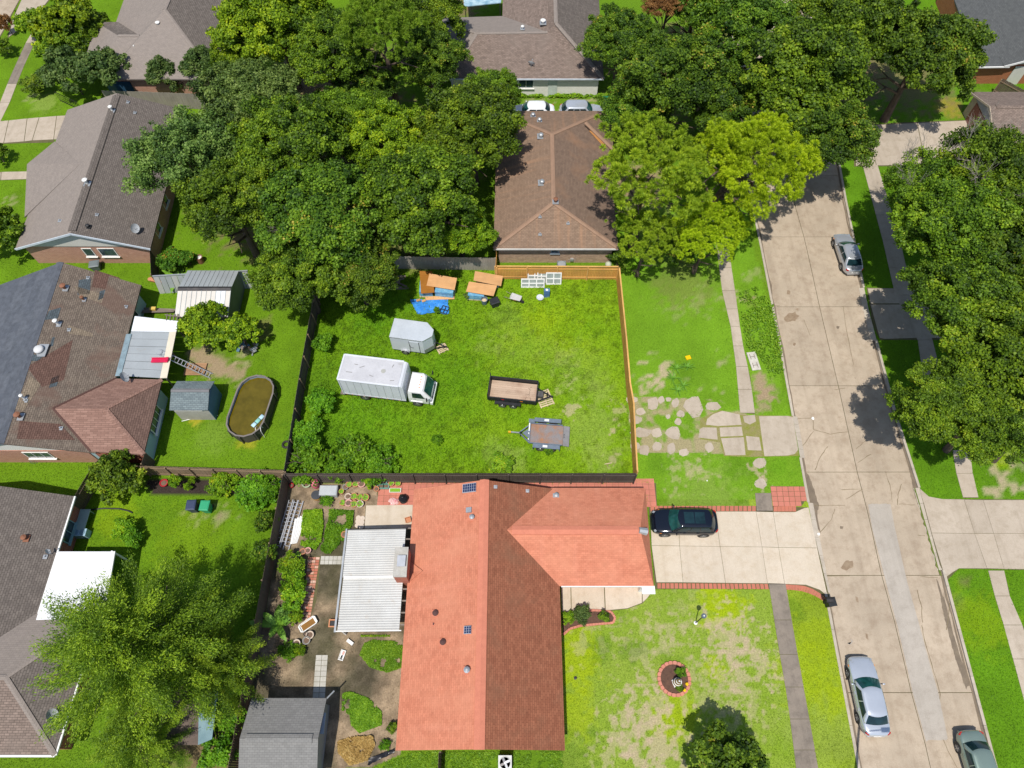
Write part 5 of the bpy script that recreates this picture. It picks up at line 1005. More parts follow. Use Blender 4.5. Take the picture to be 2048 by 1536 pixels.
c = at(1066, 217, .8); car('sedan', 'white car behind the brown house, left one of two', car_white, (c[0], c[1]-.2, .0), math.pi, 4.5, 1.75, 1.5, ws=(1.0, .4), rw=(-1.7, -1.1), group='cars behind the brown house')
c = at(1160, 215, .9); car('suv', 'pale silver SUV with dark glass behind the brown house, right one of two', silver, (c[0]+.2, c[1]-.35, .0), 0.0, 4.7, 1.85, 1.7, 1.0, 1.1, 1.0, (.9, .3), (-2.0, -1.5), .6, (1.4, -1.35), .36, True, group='cars behind the brown house')

# ---------------------------------------------------------------- box truck
tw = mat('truck_white', (.63, .65, .69), (.57, .59, .63), .4, .8, 14, .05); trf = mat('truck_roof_sheet', (.53, .53, .55), (.45, .45, .47), .5, .9, 8, .1, stain=((.34, .33, .32), 2.0, .62, .80)); cabw = carpaint('cab_white', (.80, .80, .79), 0, .3)
hdT = heading((680, 760), (804, 775), 3.2); p = at(752, 745, 3.3); TK = thing('box_truck', 'white box truck with rounded cargo box parked in the vacant lot', 'truck', (p[0]+.9, p[1]+.05), hdT)
bx0, bx1, bw, bz0, bz1 = -3.75, 1.42, 1.16, .95, 3.25
prof = [(bx0, bz0), (bx0, bz1), (bx1-.38, bz1), (bx1-.18, bz1-.05), (bx1-.05, bz1-.18), (bx1, bz1-.4), (bx1, bz0)]
MB().rings([[(x, y, z) for x, z in prof] for y in (-bw+.02, bw-.02)]).build('cargo_box', tw, TK)
nr = 14; P = [[(lerp(bx0+.02, bx1-.36, i/nr), y, bz1+.012+.006*math.sin(i*1.9)+(.008 if abs(y) < .9 else 0)) for i in range(nr+1)] for y in (-bw+.1, -.5, 0, .5, bw-.1)]
MB().rings(P, cap=False, closed=False).build('box_roof', trf, TK, smooth=True)
for s in (1, -1):
    MB().bar((bx0, s*bw, bz1-.03), (bx1-.35, s*bw, bz1-.03), .09, .10).build('top_rail', tw, TK); MB().bar((bx0, s*bw, bz0+.03), (bx1, s*bw, bz0+.03), .05, .10).build('bottom_rail', galv, TK)
    MB().bar((bx1-.38, s*(bw+.0), bz0), (bx1-.38, s*(bw+.0), bz1-.06), .06, .07).build('corner_post', tw, TK); MB().bar((bx0+.05, s*bw, bz0), (bx0+.05, s*bw, bz1), .08, .08).build('corner_post', tw, TK)
    for k in range(10): MB().box((bx0+.3+k*.48, s*(bw+.03), bz0+.02), (.07, .02, .04)).build('marker', amber_lens if k % 2 else red_lens, TK)
MB().bar((bx0, -bw, bz1-.01), (bx0, bw, bz1-.01), .12, .1).build('rear_header', tw, TK)
for s in (1, -1):
    for k in range(1, 8): MB().box((bx0+(bx1-.38-bx0)*k/8, s*(bw-.015), (bz0+bz1)/2), (.018, .016, bz1-bz0-.2)).build('panel_seam', galv, TK)
for k, (x, y, a, l) in enumerate(((-2.6, .35, -.1, .3), (-2.1, .2, .5, .4), (-1.2, -.5, -.3, .35), (.5, -.7, .2, .3), (-3.0, -.4, .0, .5), (.3, .6, 1.2, .3))): MB().box((x, y, bz1+.032), (l, .05, .006), a).build('roof_scuff', mat('roof_scuff', (.27, .26, .26)), TK)
MB().lathe((-.35, .05, bz1+.015), [(.19, 0), (.17, .03)], 20).build('roof_vent', mat('vent_gray', (.42, .42, .38)), TK)
MB().box((-.3, 0, .72), (6.8, .85, .3)).build('chassis', dark_metal, TK); MB().box((bx0-.18, 0, .55), (.36, 2.1, .1)).build('rear_step', old_wood, TK)
for x in (2.25, -2.1):
    for s in (1, -1): wheel(TK, x, s*.93, .40, .26)
# cab
def cab_ring(z, xb, xf, hw, bl): return [(xb, -hw, z), (xf-.1, -hw, z), (xf+bl*.55, -hw*.8, z), (xf+bl, -hw*.4, z), (xf+bl, hw*.4, z), (xf+bl*.55, hw*.8, z), (xf-.1, hw, z), (xb, hw, z)]
MB().rings([cab_ring(.55, 1.62, 3.28, .98, .16), cab_ring(.9, 1.6, 3.3, 1.0, .17), cab_ring(1.25, 1.6, 3.25, 1.0, .15), cab_ring(1.9, 1.62, 2.87, .94, .12), cab_ring(2.18, 1.66, 2.68, .88, .10), cab_ring(2.27, 1.8, 2.5, .74, .06)]).build('cab', cabw, TK, smooth=False)
def quad3(P, off): 
    P = [Vector(p) for p in P]; n = (P[1]-P[0]).cross(P[2]-P[0]).normalized(); return [p+n*off for p in P]
for nm, P, m_ in (('windshield', [(3.31, -.74, 1.3), (3.31, .74, 1.3), (2.86, .70, 2.12), (2.86, -.70, 2.12)], wind_glass), ('side_window', [(1.95, -.995, 1.38), (2.95, -.995, 1.38), (2.68, -.925, 2.02), (1.95, -.93, 2.02)], car_glass), ('side_window', [(2.95, .995, 1.38), (1.95, .995, 1.38), (1.95, .93, 2.02), (2.68, .925, 2.02)], car_glass)):
    off = .075 if nm == 'windshield' else .02; A_ = quad3(P, off); B2 = quad3(P, off-.03); MB().rings([B2, A_]).build(nm, m_, TK)
MB().box((3.42, 0, .62), (.22, 1.95, .30)).build('front_bumper', cabw, TK); MB().box((3.44, 0, .98), (.05, 1.3, .2)).build('grille', black_plastic, TK)
for s in (1, -1):
    MB().box((3.38, s*.75, .95), (.12, .3, .2)).build('headlight', clear_lens, TK); MB().tube([(2.95, s*1.0, 1.5), (3.2, s*1.22, 1.75), (3.2, s*1.24, 1.9)], .02).box((3.2, s*1.26, 1.75), (.08, .16, .4)).build('mirror', black_plastic, TK)
    MB().box((2.15, s*1.005, 1.2), (.16, .03, .05)).build('door_handle', black_plastic, TK); MB().box((2.25, s*.97, .78), (.95, .16, .12)).build('wheel_arch', cabw, TK)
for k in range(5): MB().box((2.5, -.5+.25*k, 2.29), (.07, .08, .04)).build('marker', amber_lens, TK)
for k in range(4): MB().box((2.15, -.55+.36*k, 2.285), (.55, .05, .02)).build('roof_rib', cabw, TK)
MB().box((3.1, .25, 1.62), (.03, .18, .18)).build('sticker', white_paint, TK)

# ---------------------------------------------------------------- enclosed trailer
hdC = heading((775, 671), (848, 681), 2.2); p = at(822, 660, 2.25); CT = thing('cargo_trailer', 'small white enclosed trailer with pointed nose in the vacant lot', 'trailer', (p[0]+.12, p[1]-.06), hdC)
tg = mat('trailer_white', (.60, .64, .68), (.54, .58, .62), .45, .9, 14, .06); tr2 = mat('trailer_roof', (.58, .62, .66), (.50, .54, .58), .4, .8, 8, .08, metal=.2)
pl_ = [(-1.72, -.92), (1.05, -.92), (1.72, -.3), (1.72, .3), (1.05, .92), (-1.72, .92)]
MB().prism(pl_, .42, 2.28).build('body', tg, CT); MB().prism([(x*1.005, y*1.01) for x, y in pl_], 2.285, 2.33).build('roof', tr2, CT)
for i in range(6): a, b = pl_[i], pl_[(i+1) % 6]; MB().bar((*a, 2.27), (*b, 2.27), .05, .09).build('top_trim', alu, CT)
MB().box((.28, -.932, 1.25), (.78, .02, 1.5)).build('side_door', tg, CT)
for x in (-.13, .69): MB().box((x, -.95, 1.25), (.03, .03, 1.5)).build('door_seal', black_plastic, CT)
MB().tube([(-.1, -.97, 1.5), (-.06, -.99, 1.2), (.2, -.97, 1.12)], .015).build('door_latch', dark_metal, CT)
MB().rings([[(1.08, -.93, .44), (1.74, -.31, .44), (1.74, -.31, .95), (1.08, -.93, .95)], [(1.10, -.96, .44), (1.77, -.32, .44), (1.77, -.32, .95), (1.10, -.96, .95)]]).build('stone_guard', mat('tread_plate', (.36, .38, .38), (.28, .30, .30), .5, 12, 30, .3, metal=.5), CT)
MB().rings([[(1.75, -.31, .44), (1.75, .31, .44), (1.75, .31, .95), (1.75, -.31, .95)], [(1.78, -.31, .44), (1.78, .31, .44), (1.78, .31, .95), (1.78, -.31, .95)]]).build('stone_guard', mat('tread_plate', ()), CT)
for s in (1, -1): wheel(CT, -.62, s*.98, .30, .18); MB().rings([[(-.62+.4*math.cos(math.pi*i/8), s*y, .32+.36*math.sin(math.pi*i/8)) for i in range(9)] for y in (.88, 1.1)], cap=False, closed=False).build('fender', alu, CT)
MB().bar((1.2, -.5, .42), (2.6, 0, .42), .06, .09).build('tongue', dark_metal, CT); MB().bar((1.2, .5, .42), (2.6, 0, .42), .06, .09).build('tongue', dark_metal, CT); MB().box((2.66, 0, .44), (.22, .1, .1)).build('coupler', dark_metal, CT); MB().cyl((2.35, .06, .05), (2.35, .06, .75), .03, 8).build('jack', galv, CT)
for s in (-.4, .4): MB().box((-1.74, s, .6), (.03, .2, .1)).build('taillight', red_lens, CT)

# ---------------------------------------------------------------- black dump trailer with plank bed
hdD = heading((985, 797), (1070, 806), .8); p = at(1027, 782, .8); DT = thing('dump_trailer', 'black steel sided trailer with weathered plank bed and coupling pointing right', 'trailer', (p[0], p[1]), hdD)
bk = mat('black_trailer_paint', (.016, .017, .02), (.03, .03, .034), .5, 2, 20, .25)
for k in range(9): MB().box((0, -.76+.19*k, .72), (3.72, .18, .05)).build('bed_plank', bed_wood, DT)
for s in (1, -1):
    MB().box((0, s*.93, .90), (3.86, .05, .45)).build('side_panel', bk, DT); MB().bar((-1.93, s*.95, 1.14), (1.93, s*.95, 1.14), .09, .07).build('top_rail', bk, DT)
    for k in range(6): MB().box((-1.8+.72*k, s*.975, .88), (.07, .06, .46)).build('stake', bk, DT)
    MB().box((-.35, s*1.12, .66), (2.0, .26, .04)).build('fender', bk, DT); MB().box((-1.37, s*1.12, .55), (.05, .26, .24)).build('fender_end', bk, DT); MB().box((.67, s*1.12, .55), (.05, .26, .24)).build('fender_end', bk, DT)
    for x in (-.78, .1): wheel(DT, x, s*1.12, .31, .2)
    for x in (-.75, .75): MB().box((x, s*.985, .98), (.22, .02, .06)).build('reflector', red_lens if x < 0 else amber_lens, DT)
MB().box((1.91, 0, .90), (.05, 1.86, .45)).build('front_panel', bk, DT); MB().bar((1.91, -.95, 1.14), (1.91, .95, 1.14), .08, .07).build('top_rail', bk, DT)
MB().box((-1.95, 0, 1.0), (.07, 1.95, .72), 0, 0, -.12).build('tailgate', bk, DT); MB().box((-1.99, .95, 1.15), (.06, .06, .95)).build('tailgate_post', bk, DT); MB().box((-1.99, -.95, 1.15), (.06, .06, .95)).build('tailgate_post', bk, DT)
MB().box((0, 0, .60), (3.8, 1.0, .12)).build('chassis', bk, DT)
for s in (1, -1): MB().bar((1.9, s*.62, .55), (3.05, 0, .55), .08, .11).build('tongue', bk, DT)
MB().box((2.2, 0, .66), (.42, .5, .28)).build('battery_box', mat('worn_black_box', (.06, .06, .065), (.12, .11, .10), .6, 6, 30, .3), DT); MB().box((3.1, 0, .56), (.25, .12, .12)).build('coupler', bk, DT); MB().cyl((2.75, .1, .1), (2.75, .1, .95), .04, 8).build('jack', bk, DT)
for x, y, a in ((1.35, .5, .9), (1.28, .33, -.6), (1.3, .1, 1.5), (1.15, -.15, 0), (1.3, -.2, 1.5), (1.25, -.45, .1), (1.05, -.5, 1.4), (1.45, -.55, 1.5)): MB().box((x, y, .748), (.3, .022, .004), a).build('scratch', mat('scorched_scratch', (.12, .08, .06)), DT)

# ---------------------------------------------------------------- gray flatbed trailer
hdF = heading((1133, 872), (1055, 866), .55); p = at(1094, 869, .55); FT = thing('flatbed_trailer', 'rusty blue gray equipment trailer with wide fenders and coupling pointing left', 'trailer', (p[0]-.1, p[1]), hdF)
fg = mat('blue_gray_steel', (.16, .20, .25), (.12, .15, .19), .55, 2, 20, .2); rb = mat('rusty_deck', (.215, .215, .225), (.30, .155, .085), .8, 1.1, 16, .2, stain=((.40, .165, .06), 1.4, .52, .72))
MB().box((-.05, 0, .56), (2.62, 1.62, .06)).build('deck', rb, FT); MB().box((-1.62, 0, .50), (.5, 1.72, .05), 0, 0, -.15).build('ramp_tail', mat('gray_ramp_steel', (.24, .235, .235), (.19, .185, .185), .6, 2, 20, .15), FT)
for k in range(3): MB().box((-1.46, -.12+.12*k, .55), (.10, .035, .02)).build('ramp_slot', black_plastic, FT)
MB().bar((1.27, -.86, .66), (1.27, .86, .66), .1, .2).build('front_rail', fg, FT)
for s in (1, -1):
    MB().bar((-1.3, s*.85, .62), (1.3, s*.85, .62), .07, .14).build('side_rail', fg, FT); MB().box((-.1, s*1.13, .78), (2.1, .34, .05)).build('fender', fg, FT)
    for x in (-1.13, .93): MB().box((x, s*1.13, .6), (.05, .34, .36)).build('fender_end', fg, FT)
    MB().box((.0, s*1.13, .81), (.36, .18, .012)).build('sticker', white_paint, FT)
    for x in (-.55, .35): wheel(FT, x, s*1.12, .33, .22)
    MB().bar((1.3, s*.75, .5), (2.1, 0, .5), .08, .12).build('tongue', fg, FT)
MB().box((1.16, -1.1, .58), (.5, .3, .08)).build('step', fg, FT); MB().prism([(1.3, -.45), (1.3, .45), (1.85, 0)], .5, .55).build('tongue_plate', fg, FT)
MB().bar((2.05, 0, .5), (2.75, 0, .5), .08, .1).build('coupler_bar', galv, FT); MB().box((2.86, 0, .5), (.22, .14, .14)).build('coupler', mat('yellow_paint', (.72, .42, .02), (.62, .35, .02), .5), FT); MB().cyl((2.0, .1, .05), (2.0, .1, .9), .04, 8).build('jack', dark_metal, FT)
for y in (.6, .1): MB().box((1.34, y, .77), (.07, .12, .015)).build('sticker', white_paint, FT)
MB().box((1.33, -.45, .77), (.09, .7, .015)).build('white_stripe', white_paint, FT)
# ---------------------------------------------------------------- things in the vacant lot
blue_wrap = mat('blue_wrap', (.10, .30, .50), (.22, .44, .60), .3, 4, 12, .3)
def pallet(name, label, x, y, rz, w=1.1, l=1.2, m=pallet_wood, n=7, group=None):
    t = thing(name, label, 'pallet', (x, y), rz, group)
    for k in range(n): MB().box((0, -l/2+l*(k+.5)/n, .13), (w, l/n*.62, .022)).build('slat', m, t)
    for k in (-1, 0, 1): MB().box((k*(w/2-.05), 0, .06), (.09, l, .1)).build('stringer', m, t)
    return t
pallet('pallet', 'slatted wooden pallet under the black trailer coupling', *at(1089, 797, .1), .35, 1.2, 1.5, n=8)
pallet('pallet', 'sun bleached broken pallet by the nose of the white enclosed trailer', *at(884, 697, .1), .5, .9, .8, n=5)
def stack(name, label, px, py, rz, w, l, h):
    x, y = at(px, py, h/2); t = thing(name, label, 'material stack', (x, y), rz)
    MB().box((0, 0, .06), (w, l, .12)).build('pallet_base', pallet_wood, t)
    n = max(2, int(h/.22))
    for k in range(n): MB().box((R.uniform(-.02, .02), R.uniform(-.02, .02), .13+(h-.13)*(k+.5)/n), (w*.95, l*.95, (h-.13)/n-.012)).build('wrapped_bundle', blue_wrap, t)
    return t
stack('wrapped_stack', 'blue wrapped stack under the dark wet plywood sheet', 853, 575, .0, 1.2, 1.6, .8)
stack('wrapped_stack', 'blue wrapped stack under the wide tilted plywood, left pair', 890, 582, -.12, 1.7, 1.0, .85)
stack('wrapped_stack', 'blue wrapped stack under the front plywood sheet, right pair', 953, 588, -.1, 1.5, .95, .7)
stack('wrapped_stack', 'stack hidden under the rear plywood sheet, right pair', 980, 562, -.1, 1.7, .9, .7)
def ply(label, pts, z, m, tilt=0):
    P = [at3(a, b, z+tilt*k) for (a, b), k in zip(pts, (0, 0, 1, 1))]; c = (sum(p[0] for p in P)/4, sum(p[1] for p in P)/4, 0)
    o = MB().slab3([(p[0]-c[0], p[1]-c[1], p[2]) for p in P], .03).build('plywood_sheet', m); o.location = c; return tag(o, label, 'plywood', 'loose plywood sheets in the lot')
ply('dark wet plywood sheet lying on the leftmost stack', [(839, 542), (864, 542), (869, 585), (842, 587)], .95, plywood_dark)
ply('wide orange plywood sheet tilted across the left pair of stacks', [(859, 547), (914, 556), (909, 580), (853, 571)], 1.02, plywood)
ply('front orange plywood sheet with a small white lid, right pair', [(938, 563), (994, 571), (987, 592), (932, 583)], .85, plywood)
ply('rear orange plywood sheet of the right pair, near the gray fence', [(950, 542), (1006, 552), (1002, 572), (947, 561)], .9, plywood)
ply('narrow plywood strip on the grass below the left stacks', [(850, 594), (908, 589), (909, 598), (852, 600)], .18, plywood)
tp = thing('blue_tarp', 'crumpled bright blue tarp spread on the grass below the stacks', 'tarp', at(860, 613))
nx, ny = 26, 14; P = []; r = random.Random(5)
for j in range(ny+1):
    for i in range(nx+1):
        u, v = i/nx, j/ny; px = lerp(lerp(821, 834, v), lerp(896, 898, v), u)+r.uniform(-1.2, 1.2); py = lerp(600, 628, v)+r.uniform(-.8, .8)+2*math.sin(u*9)*(v > .9)
        x, y = at(px, py); P.append((x, y, .06+.10*vnoise(x*1.0, y*1.0, .45, 9)+.05*vnoise(x, y, .18, 4)))
MB().add(P, [(j*(nx+1)+i, (j+1)*(nx+1)+i, (j+1)*(nx+1)+i+1, j*(nx+1)+i+1) for j in range(ny) for i in range(nx)]).build('tarp_sheet', mat('blue_tarp', (.035, .20, .62), (.05, .28, .72), .4, 2, 16, .2, stain=((.35, .50, .68), 2.2, .62, .8)), tp, at_world=True)
for a, b in ((837, 603), (848, 604)): x, y = at(a, b); MB().box((x, y, .2), (.35, .22, .05), .4).build('weight_board', plywood, tp, at_world=True)
wf = thing('window_frame', 'small dark window frame lying on the blue tarp', 'window frame', at(889, 620, .2)); wf.rotation_euler = (0, 0, -.35)
for x in (-.3, 0, .3): MB().box((x, 0, .24), (.05, .75, .05)).build('bar', dark_metal, wf)
for y in (-.37, 0, .37): MB().box((0, y, .24), (.65, .05, .06)).build('bar', dark_metal, wf)
def bin_(name, label, px, py, m, rz=0, w=.58, d=.68, h=1.05, group=None, open_=False):
    x, y = at(px, py, h*.6); t = thing(name, label, 'bin', (x, y), rz, group)
    MB().rings([[(sx*w*k/2, sy*d*k/2, z) for sx, sy in ((-1, -1), (1, -1), (1, 1), (-1, 1))] for k, z in ((.74, .06), (.98, h-.06), (1.04, h-.05), (1.04, h))], cap=True).build('body', m, t)
    MB().rings([[(sx*(w*k+.04)/2, sy*(d*k+.05)/2+.01, z) for sx, sy in ((-1, -1), (1, -1), (1, 1), (-1, 1))] for k, z in ((1.04, h+.005), (1.06, h+.04), (.8, h+.09))]).build('lid', m, t)
    for s in (1, -1): MB().cyl((s*w*.3, d*.42, .12), (s*w*.42, d*.42, .12), .12, 12).build('wheel', rubber, t)
    MB().cyl((-w*.4, d*.58, h-.02), (w*.4, d*.58, h-.02), .018, 6).build('handle', m, t); return t
bin_('tote_bin', 'black lidded tote bin beside the right plywood stack', 989, 606, mat('black_bin', (.02, .022, .025), (.035, .037, .04), .5), .4, .75, .6, .75)
bk_ = thing('bucket', 'gray blue open bucket with debris left of the black tote bin', 'bucket', at(969, 607)); MB().rings([[(q*math.cos(2*math.pi*i/16), q*math.sin(2*math.pi*i/16), z) for i in range(16)] for q, z in ((.22, 0), (.29, .62), (.31, .62), (.31, .66), (.27, .66), (.25, .45))], cap=True).build('pail', mat('gray_blue_plastic', (.12, .17, .22), (.09, .13, .17), .5), bk_, smooth=False); MB().lathe((0, 0, .46), [(.24, 0), (.12, .08)], 10).build('debris', pallet_wood, bk_)
wb = thing('wheelbarrow', 'wheelbarrow with rusty brown water in its white tray', 'wheelbarrow', at(1031, 602)); wb.rotation_euler = (0, 0, -.35)
MB().rings([[(x*k+dx, y*k, z) for x, y in ((.48, -.28), (.52, 0), (.48, .28), (-.42, .33), (-.46, 0), (-.42, -.33))] for k, z, dx in ((.55, .32, .05), (.95, .58, 0), (1.04, .60, 0), (.98, .60, 0), (.88, .52, 0))], cap=True).build('tray', mat('pale_tray', (.55, .54, .52), (.45, .44, .42), .5), wb); MB().lathe((0, 0, .50), [(.33, 0), (.32, .015)], 14).build('water', mat('rusty_water', (.26, .13, .035), (.22, .11, .03), .1, 3, 0), wb)
for s in (1, -1): MB().tube([(.5, s*.06, .25), (-.2, s*.22, .42), (-.98, s*.3, .58)], .022).build('handle', old_wood, wb); MB().tube([(-.3, s*.24, .42), (-.4, s*.25, 0.02)], .018).build('leg', dark_metal, wb)
MB().cyl((.62, -.05, .19), (.62, .05, .19), .19, 16).build('wheel', rubber, wb)
# salvaged windows leaning on the cedar fence
WS = 'white salvaged window units leaning on the cedar fence'
def lean_window(label, px, py, w, h, cols, y_off=0):
    x, y = at(px, py, .5); t = thing('salvaged_window', label, 'window', (x, 38.75+y_off), 0, 'salvaged windows by the cedar fence'); t.rotation_euler = (-.38, 0, 0)
    for k in range(cols+1): MB().box((-w/2+w*k/cols, 0, h/2+.04), (.09, .09, h)).build('upright', white_paint, t)
    for z in (.08, h*.52, h): MB().box((0, 0.002, z), (w, .086, .09)).build('crossbar', white_paint, t)
    for k in range(cols): MB().box((-w/2+w*(k+.5)/cols, .02, h/2+.04), (w/cols-.09, .012, h-.1)).build('pane', mat('dusty_pane', (.33, .37, .34), (.24, .28, .26), .25, 2, 10, .2), t)
lean_window('white two pane salvaged window leaning on the cedar fence, right end', 1108, 580, 1.3, 1.2, 2, -.0); lean_window('white salvaged window behind the front units, left end', 1070, 575, 1.2, 1.3, 2, .28)
lean_window('wide white salvaged window behind the others, middle', 1095, 573, 1.7, 1.3, 2, .22); lean_window('low wide white salvaged unit in front, left of the blue box', 1066, 583, 2.0, .9, 3, -.35)
bb = thing('storage_box', 'narrow blue and white carton standing by the salvaged windows', 'box', at(1093, 592)); MB().box((0, 0, .45), (.5, .35, .9)).build('carton', mat('blue_carton', (.06, .13, .30), (.10, .20, .40), .6, 3), bb); MB().lathe((0, 0, .91), [(.12, 0), (.12, .02)], 14).build('round_label', white_paint, bb); MB().lathe((.1, .1, .93), [(.06, 0), (.05, .1)], 10).build('can', mat('green_can', (.06, .25, .14)), bb)
pn = thing('pan', 'round white pan leaning beside the blue carton', 'pan', at(1080, 597)); MB().lathe((0, 0, .08), [(.1, 0), (.3, .06), (.33, .12), (.30, .10), (.05, .03)], 20).build('dish', mat('enamel', (.62, .65, .70)), pn, smooth=True)
wpile = thing('wood_pile', 'heap of old gray boards and a broken crate by the gray fence', 'wood pile', at(782, 570))
for k in range(12): x, y = at(R.uniform(768, 800), R.uniform(552, 582)); MB().box((x, y, .1+.07*k), (R.uniform(1.0, 1.9), .16, .05), R.uniform(-.5, .5), 0, R.uniform(-.15, .15)).build('board', old_wood, wpile, at_world=True)
st_ = thing('survey_stake', 'thin wooden T shaped stake standing in pale grass by the fence corner', 'stake', at(1214, 934)); MB().box((0, 0, .35), (.05, .04, .7)).build('post', pallet_wood, st_); MB().box((0, 0, .7), (.55, .05, .05), .2).build('crossbar', pallet_wood, st_)
ac = thing('air_conditioner', 'gray air conditioning unit behind the brown house wall', 'air conditioner', at(1122, 541)); MB().box((0, 0, .05), (1.0, 1.0, .1)).build('pad', concrete_walk, ac); MB().box((0, 0, .5), (.78, .78, .82)).build('cabinet', mat('ac_gray', (.20, .22, .23), (.16, .175, .185), .5, 2, 30, .1), ac)
MB().lathe((0, 0, .91), [(.34, 0), (.34, .025), (.1, .03)], 20).build('fan_grille', mat('ac_gray_light', (.30, .32, .33)), ac)
for k in range(7): MB().box((0, -.395, .2+.1*k), (.7, .01, .03)).build('louver', dark_metal, ac)
MB().box((.0, -.397, .62), (.12, .006, .03)).build('badge', red_lens, ac)
ac2 = thing('air_conditioner', 'white air conditioning unit with visible fan at the bottom edge', 'air conditioner', at(1010, 1526, .7)); MB().box((0, 0, .42), (.85, .85, .82)).build('cabinet', mat('ac_beige', (.60, .62, .62), (.54, .56, .56), .5), ac2)
MB().rings([[(q*math.cos(2*math.pi*i/24), q*math.sin(2*math.pi*i/24), z) for i in range(24)] for q, z in ((.36, .84), (.36, .87), (.33, .87), (.33, .84))]).build('fan_ring', mat('ac_beige', ()), ac2); MB().lathe((0, 0, .832), [(.33, 0), (.33, .004)], 24).build('fan_well', dark_metal, ac2)
for k in range(4): a = k*math.pi/2+.4; MB().box((.17*math.cos(a), .17*math.sin(a), .855), (.3, .17, .012), a, .35).build('fan_blade', alu, ac2)
MB().lathe((0, 0, .85), [(.06, 0), (.06, .03)], 12).build('fan_hub', alu, ac2)
rock = thing('white_jug', 'pale round jug standing by the corner of the brown house', 'jug', at(1216, 532)); MB().lathe((0, 0, 0), [(.2, 0), (.3, .15), (.26, .4), (.1, .5), (.06, .52)], 14).build('vessel', mat('pale_jug', (.5, .52, .42), (.42, .45, .33)), rock, smooth=True)
mt = thing('gas_meter', 'gray gas meter on the brick wall behind the brown house', 'meter', at(1143, 527)); MB().tube([(-.3, .1, 0), (-.3, .1, .4), (.35, .1, .4), (.35, .1, .7)], .03).build('pipe', galv, mt); MB().box((0, .05, .5), (.3, .2, .3)).build('meter_body', galv, mt)

# ---------------------------------------------------------------- front yard
lp = thing('lawn_lamp', 'slim black lamp post with round head on the patchy front lawn', 'lamp post', at(1391, 1246)); MB().lathe((0, 0, 0), [(.13, 0), (.13, .05), (.05, .08)], 14).build('base', white_paint, lp); MB().cyl((0, 0, .05), (0, 0, 2.35), .035, 8).build('pole', dark_metal, lp)
lh = MB().lathe((0, 0, 2.3), [(.06, 0), (.15, .06), (.17, .2), (.14, .26)], 14).build('lamp_head', mat('lamp_gray', (.12, .15, .19)), lp); MB().lathe((0, 0, 2.56), [(.055, 0), (.03, .05)], 12).build('finial', white_paint, lh)
FBc = at(1348, 1358); fb = thing('round_flower_bed', 'round flower bed ringed with scalloped terracotta bricks on the front lawn', 'flower bed', FBc); rad = 1.02
scallop = road_mat('scalloped_terracotta', (.58, .235, .165), (.52, .20, .14), (.46, .22, .16))
MB().lathe((0, 0, 0), [(rad+.02, -.05), (rad, .05), (.3, .09)], 28).build('soil', mat('red_mulch', (.14, .075, .05), (.09, .05, .035), .95, 6, 30, .4), fb)
for k in range(22):
    a = 2*math.pi*k/22; MB().rings([[(math.cos(a+da)*(rad+dr), math.sin(a+da)*(rad+dr), z) for da, dr in ((-.13, -.1), (.13, -.1), (.13, .08), (.05, .12), (-.05, .12), (-.13, .08))] for z in (-.03, .14+R.uniform(-.01, .01))]).build('edging_brick', scallop, fb)
EXCL.append([(FBc[0]+1.1*math.cos(t), FBc[1]+1.1*math.sin(t)) for t in np.linspace(0, 6.2, 20)])
ft = thing('garden_fountain', 'white spiral tiered garden ornament standing in the round flower bed', 'garden ornament', at(1352, 1366)); MB().box((0, 0, .12), (.5, .5, .2), .3).build('plinth', white_paint, ft)
MB().lathe((0, 0, .2), [(.26, 0), (.3, .06), (.3, .12), (.18, .16), (.15, .3), (.24, .38), (.26, .46), (.1, .5), (.09, .62), (.16, .70), (.17, .76), (.05, .8), (.04, .92)], 20).build('tiers', white_paint, ft, smooth=False)
for z, q in ((.345, .24), (.665, .19), (.965, .11)): MB().rings([[((q+.05*math.cos(b))*math.cos(a), (q+.05*math.cos(b))*math.sin(a), z+.04*math.sin(b)+.02*a) for b in (0, 1.57, 3.14, 4.71)] for a in np.linspace(0, 5.6, 16)]).build('spiral_band', mat('gilt_bronze', (.20, .14, .05), (.14, .10, .04), .5), ft, smooth=True)
for k, (a, b) in enumerate(((1374, 1368), (1369, 1380))): x, y = at(a, b, .2); yf = tag(MB().lathe((0, 0, .14), [(.02, 0), (.10, .03), (.11, .07), (.06, .12)], 10).build('yellow_ball', mat('yellow_plastic', (.85, .52, .0), (.75, .45, .0), .5)), ('small yellow ornament on the right rim of the round flower bed', 'small yellow ornament on the lower right rim of the round flower bed')[k], 'ornament', 'yellow ornaments on the ring'); yf.location = (x, y, 0)
b2 = thing('flower_bed', 'long flower bed with red brick edging beside the entry walk', 'flower bed', at(1160, 1240)); bp = [(1124, 1227), (1150, 1222), (1190, 1221), (1222, 1224), (1230, 1236), (1226, 1246), (1190, 1249), (1160, 1252), (1140, 1258), (1126, 1270)]
MB().prism(PX(*bp), -.05, .05).build('soil', mat('red_mulch', ()), b2, at_world=True); EXCL.append(PX(*bp))
for (a, b) in zip(bp[1:-1], bp[2:]):
    p, q = at(*a), at(*b); n = max(1, round(math.dist(p, q)/.22)); ang = math.atan2(q[1]-p[1], q[0]-p[0])
    for k in range(n): MB().box((lerp(p[0], q[0], (k+.5)/n), lerp(p[1], q[1], (k+.5)/n), .05), (math.dist(p, q)/n-.015, .15, .15+R.uniform(-.02, .02)), ang).build('edging_brick', scallop, b2, at_world=True)
bin_('kerb_bin', 'black wheeled bin standing in the gutter at the end of the driveway', 1660, 1206, mat('black_bin', ()), .1, .5, .55, .9)
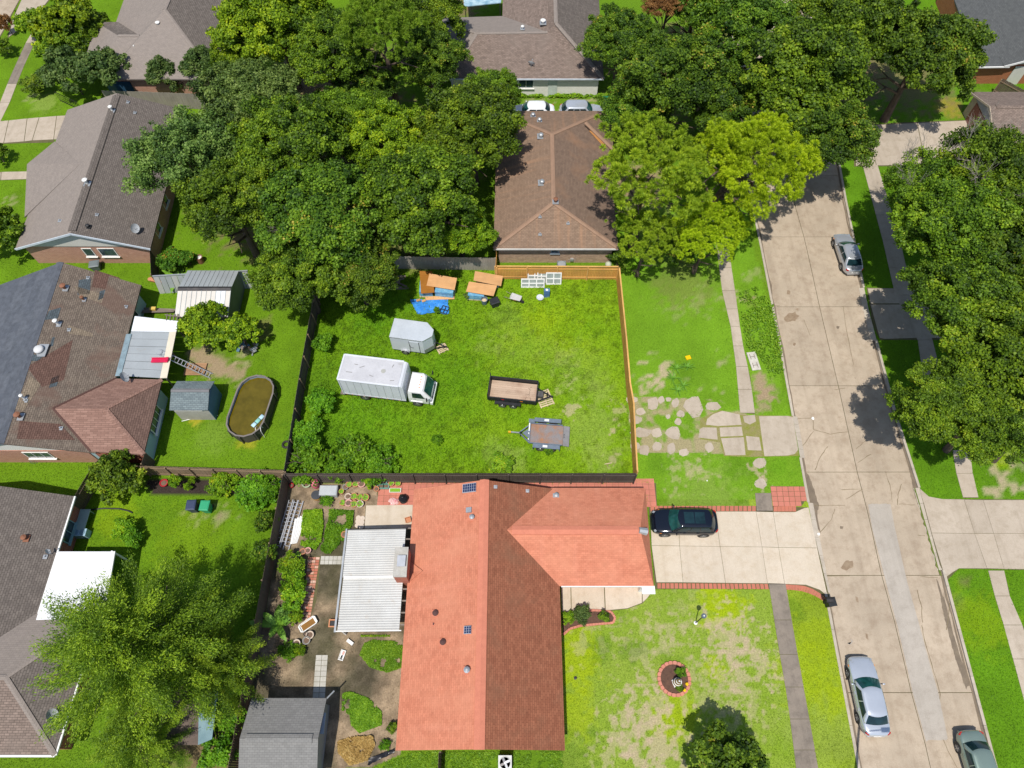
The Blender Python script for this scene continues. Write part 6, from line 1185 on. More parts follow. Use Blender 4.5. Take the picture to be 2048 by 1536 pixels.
grb = thing('mailbox', 'dark mailbox block on the kerb beside the black bin', 'mailbox', at(1647, 1206)); MB().box((0, 0, .5), (.1, .1, 1.0)).build('post', dark_metal, grb); MB().rings([[(x, .2*math.cos(a), 1.05+.16*math.sin(a)) for a in np.linspace(0, math.pi, 9)] for x in (-.24, .24)]).build('box', dark_metal, grb)
ys_ = thing('yellow_cushion', 'small yellow square lying on the grass above the lilies', 'yard litter', at(1376, 716)); MB().box((0, 0, .06), (.42, .36, .1), .3).build('pad', mat('yellow_plastic', ()), ys_)
dg = thing('concrete_panel', 'weathered white panel with slots lying by the sidewalk weeds', 'panel', at(1507, 723)); dg.rotation_euler = (0, 0, .12); MB().box((0, 0, .06), (.75, 1.75, .08)).build('slab', mat('chalky_white', (.58, .55, .48), (.46, .43, .37), .8, 2, 14, .2), dg)
for s in (-.42, .42):
    for k in (-.18, .18): MB().box((k, s, .104), (.05, .5, .012)).build('slot', old_wood, dg)
    MB().box((0, s, .103), (.3, .05, .012)).build('slot', old_wood, dg)
slp = thing('street_lamp', 'street lamp at the kerb below the frame, its shadow reaching the silver sedan', 'street lamp', (21.44, -.85)); sz = 9.0; MB().tube([(0, 0, 0), (0, 0, sz)], [.12, .08], 10).build('pole', galv, slp); MB().tube([(0, 0, sz-.1), (.4, .05, sz+.05), (1.2, .1, sz+.1)], .04).build('arm', galv, slp); MB().box((1.35, .1, sz+.06), (.6, .25, .14)).build('lamp_head', galv, slp)
vm = thing('drain_cover', 'small dark drain lid in the lawn near the red house', 'drain lid', at(1151, 1356)); MB().lathe((0, 0, 0), [(.12, 0), (.12, .02), (.05, .03)], 12).build('lid', dark_metal, vm)
for k, (a, b, w) in enumerate(((1627, 836, 9), (1638, 1067, 8), (1414, 962, 4))): x, y = at(a, b); lt = tag(MB().rings([[(R.uniform(.6, 1.2)*w*.016*math.cos(i), R.uniform(.6, 1.2)*w*.016*math.sin(i), z) for i in range(6)] for z in (.0, .04)]).build('litter_bag', white_paint), ('crumpled white litter in the middle of the street crack', 'crumpled white litter in the gutter by the driveway', 'white scrap of litter on the grass above the black SUV')[k], 'litter'); lt.location = (x, y, RZ+.01 if k < 2 else .03)

# ---------------------------------------------------------------- back garden of the red house
terr = mat('terracotta_pot', (.55, .25, .13), (.47, .20, .10), .8, 3, 20, .15); potw = mat('cream_pot', (.62, .52, .42), (.54, .44, .35), .7); potp = mat('pink_pot', (.66, .38, .33), (.58, .32, .28), .7); potg = mat('gray_pot', (.30, .29, .27), (.24, .23, .21), .7); potk = mat('black_pot', (.03, .03, .032), (.045, .045, .047), .6)
potting = mat('potting_soil', (.20, .13, .09), (.13, .085, .06), .95, 6, 30, .3); seedling = mat('seedling_green', (.16, .36, .02), (.24, .44, .03), .8, 14, 40, .4)
def pot(px, py, label, r=.2, h=.32, m=terr, fill='soil', group='garden pots behind the red house'):
    x, y = at(px, py, h*.8); t = thing('flower_pot', label, 'pot', (x, y), R.uniform(0, 3), group)
    MB().rings([[(q*math.cos(2*math.pi*i/16), q*math.sin(2*math.pi*i/16), z) for i in range(16)] for q, z in ((r*.72, 0), (r*.94, h*.82), (r*1.06, h*.82), (r*1.06, h), (r*.88, h), (r*.84, h*.85))], cap=True).build('pot_body', m, t)
    MB().lathe((0, 0, h*.82), [(r*.86, 0), (r*.5, .03)], 14).build('soil', potting, t)
    if fill == 'green':
        mm = MB(); rr = random.Random(int(px*7+py))
        for k in range(26):
            a, q = rr.uniform(0, 6.28), r*.85*math.sqrt(rr.random()); c = Vector((q*math.cos(a), q*math.sin(a), h*.88+rr.uniform(0, .08))); d = Vector((math.cos(a+1), math.sin(a+1), .3)).normalized()*.07; e_ = Vector((-d.y, d.x, .02)); mm.add([c-d, c+e_, c+d, c-e_], [(0, 1, 2, 3)])
        mm.build('sprouts', seedling, t, kind='stuff')
    return t
P_ = 'flower pot'
for k, (a, b, r_, m_, f) in enumerate(((696, 993, .24, potw, 'soil'), (708, 993, .26, terr, 'green'), (720, 995, .25, terr, 'green'), (731, 995, .27, terr, 'green'), (697, 1006, .27, potp, 'soil'), (708, 1008, .26, terr, 'green'), (720, 1008, .27, potw, 'green'))):
    pot(a, b, ['cream soil filled pot at the left end of the rear row of round pots', 'second pot from left in the rear row with green sprouts', 'third pot from left in the rear row with green sprouts', 'right end pot of the rear row with green sprouts', 'pink soil filled pot at left of the front row', 'middle sprouting pot of the front row', 'right sprouting cream pot of the front row'][k], r_, .34, m_, f)
for k, (a, b, r_, m_, f) in enumerate(((613, 967, .34, mat('pale_green_pot', (.40, .50, .32)), 'soil'), (698, 969, .24, terr, 'green'), (711, 968, .24, terr, 'green'), (723, 968, .28, potp, 'soil'), (691, 974, .22, potg, 'soil'), (739, 974, .18, terr, 'green'), (753, 978, .2, terr, 'soil'), (796, 967, .22, terr, 'green'), (783, 967, .22, terr, 'green'), (683, 983, .2, terr, 'green'), (685, 1006, .22, terr, 'green'), (616, 1101, .22, potp, 'soil'), (606, 1103, .22, terr, 'soil'), (597, 1109, .2, mat('lime_pot', (.30, .42, .12)), 'green'), (620, 1270, .26, potw, 'soil'), (613, 1281, .26, potg, 'soil'), (593, 1287, .26, potw, 'soil'), (612, 1268, .16, potk, 'soil'), (689, 1069, .24, terr, 'soil'), (583, 971, .17, mat('red_pot', (.42, .02, .03)), 'soil'), (328, 966, .3, mat('red_pot', ()), 'soil'))):
    pot(a, b, ['wide pale green pot in the garden corner by the fence', 'sprouting terracotta pot against the fence, leftmost of two', 'sprouting terracotta pot against the fence beside the pink pot', 'large pink rimmed pot with soil against the fence', 'gray pot beside the storage chest end', 'small sprouting pot below the leafy pots by the fence', 'empty terracotta pot below the green crates', 'sprouting pot by the fence right of the green crates, right one', 'sprouting pot by the fence right of the green crates, left one', 'sprouting pot at the right end of the storage chest', 'sprouting pot left of the front pot row', 'pink white pot at the corner of the herb bed', 'terracotta pot left of the pink white pot at the herb bed', 'lime pot beside the tall leafy plants', 'white pot with soil beside the white basin, right one', 'gray pot below the white basin', 'white pot with dark soil above the lettuce row', 'small black pot beside the white basin', 'square terracotta planter at the patio cover corner', 'small dark red pot in the fence corner', 'bright red pot on the dark mulch bed'][k], r_, .34, m_, f, 'garden pots behind the red house' if k < 20 else None)
for k, (a, b) in enumerate(((717, 1036), (725, 1037), (716, 1043), (724, 1045), (715, 1051), (723, 1053))): x, y = at(a, b); o = tag(MB().lathe((0, 0, 0), [(.19, 0), (.2, .03), (.19, .05), (.05, .055)], 14).build('stepping_stone', potw), 'round cream stepping stone beside the patio slab, '+['rear left', 'rear right', 'middle left', 'middle right', 'front left', 'front right'][k], 'stepping stone', 'round stepping stones by the patio'); o.location = (x, y, .01)
gc = thing('storage_chest', 'pale gray storage chest by the back fence of the garden', 'chest', at(658, 983, .3)); MB().rings([[(x*k, y*k, z) for x, y in ((-.68, -.4), (.68, -.4), (.68, .4), (-.68, .4))] for k, z in ((.96, 0), (1, .5), (1, .56), (.9, .62))]).build('chest_body', mat('pale_chest', (.46, .48, .49), (.40, .42, .43), .5), gc)
dr = thing('pink_barrel', 'pink plastic barrel with lid beside the storage chest', 'barrel', at(633, 972)); MB().lathe((0, 0, 0), [(.25, 0), (.3, .2), (.3, .7), (.26, .85), (.12, .87)], 16).build('drum', mat('pink_plastic', (.68, .16, .24), (.60, .12, .20), .5), dr, smooth=True); MB().lathe((0, .0, .87), [(.17, 0), (.17, .12), (.1, .15)], 12).build('cap', mat('pink_plastic', ()), dr)
bl_ = thing('barrel_lid', 'round black ribbed lid on a wicker stand beside the chest', 'lid', at(632, 990, .5)); MB().lathe((0, 0, 0), [(.3, 0), (.34, .2), (.3, .48)], 16).build('wicker_stand', mat('wicker', (.50, .30, .12), (.40, .22, .08)), bl_); MB().lathe((0, 0, .5), [(.36, 0), (.36, .05), (.1, .07)], 18).build('lid_disc', mat('charcoal_lid', (.06, .065, .075)), bl_)
for k in range(5): MB().box((0, -.2+.1*k, .575), (.6-.12*abs(k-2), .03, .02)).build('lid_rib', mat('charcoal_lid', ()), bl_)
gcr = mat('teal_crate', (.18, .46, .38), (.14, .38, .31), .6)
for k, (a, b) in enumerate(((765, 966), (762, 974), (773, 974))):
    t = thing('plastic_crate', 'teal green plastic crate by the fence, '+('rear one', 'front left one', 'front right one')[k], 'crate', at(a, b), 0, 'teal crates by the fence'); w_ = .7 if k == 0 else .42
    for s in (1, -1): MB().box((s*w_/2, 0, .13), (.04, .34, .22)).build('side', gcr, t); MB().box((0, s*.17, .13), (w_, .04, .22)).build('side', gcr, t)
    MB().box((0, 0, .05), (w_-.06, .3, .08)).build('soil', potting, t)
wtp = thing('planter_trough', 'long white planter trough full of seedlings on the red paving', 'planter', at(791, 982)); MB().rings([[(x*k, y*k, z) for x, y in ((-.45, -.17), (.45, -.17), (.45, .17), (-.45, .17))] for k, z in ((.92, 0), (1, .2), (.92, .2), (.9, .16))], cap=True).build('trough', white_paint, wtp); MB().box((0, 0, .18), (.78, .26, .06)).build('sprouts', seedling, wtp)
bag = thing('trash_bag', 'shiny black trash bag on the red paving behind the house', 'trash bag', at(807, 999)); mm = MB(); r = random.Random(3); mm.rings([[(q*r.uniform(.85, 1.12)*math.cos(2*math.pi*i/14), q*r.uniform(.85, 1.12)*math.sin(2*math.pi*i/14), z) for i in range(14)] for q, z in ((.25, 0), (.36, .12), (.37, .28), (.26, .42), (.1, .5), (.07, .58))]); mm.build('bag_body', mat('black_bag', (.012, .012, .015), (.02, .02, .024), .25, 6, 0), bag, smooth=True)
cl = thing('cloth_heap', 'heap of striped pink and white cloth beside the black bag', 'cloth', at(788, 1003)); mm = MB(); mm.rings([[(q*r.uniform(.75, 1.2)*math.cos(2*math.pi*i/14), q*r.uniform(.75, 1.2)*.75*math.sin(2*math.pi*i/14), z) for i in range(14)] for q, z in ((.4, 0), (.36, .1), (.22, .17), (.06, .2))]); mm.build('cloth_folds', mat('striped_cloth', (.55, .08, .12), (.70, .62, .55), .9, 9, 0), cl)
chr_ = thing('terracotta_planter', 'square terracotta planter standing on the patio slab', 'planter', at(817, 1042)); MB().rings([[(x*k, y*k, z) for x, y in ((-.2, -.2), (.2, -.2), (.2, .2), (-.2, .2))] for k, z in ((.75, .05), (1, .3), (1.1, .32), (.9, .32), (.85, .2))], cap=True).build('pot_body', terr, chr_); chr_.rotation_euler = (0, 0, .3)
pt2 = thing('terracotta_planter', 'square terracotta planter on bare soil below the patio cover', 'planter', at(667, 1248)); MB().rings([[(x*k, y*k, z) for x, y in ((-.26, -.26), (.26, -.26), (.26, .26), (-.26, .26))] for k, z in ((.8, 0), (1, .3), (1.05, .32), (.72, .32), (.7, .2))], cap=True).build('pot_body', terr, pt2); MB().box((0, 0, .2), (.34, .34, .1)).build('soil', potk, pt2)
bs = thing('wash_basin', 'large white basin with brown water lying in the garden', 'basin', at(618, 1250)); bs.rotation_euler = (0, 0, .62); MB().rings([[(x*k+.0, y*k, z) for x, y in ((-.62, -.2), (-.5, -.29), (.5, -.29), (.62, -.2), (.62, .2), (.5, .29), (-.5, .29), (-.62, .2))] for k, z in ((.85, 0), (1, .32), (1.05, .34), (.92, .34), (.84, .22))], cap=True).build('tub', white_paint, bs); MB().box((0, 0, .2), (.95, .42, .06)).build('water', mat('rusty_water', ()), bs)
tb2 = thing('small_tray', 'small white tray with bottles on the bare soil', 'tray', at(685, 1311)); tb2.rotation_euler = (0, 0, -.25); MB().rings([[(x*k, y*k, z) for x, y in ((-.17, -.33), (.17, -.33), (.17, .33), (-.17, .33))] for k, z in ((.9, 0), (1, .16), (1.04, .17), (.88, .17), (.85, .06))], cap=True).build('tub', white_paint, tb2)
for y_ in (-.2, -.08): MB().lathe((0, y_, .06), [(.05, 0), (.05, .16), (.02, .22)], 8).build('bottle', dark_metal, tb2)
MB().box((.02, .15, .09), (.14, .2, .05)).build('cloth', potp, tb2)
fb2 = thing('foam_block', 'white foam block lying on the bare soil', 'foam block', at(701, 1285)); fb2.rotation_euler = (0, 0, -.6); MB().box((0, 0, .1), (.5, .22, .2)).build('block', white_paint, fb2)
# ladders and boards along the garden fence
LD = [at(597, 1003), at(570, 1092)]; d = Vector((LD[1][0]-LD[0][0], LD[1][1]-LD[0][1], 0)); 
def ladder(label, off, z, L_=None, w=.42, tilt=0):
    t = thing('ladder', label, 'ladder', (LD[0][0]+off, LD[0][1], z), math.atan2(d.y, d.x), 'aluminium ladders by the fence'); l = L_ or d.length
    for s in (1, -1): MB().box((l/2, s*w/2, 0), (l, .06, .09)).build('stile', alu, t)
    for k in range(int(l/.3)): MB().box((.2+.3*k, 0, 0), (.04, w, .04)).build('rung', alu, t)
    return t
ladder('aluminium ladder lying along the garden fence, topmost', -.1, .35); ladder('aluminium ladder along the garden fence, left under the top one', -.45, .2, 3.6); ladder('aluminium ladder along the garden fence, right under the top one', .2, .15, 3.8)
for k in range(5): o = tag(MB().box((0, 0, 0), (2.3-.1*k, .16, .04)).build('white_board', white_paint), 'white board beside the ladders, '+['outermost from the fence', 'second from outside', 'middle one', 'fourth from outside', 'innermost next to the ladder'][k], 'board', 'white boards by the ladders'); x, y = at(602-k*3.4, 1056+k*2, .1); o.location = (x, y, .06+.05*k); o.rotation_euler = (0, 0, math.atan2(d.y, d.x)+.04*k-.05)
# ---------------------------------------------------------------- yards on the left
tarpb = thing('black_sheet', 'crumpled black plastic sheet by the straw heap', 'plastic sheet', at(755, 1510)); mm = MB(); P = []
for j in range(9):
    for i in range(17): u, v = i/16, j/8; x, y = at(737+52*u+R.uniform(-1, 1), 1524-22*u+14*(v-.5)*(1-.4*u)+R.uniform(-1, 1)); P.append((x, y, .03+.16*vnoise(x, y, .3, 2)))
mm.add(P, [(j*17+i, j*17+i+1, (j+1)*17+i+1, (j+1)*17+i) for j in range(8) for i in range(16)]).build('sheet', mat('black_bag', ()), tarpb, at_world=True, smooth=True)
PO = thing('oval_pool', 'oval above ground pool with murky brown water in left yard', 'pool', at(500, 812, .6)); pc = at(501, 811, 1.15); PO.location = (*pc, 0); PO.rotation_euler = (0, 0, -.13)
def oval(a, b, n=10):
    P = []
    for i in range(n+1): t = math.pi*i/n; P.append((a*math.cos(t), b+a*math.sin(t)))
    for i in range(n+1): t = math.pi+math.pi*i/n; P.append((a*math.cos(t), -b+a*math.sin(t)))
    return P
ov = lambda a, b, z: [(x, y, z) for x, y in oval(a, b, 7)]
a_, b_ = 1.47, 1.28
MB().rings([ov(a_, b_, 0), ov(a_, b_, 1.18)], cap=False).build('wall', mat('pool_wall', (.055, .05, .048), (.08, .072, .068), .6, 1, 14, .2), PO); MB().rings([ov(a_-.03, b_, 1.18), ov(a_-.03, b_, .2)], cap=False).build('liner', mat('pool_liner', (.34, .42, .52), (.28, .35, .44), .6), PO)
MB().rings([ov(a_+.05, b_, 1.17), ov(a_+.05, b_, 1.23), ov(a_-.07, b_, 1.23), ov(a_-.07, b_, 1.17)], cap=False).build('rim', mat('pool_rim', (.20, .175, .16)), PO); MB().sheet([(x, y) for x, y, z in ov(a_-.035, b_, 0)], .93).build('water', mat('murky_water', (.085, .066, .004), (.125, .095, .008), .08, 1.1, 4, .1, spec=.5), PO)
for k, (x, y) in enumerate(oval(a_+.07, b_, 4)): MB().box((x, y, .58), (.08, .08, 1.16), math.atan2(y, x)).build('upright', mat('pool_wall', ()), PO)
pf = thing('pool_float', 'pale blue and green pool float on the murky water', 'pool float', (*at(516, 842, .95), .95)); pf.rotation_euler = (0, 0, .95)
for k, m_ in enumerate((mat('pale_blue_vinyl', (.45, .66, .74)), mat('teal_vinyl', (.26, .56, .50)), mat('pale_blue_vinyl', ()))): MB().rings([[(-.42+.42*k+x*q, y*q, z) for x, y in ((-.2, -.17), (.2, -.17), (.2, .17), (-.2, .17))] for q, z in ((.8, -.02), (1, .04), (.8, .1))]).build('cushion', m_, pf, smooth=True)
pl2 = thing('pool_ladder', 'white pool ladder hooked over the pool rim', 'ladder', (*at(514, 860, .9), .6))
for s in (0, .4): MB().tube([(s, -.25, -.5), (s, -.2, .5), (s, 0, .75), (s, .2, .5), (s, .25, .2)], .025).build('rail', white_paint, pl2)
wl = thing('wooden_ladder', 'long pale ladder leaning from the yard onto the metal patio roof', 'ladder', (0, 0)); pA, pB = Vector(at3(315, 703, 2.55)), Vector(at3(423, 752, .05)); wl.location = (pB.x, pB.y, 0); dd = (pA-pB).normalized(); sd = dd.cross(Vector((0, 0, 1))).normalized()*.22
for s in (1, -1): MB().bar(pB+sd*s, pA+sd*s, .05, .09).build('stile', alu, wl, at_world=True)
for k in range(15): c_ = pB.lerp(pA, (k+.6)/15.5); MB().bar(c_+sd, c_-sd, .05, .04).build('rung', alu, wl, at_world=True)
rs = thing('red_slide', 'small pinkish red slide panel lying on the metal patio roof', 'toy slide', (0, 0)); q = at3(320, 722, 2.34); rs.location = (q[0], q[1], 0); MB().box((0, 0, 2.42), (1.3, .36, .06), .02).box((0, .2, 2.47), (1.3, .05, .14), .02).build('chute', mat('crimson_plastic', (.62, .02, .08), (.5, .015, .06), .4), rs); MB().box((.62, .1, 2.48), (.2, .3, .16)).build('end_stop', mat('crimson_plastic', ()), rs)
dk = thing('wooden_deck', 'low weathered wooden deck under the leaning ladder', 'deck', at(390, 735)); a, b = at(372, 728), at(412, 752)
for k in range(8): MB().box((lerp(a[0], b[0], .5), lerp(a[1], b[1], (k+.5)/8), .14), (1.75, abs(b[1]-a[1])/8-.015, .05)).build('plank', deck_wood, dk, at_world=True)
EXCL.append([(a[0]-.1, a[1]), (b[0], a[1]), (b[0], b[1]), (a[0]-.1, b[1])])
bin_('wheeled_bin', 'dark blue wheeled bin on the lawn, left of the green bin', 386, 1014, mat('navy_bin', (.035, .05, .10), (.05, .065, .12), .5), .05, .62, .7, 1.0, 'pair of bins on the lawn'); bin_('wheeled_bin', 'bright green wheeled bin on the lawn, right of the blue bin', 413, 1015, mat('green_bin', (.03, .30, .14), (.04, .36, .17), .5), -.03, .62, .7, 1.0, 'pair of bins on the lawn')
bin_('wheeled_bin', 'green wheeled bin by the white brick house corner, upper centre', 1213, 205, mat('green_bin_dark', (.015, .17, .08), (.02, .20, .10), .5), 0, .75, .75, 1.1); bin_('compost_bin', 'gray round topped bin by the taupe house end wall', 191, 532, mat('gray_bin', (.16, .19, .20), (.13, .155, .165), .5), .2, .8, .7, .7)
tk = thing('compressor', 'pale blue double compressor box beside the gray house wall', 'machine', at(161, 1066, .5)); MB().box((0, 0, .35), (1.0, .55, .7)).build('cabinet', mat('pale_blue_machine', (.34, .50, .60), (.28, .42, .52), .5), tk)
for s in (-.24, .24): MB().lathe((s, 0, .7), [(.2, 0), (.2, .03), (.05, .035)], 16).build('fan', mat('dull_blue', (.20, .32, .40)), tk)
tb = thing('garden_table', 'pale green garden bench table beside the gray house wall', 'table', at(166, 1040, .6)); MB().box((0, 0, .68), (.75, 1.6, .05)).build('table_top', mat('pale_sea_green', (.34, .46, .44)), tb)
for sx_ in (-.3, .3):
    for sy_ in (-.7, .7): MB().box((sx_, sy_, .33), (.06, .06, .66)).build('leg', mat('pale_sea_green', ()), tb)
hose = thing('garden_hose', 'black drain hose curving across the lawn beside the gray house', 'hose', at(220, 1019)); MB().tube([(*at(a, b), .05) for a, b in ((152, 1022), (180, 1020), (210, 1017), (240, 1018), (258, 1022), (266, 1026))], .06, 8).build('tube', black_plastic, hose, at_world=True)
wr_ = thing('wire_basket', 'tangled white wire basket on the lawn below the pink brick wall', 'basket', at(70, 921))
for k in range(8): a = k*math.pi/8; MB().tube([(.4*math.cos(a), .3*math.sin(a), .02), (.3*math.cos(a), .2*math.sin(a), .35), (-.3*math.cos(a), -.2*math.sin(a), .35), (-.4*math.cos(a), -.3*math.sin(a), .02)], .018, 4).build('wire', galv, wr_)
tr_ = thing('old_tyre', 'old tyre leaning against the dark fence by the pool yard', 'tyre', at(573, 890)); MB().rings([[((.27+.09*math.cos(b))*math.cos(a), (.27+.09*math.cos(b))*math.sin(a), .1+.09*math.sin(b)) for b in np.linspace(0, 5.5, 8)] for a in np.linspace(0, 2*math.pi, 19)], cap=False).build('tyre_ring', rubber, tr_, smooth=True)
fd = thing('fire_drum', 'rusty drum with pale ash on a stand behind the metal fence', 'drum', at(403, 524)); MB().lathe((0, 0, 0), [(.28, 0), (.3, .7), (.33, .72), (.28, .74), (.24, .6)], 16).build('drum_body', mat('rusty_metal', ()), fd); MB().lathe((0, 0, .62), [(.26, 0), (.1, .06)], 12).build('ash', white_paint, fd)
sb = thing('paint_tin_pile', 'row of orange clay pots along the foot of the metal fence', 'pots', at(315, 565))
for k in range(7): x, y = at(303+k*5.5, 562+k*1.2); MB().lathe((x, y, 0), [(.13, 0), (.19, .3), (.21, .32), (.1, .33)], 10).build('clay_pot', terr, sb, at_world=True)
bd = thing('lumber_pile', 'pile of planks and yellow box behind the metal patio roof', 'lumber', at(325, 625))
for k in range(5): x, y = at(318+R.uniform(-4, 8), 620+k*2.2); MB().box((x, y, .15+.06*k), (2.8, .14, .05), R.uniform(-.12, .05)).build('plank', old_wood, bd, at_world=True)
x, y = at(311, 624); MB().box((x, y, .5), (.5, .3, .2)).build('box', mat('yellow_box', (.68, .48, .12)), bd, at_world=True)
blp = thing('white_pipe', 'bent white pipe lying at the foot of the small garden shed', 'pipe', at(400, 830)); MB().tube([(*at(a, b), .06) for a, b in ((364, 843), (385, 838), (405, 836), (425, 833), (436, 832))], .03, 6).build('tube', white_paint, blp, at_world=True)
for k, (a, b) in enumerate(((560, 972), (500, 700), (610, 1010))):
    if k == 0: t = thing('green_basket', 'green plastic basket on the grass beside the garden fence', 'basket', at(a, b)); MB().rings([[(x*q, y*q, z) for x, y in ((-.35, -.3), (.35, -.3), (.35, .3), (-.35, .3))] for q, z in ((.8, 0), (1, .3), (.9, .3), (.75, .05))], cap=True).build('basket_body', mat('green_bin', ()), t)
    if k == 1: t = thing('scrap_heap', 'heap of pale scrap and broken plastic under the yard tree', 'scrap', at(a, b)); [MB().box((R.uniform(-1, .8), R.uniform(-.5, .5), .1+.03*q), (R.uniform(.3, .8), R.uniform(.1, .3), .05), R.uniform(0, 3), R.uniform(-.3, .3)).build('piece', R.choice([white_paint, galv, old_wood, mat('slate_blue_panel', ())]), t) for q in range(12)]
# ---------------------------------------------------------------- trees and plants
def leafmat(name, dark, mid_, light, accent=None, acc=.96, trans=.3):
    m = bpy.data.materials.new(name); m.use_nodes = True; t = m.node_tree; t.nodes.clear()
    a = N(t, 'ShaderNodeAttribute', attribute_name='leaf'); v = a.outputs['Fac']
    cr = N(t, 'ShaderNodeValToRGB'); el = cr.color_ramp.elements; el[0].position = .1; el[0].color = (*dark, 1); el[1].position = .9; el[1].color = (*light, 1)
    e_ = el.new(.5); e_.color = (*mid_, 1)
    if accent: e_ = el.new(acc); e_.color = (*light, 1); e_ = el.new(min(1, acc+.02)); e_.color = (*accent, 1)
    t.links.new(v, cr.inputs[0])
    oi = N(t, 'ShaderNodeObjectInfo').outputs['Random']
    hs = N(t, 'ShaderNodeHueSaturation'); t.links.new(cr.outputs[0], hs.inputs['Color']); t.links.new(ramp(t, oi, 0, 1, .493, .508), hs.inputs['Hue']); t.links.new(ramp(t, oi, 0, 1, .88, 1.14), hs.inputs['Value'])
    d = N(t, 'ShaderNodeBsdfPrincipled'); d.inputs['Roughness'].default_value = .55; d.inputs['Specular IOR Level'].default_value = .25; t.links.new(hs.outputs[0], d.inputs['Base Color'])
    tr = N(t, 'ShaderNodeBsdfTranslucent'); t.links.new(mixc(t, 1.0, hs.outputs[0], (1.25, 1.3, .5), 'MULTIPLY'), tr.inputs['Color'])
    mx = N(t, 'ShaderNodeMixShader'); mx.inputs[0].default_value = trans; t.links.new(d.outputs[0], mx.inputs[1]); t.links.new(tr.outputs[0], mx.inputs[2])
    o = N(t, 'ShaderNodeOutputMaterial'); t.links.new(mx.outputs[0], o.inputs[0]); MATS[name] = m; return m
lf_oak = leafmat('oak_leaves', (.028, .062, .005), (.105, .19, .010), (.24, .355, .016), (.33, .40, .025), .99)
lf_deep = leafmat('deep_green_leaves', (.020, .050, .006), (.082, .16, .011), (.20, .31, .018), (.42, .34, .05), .985)
lf_gray = leafmat('gray_green_leaves', (.035, .072, .016), (.115, .20, .036), (.25, .35, .08))
lf_bright = leafmat('bright_green_leaves', (.05, .105, .005), (.165, .275, .009), (.36, .47, .014), (.50, .54, .015), .98)
lf_pine = leafmat('pine_needles', (.16, .26, .008), (.36, .51, .012), (.58, .72, .02))
lf_pine2 = leafmat('dark_pine_needles', (.125, .225, .014), (.29, .445, .022), (.48, .62, .032))
lf_pine3 = leafmat('olive_pine_needles', (.065, .125, .012), (.165, .265, .018), (.29, .40, .026))
lf_cyp = leafmat('cypress_sprays', (.055, .105, .008), (.155, .25, .014), (.33, .44, .022))
lf_weed = leafmat('weed_leaves', (.05, .14, .006), (.11, .26, .009), (.19, .37, .014))
lf_weed2 = leafmat('garden_leaves', (.08, .19, .008), (.18, .35, .012), (.32, .48, .016), (.50, .48, .02), .96)
lf_glossy = leafmat('glossy_leaves', (.04, .08, .018), (.085, .15, .032), (.17, .24, .06))
lf_brown = leafmat('dead_brown_leaves', (.14, .065, .018), (.28, .14, .045), (.42, .23, .075))
lf_fruit = leafmat('dark_shrub_leaves', (.035, .10, .007), (.08, .19, .011), (.15, .28, .018), (.62, .24, .05), .985)
lf_grass = leafmat('long_blades', (.08, .19, .013), (.16, .32, .018), (.28, .45, .026))

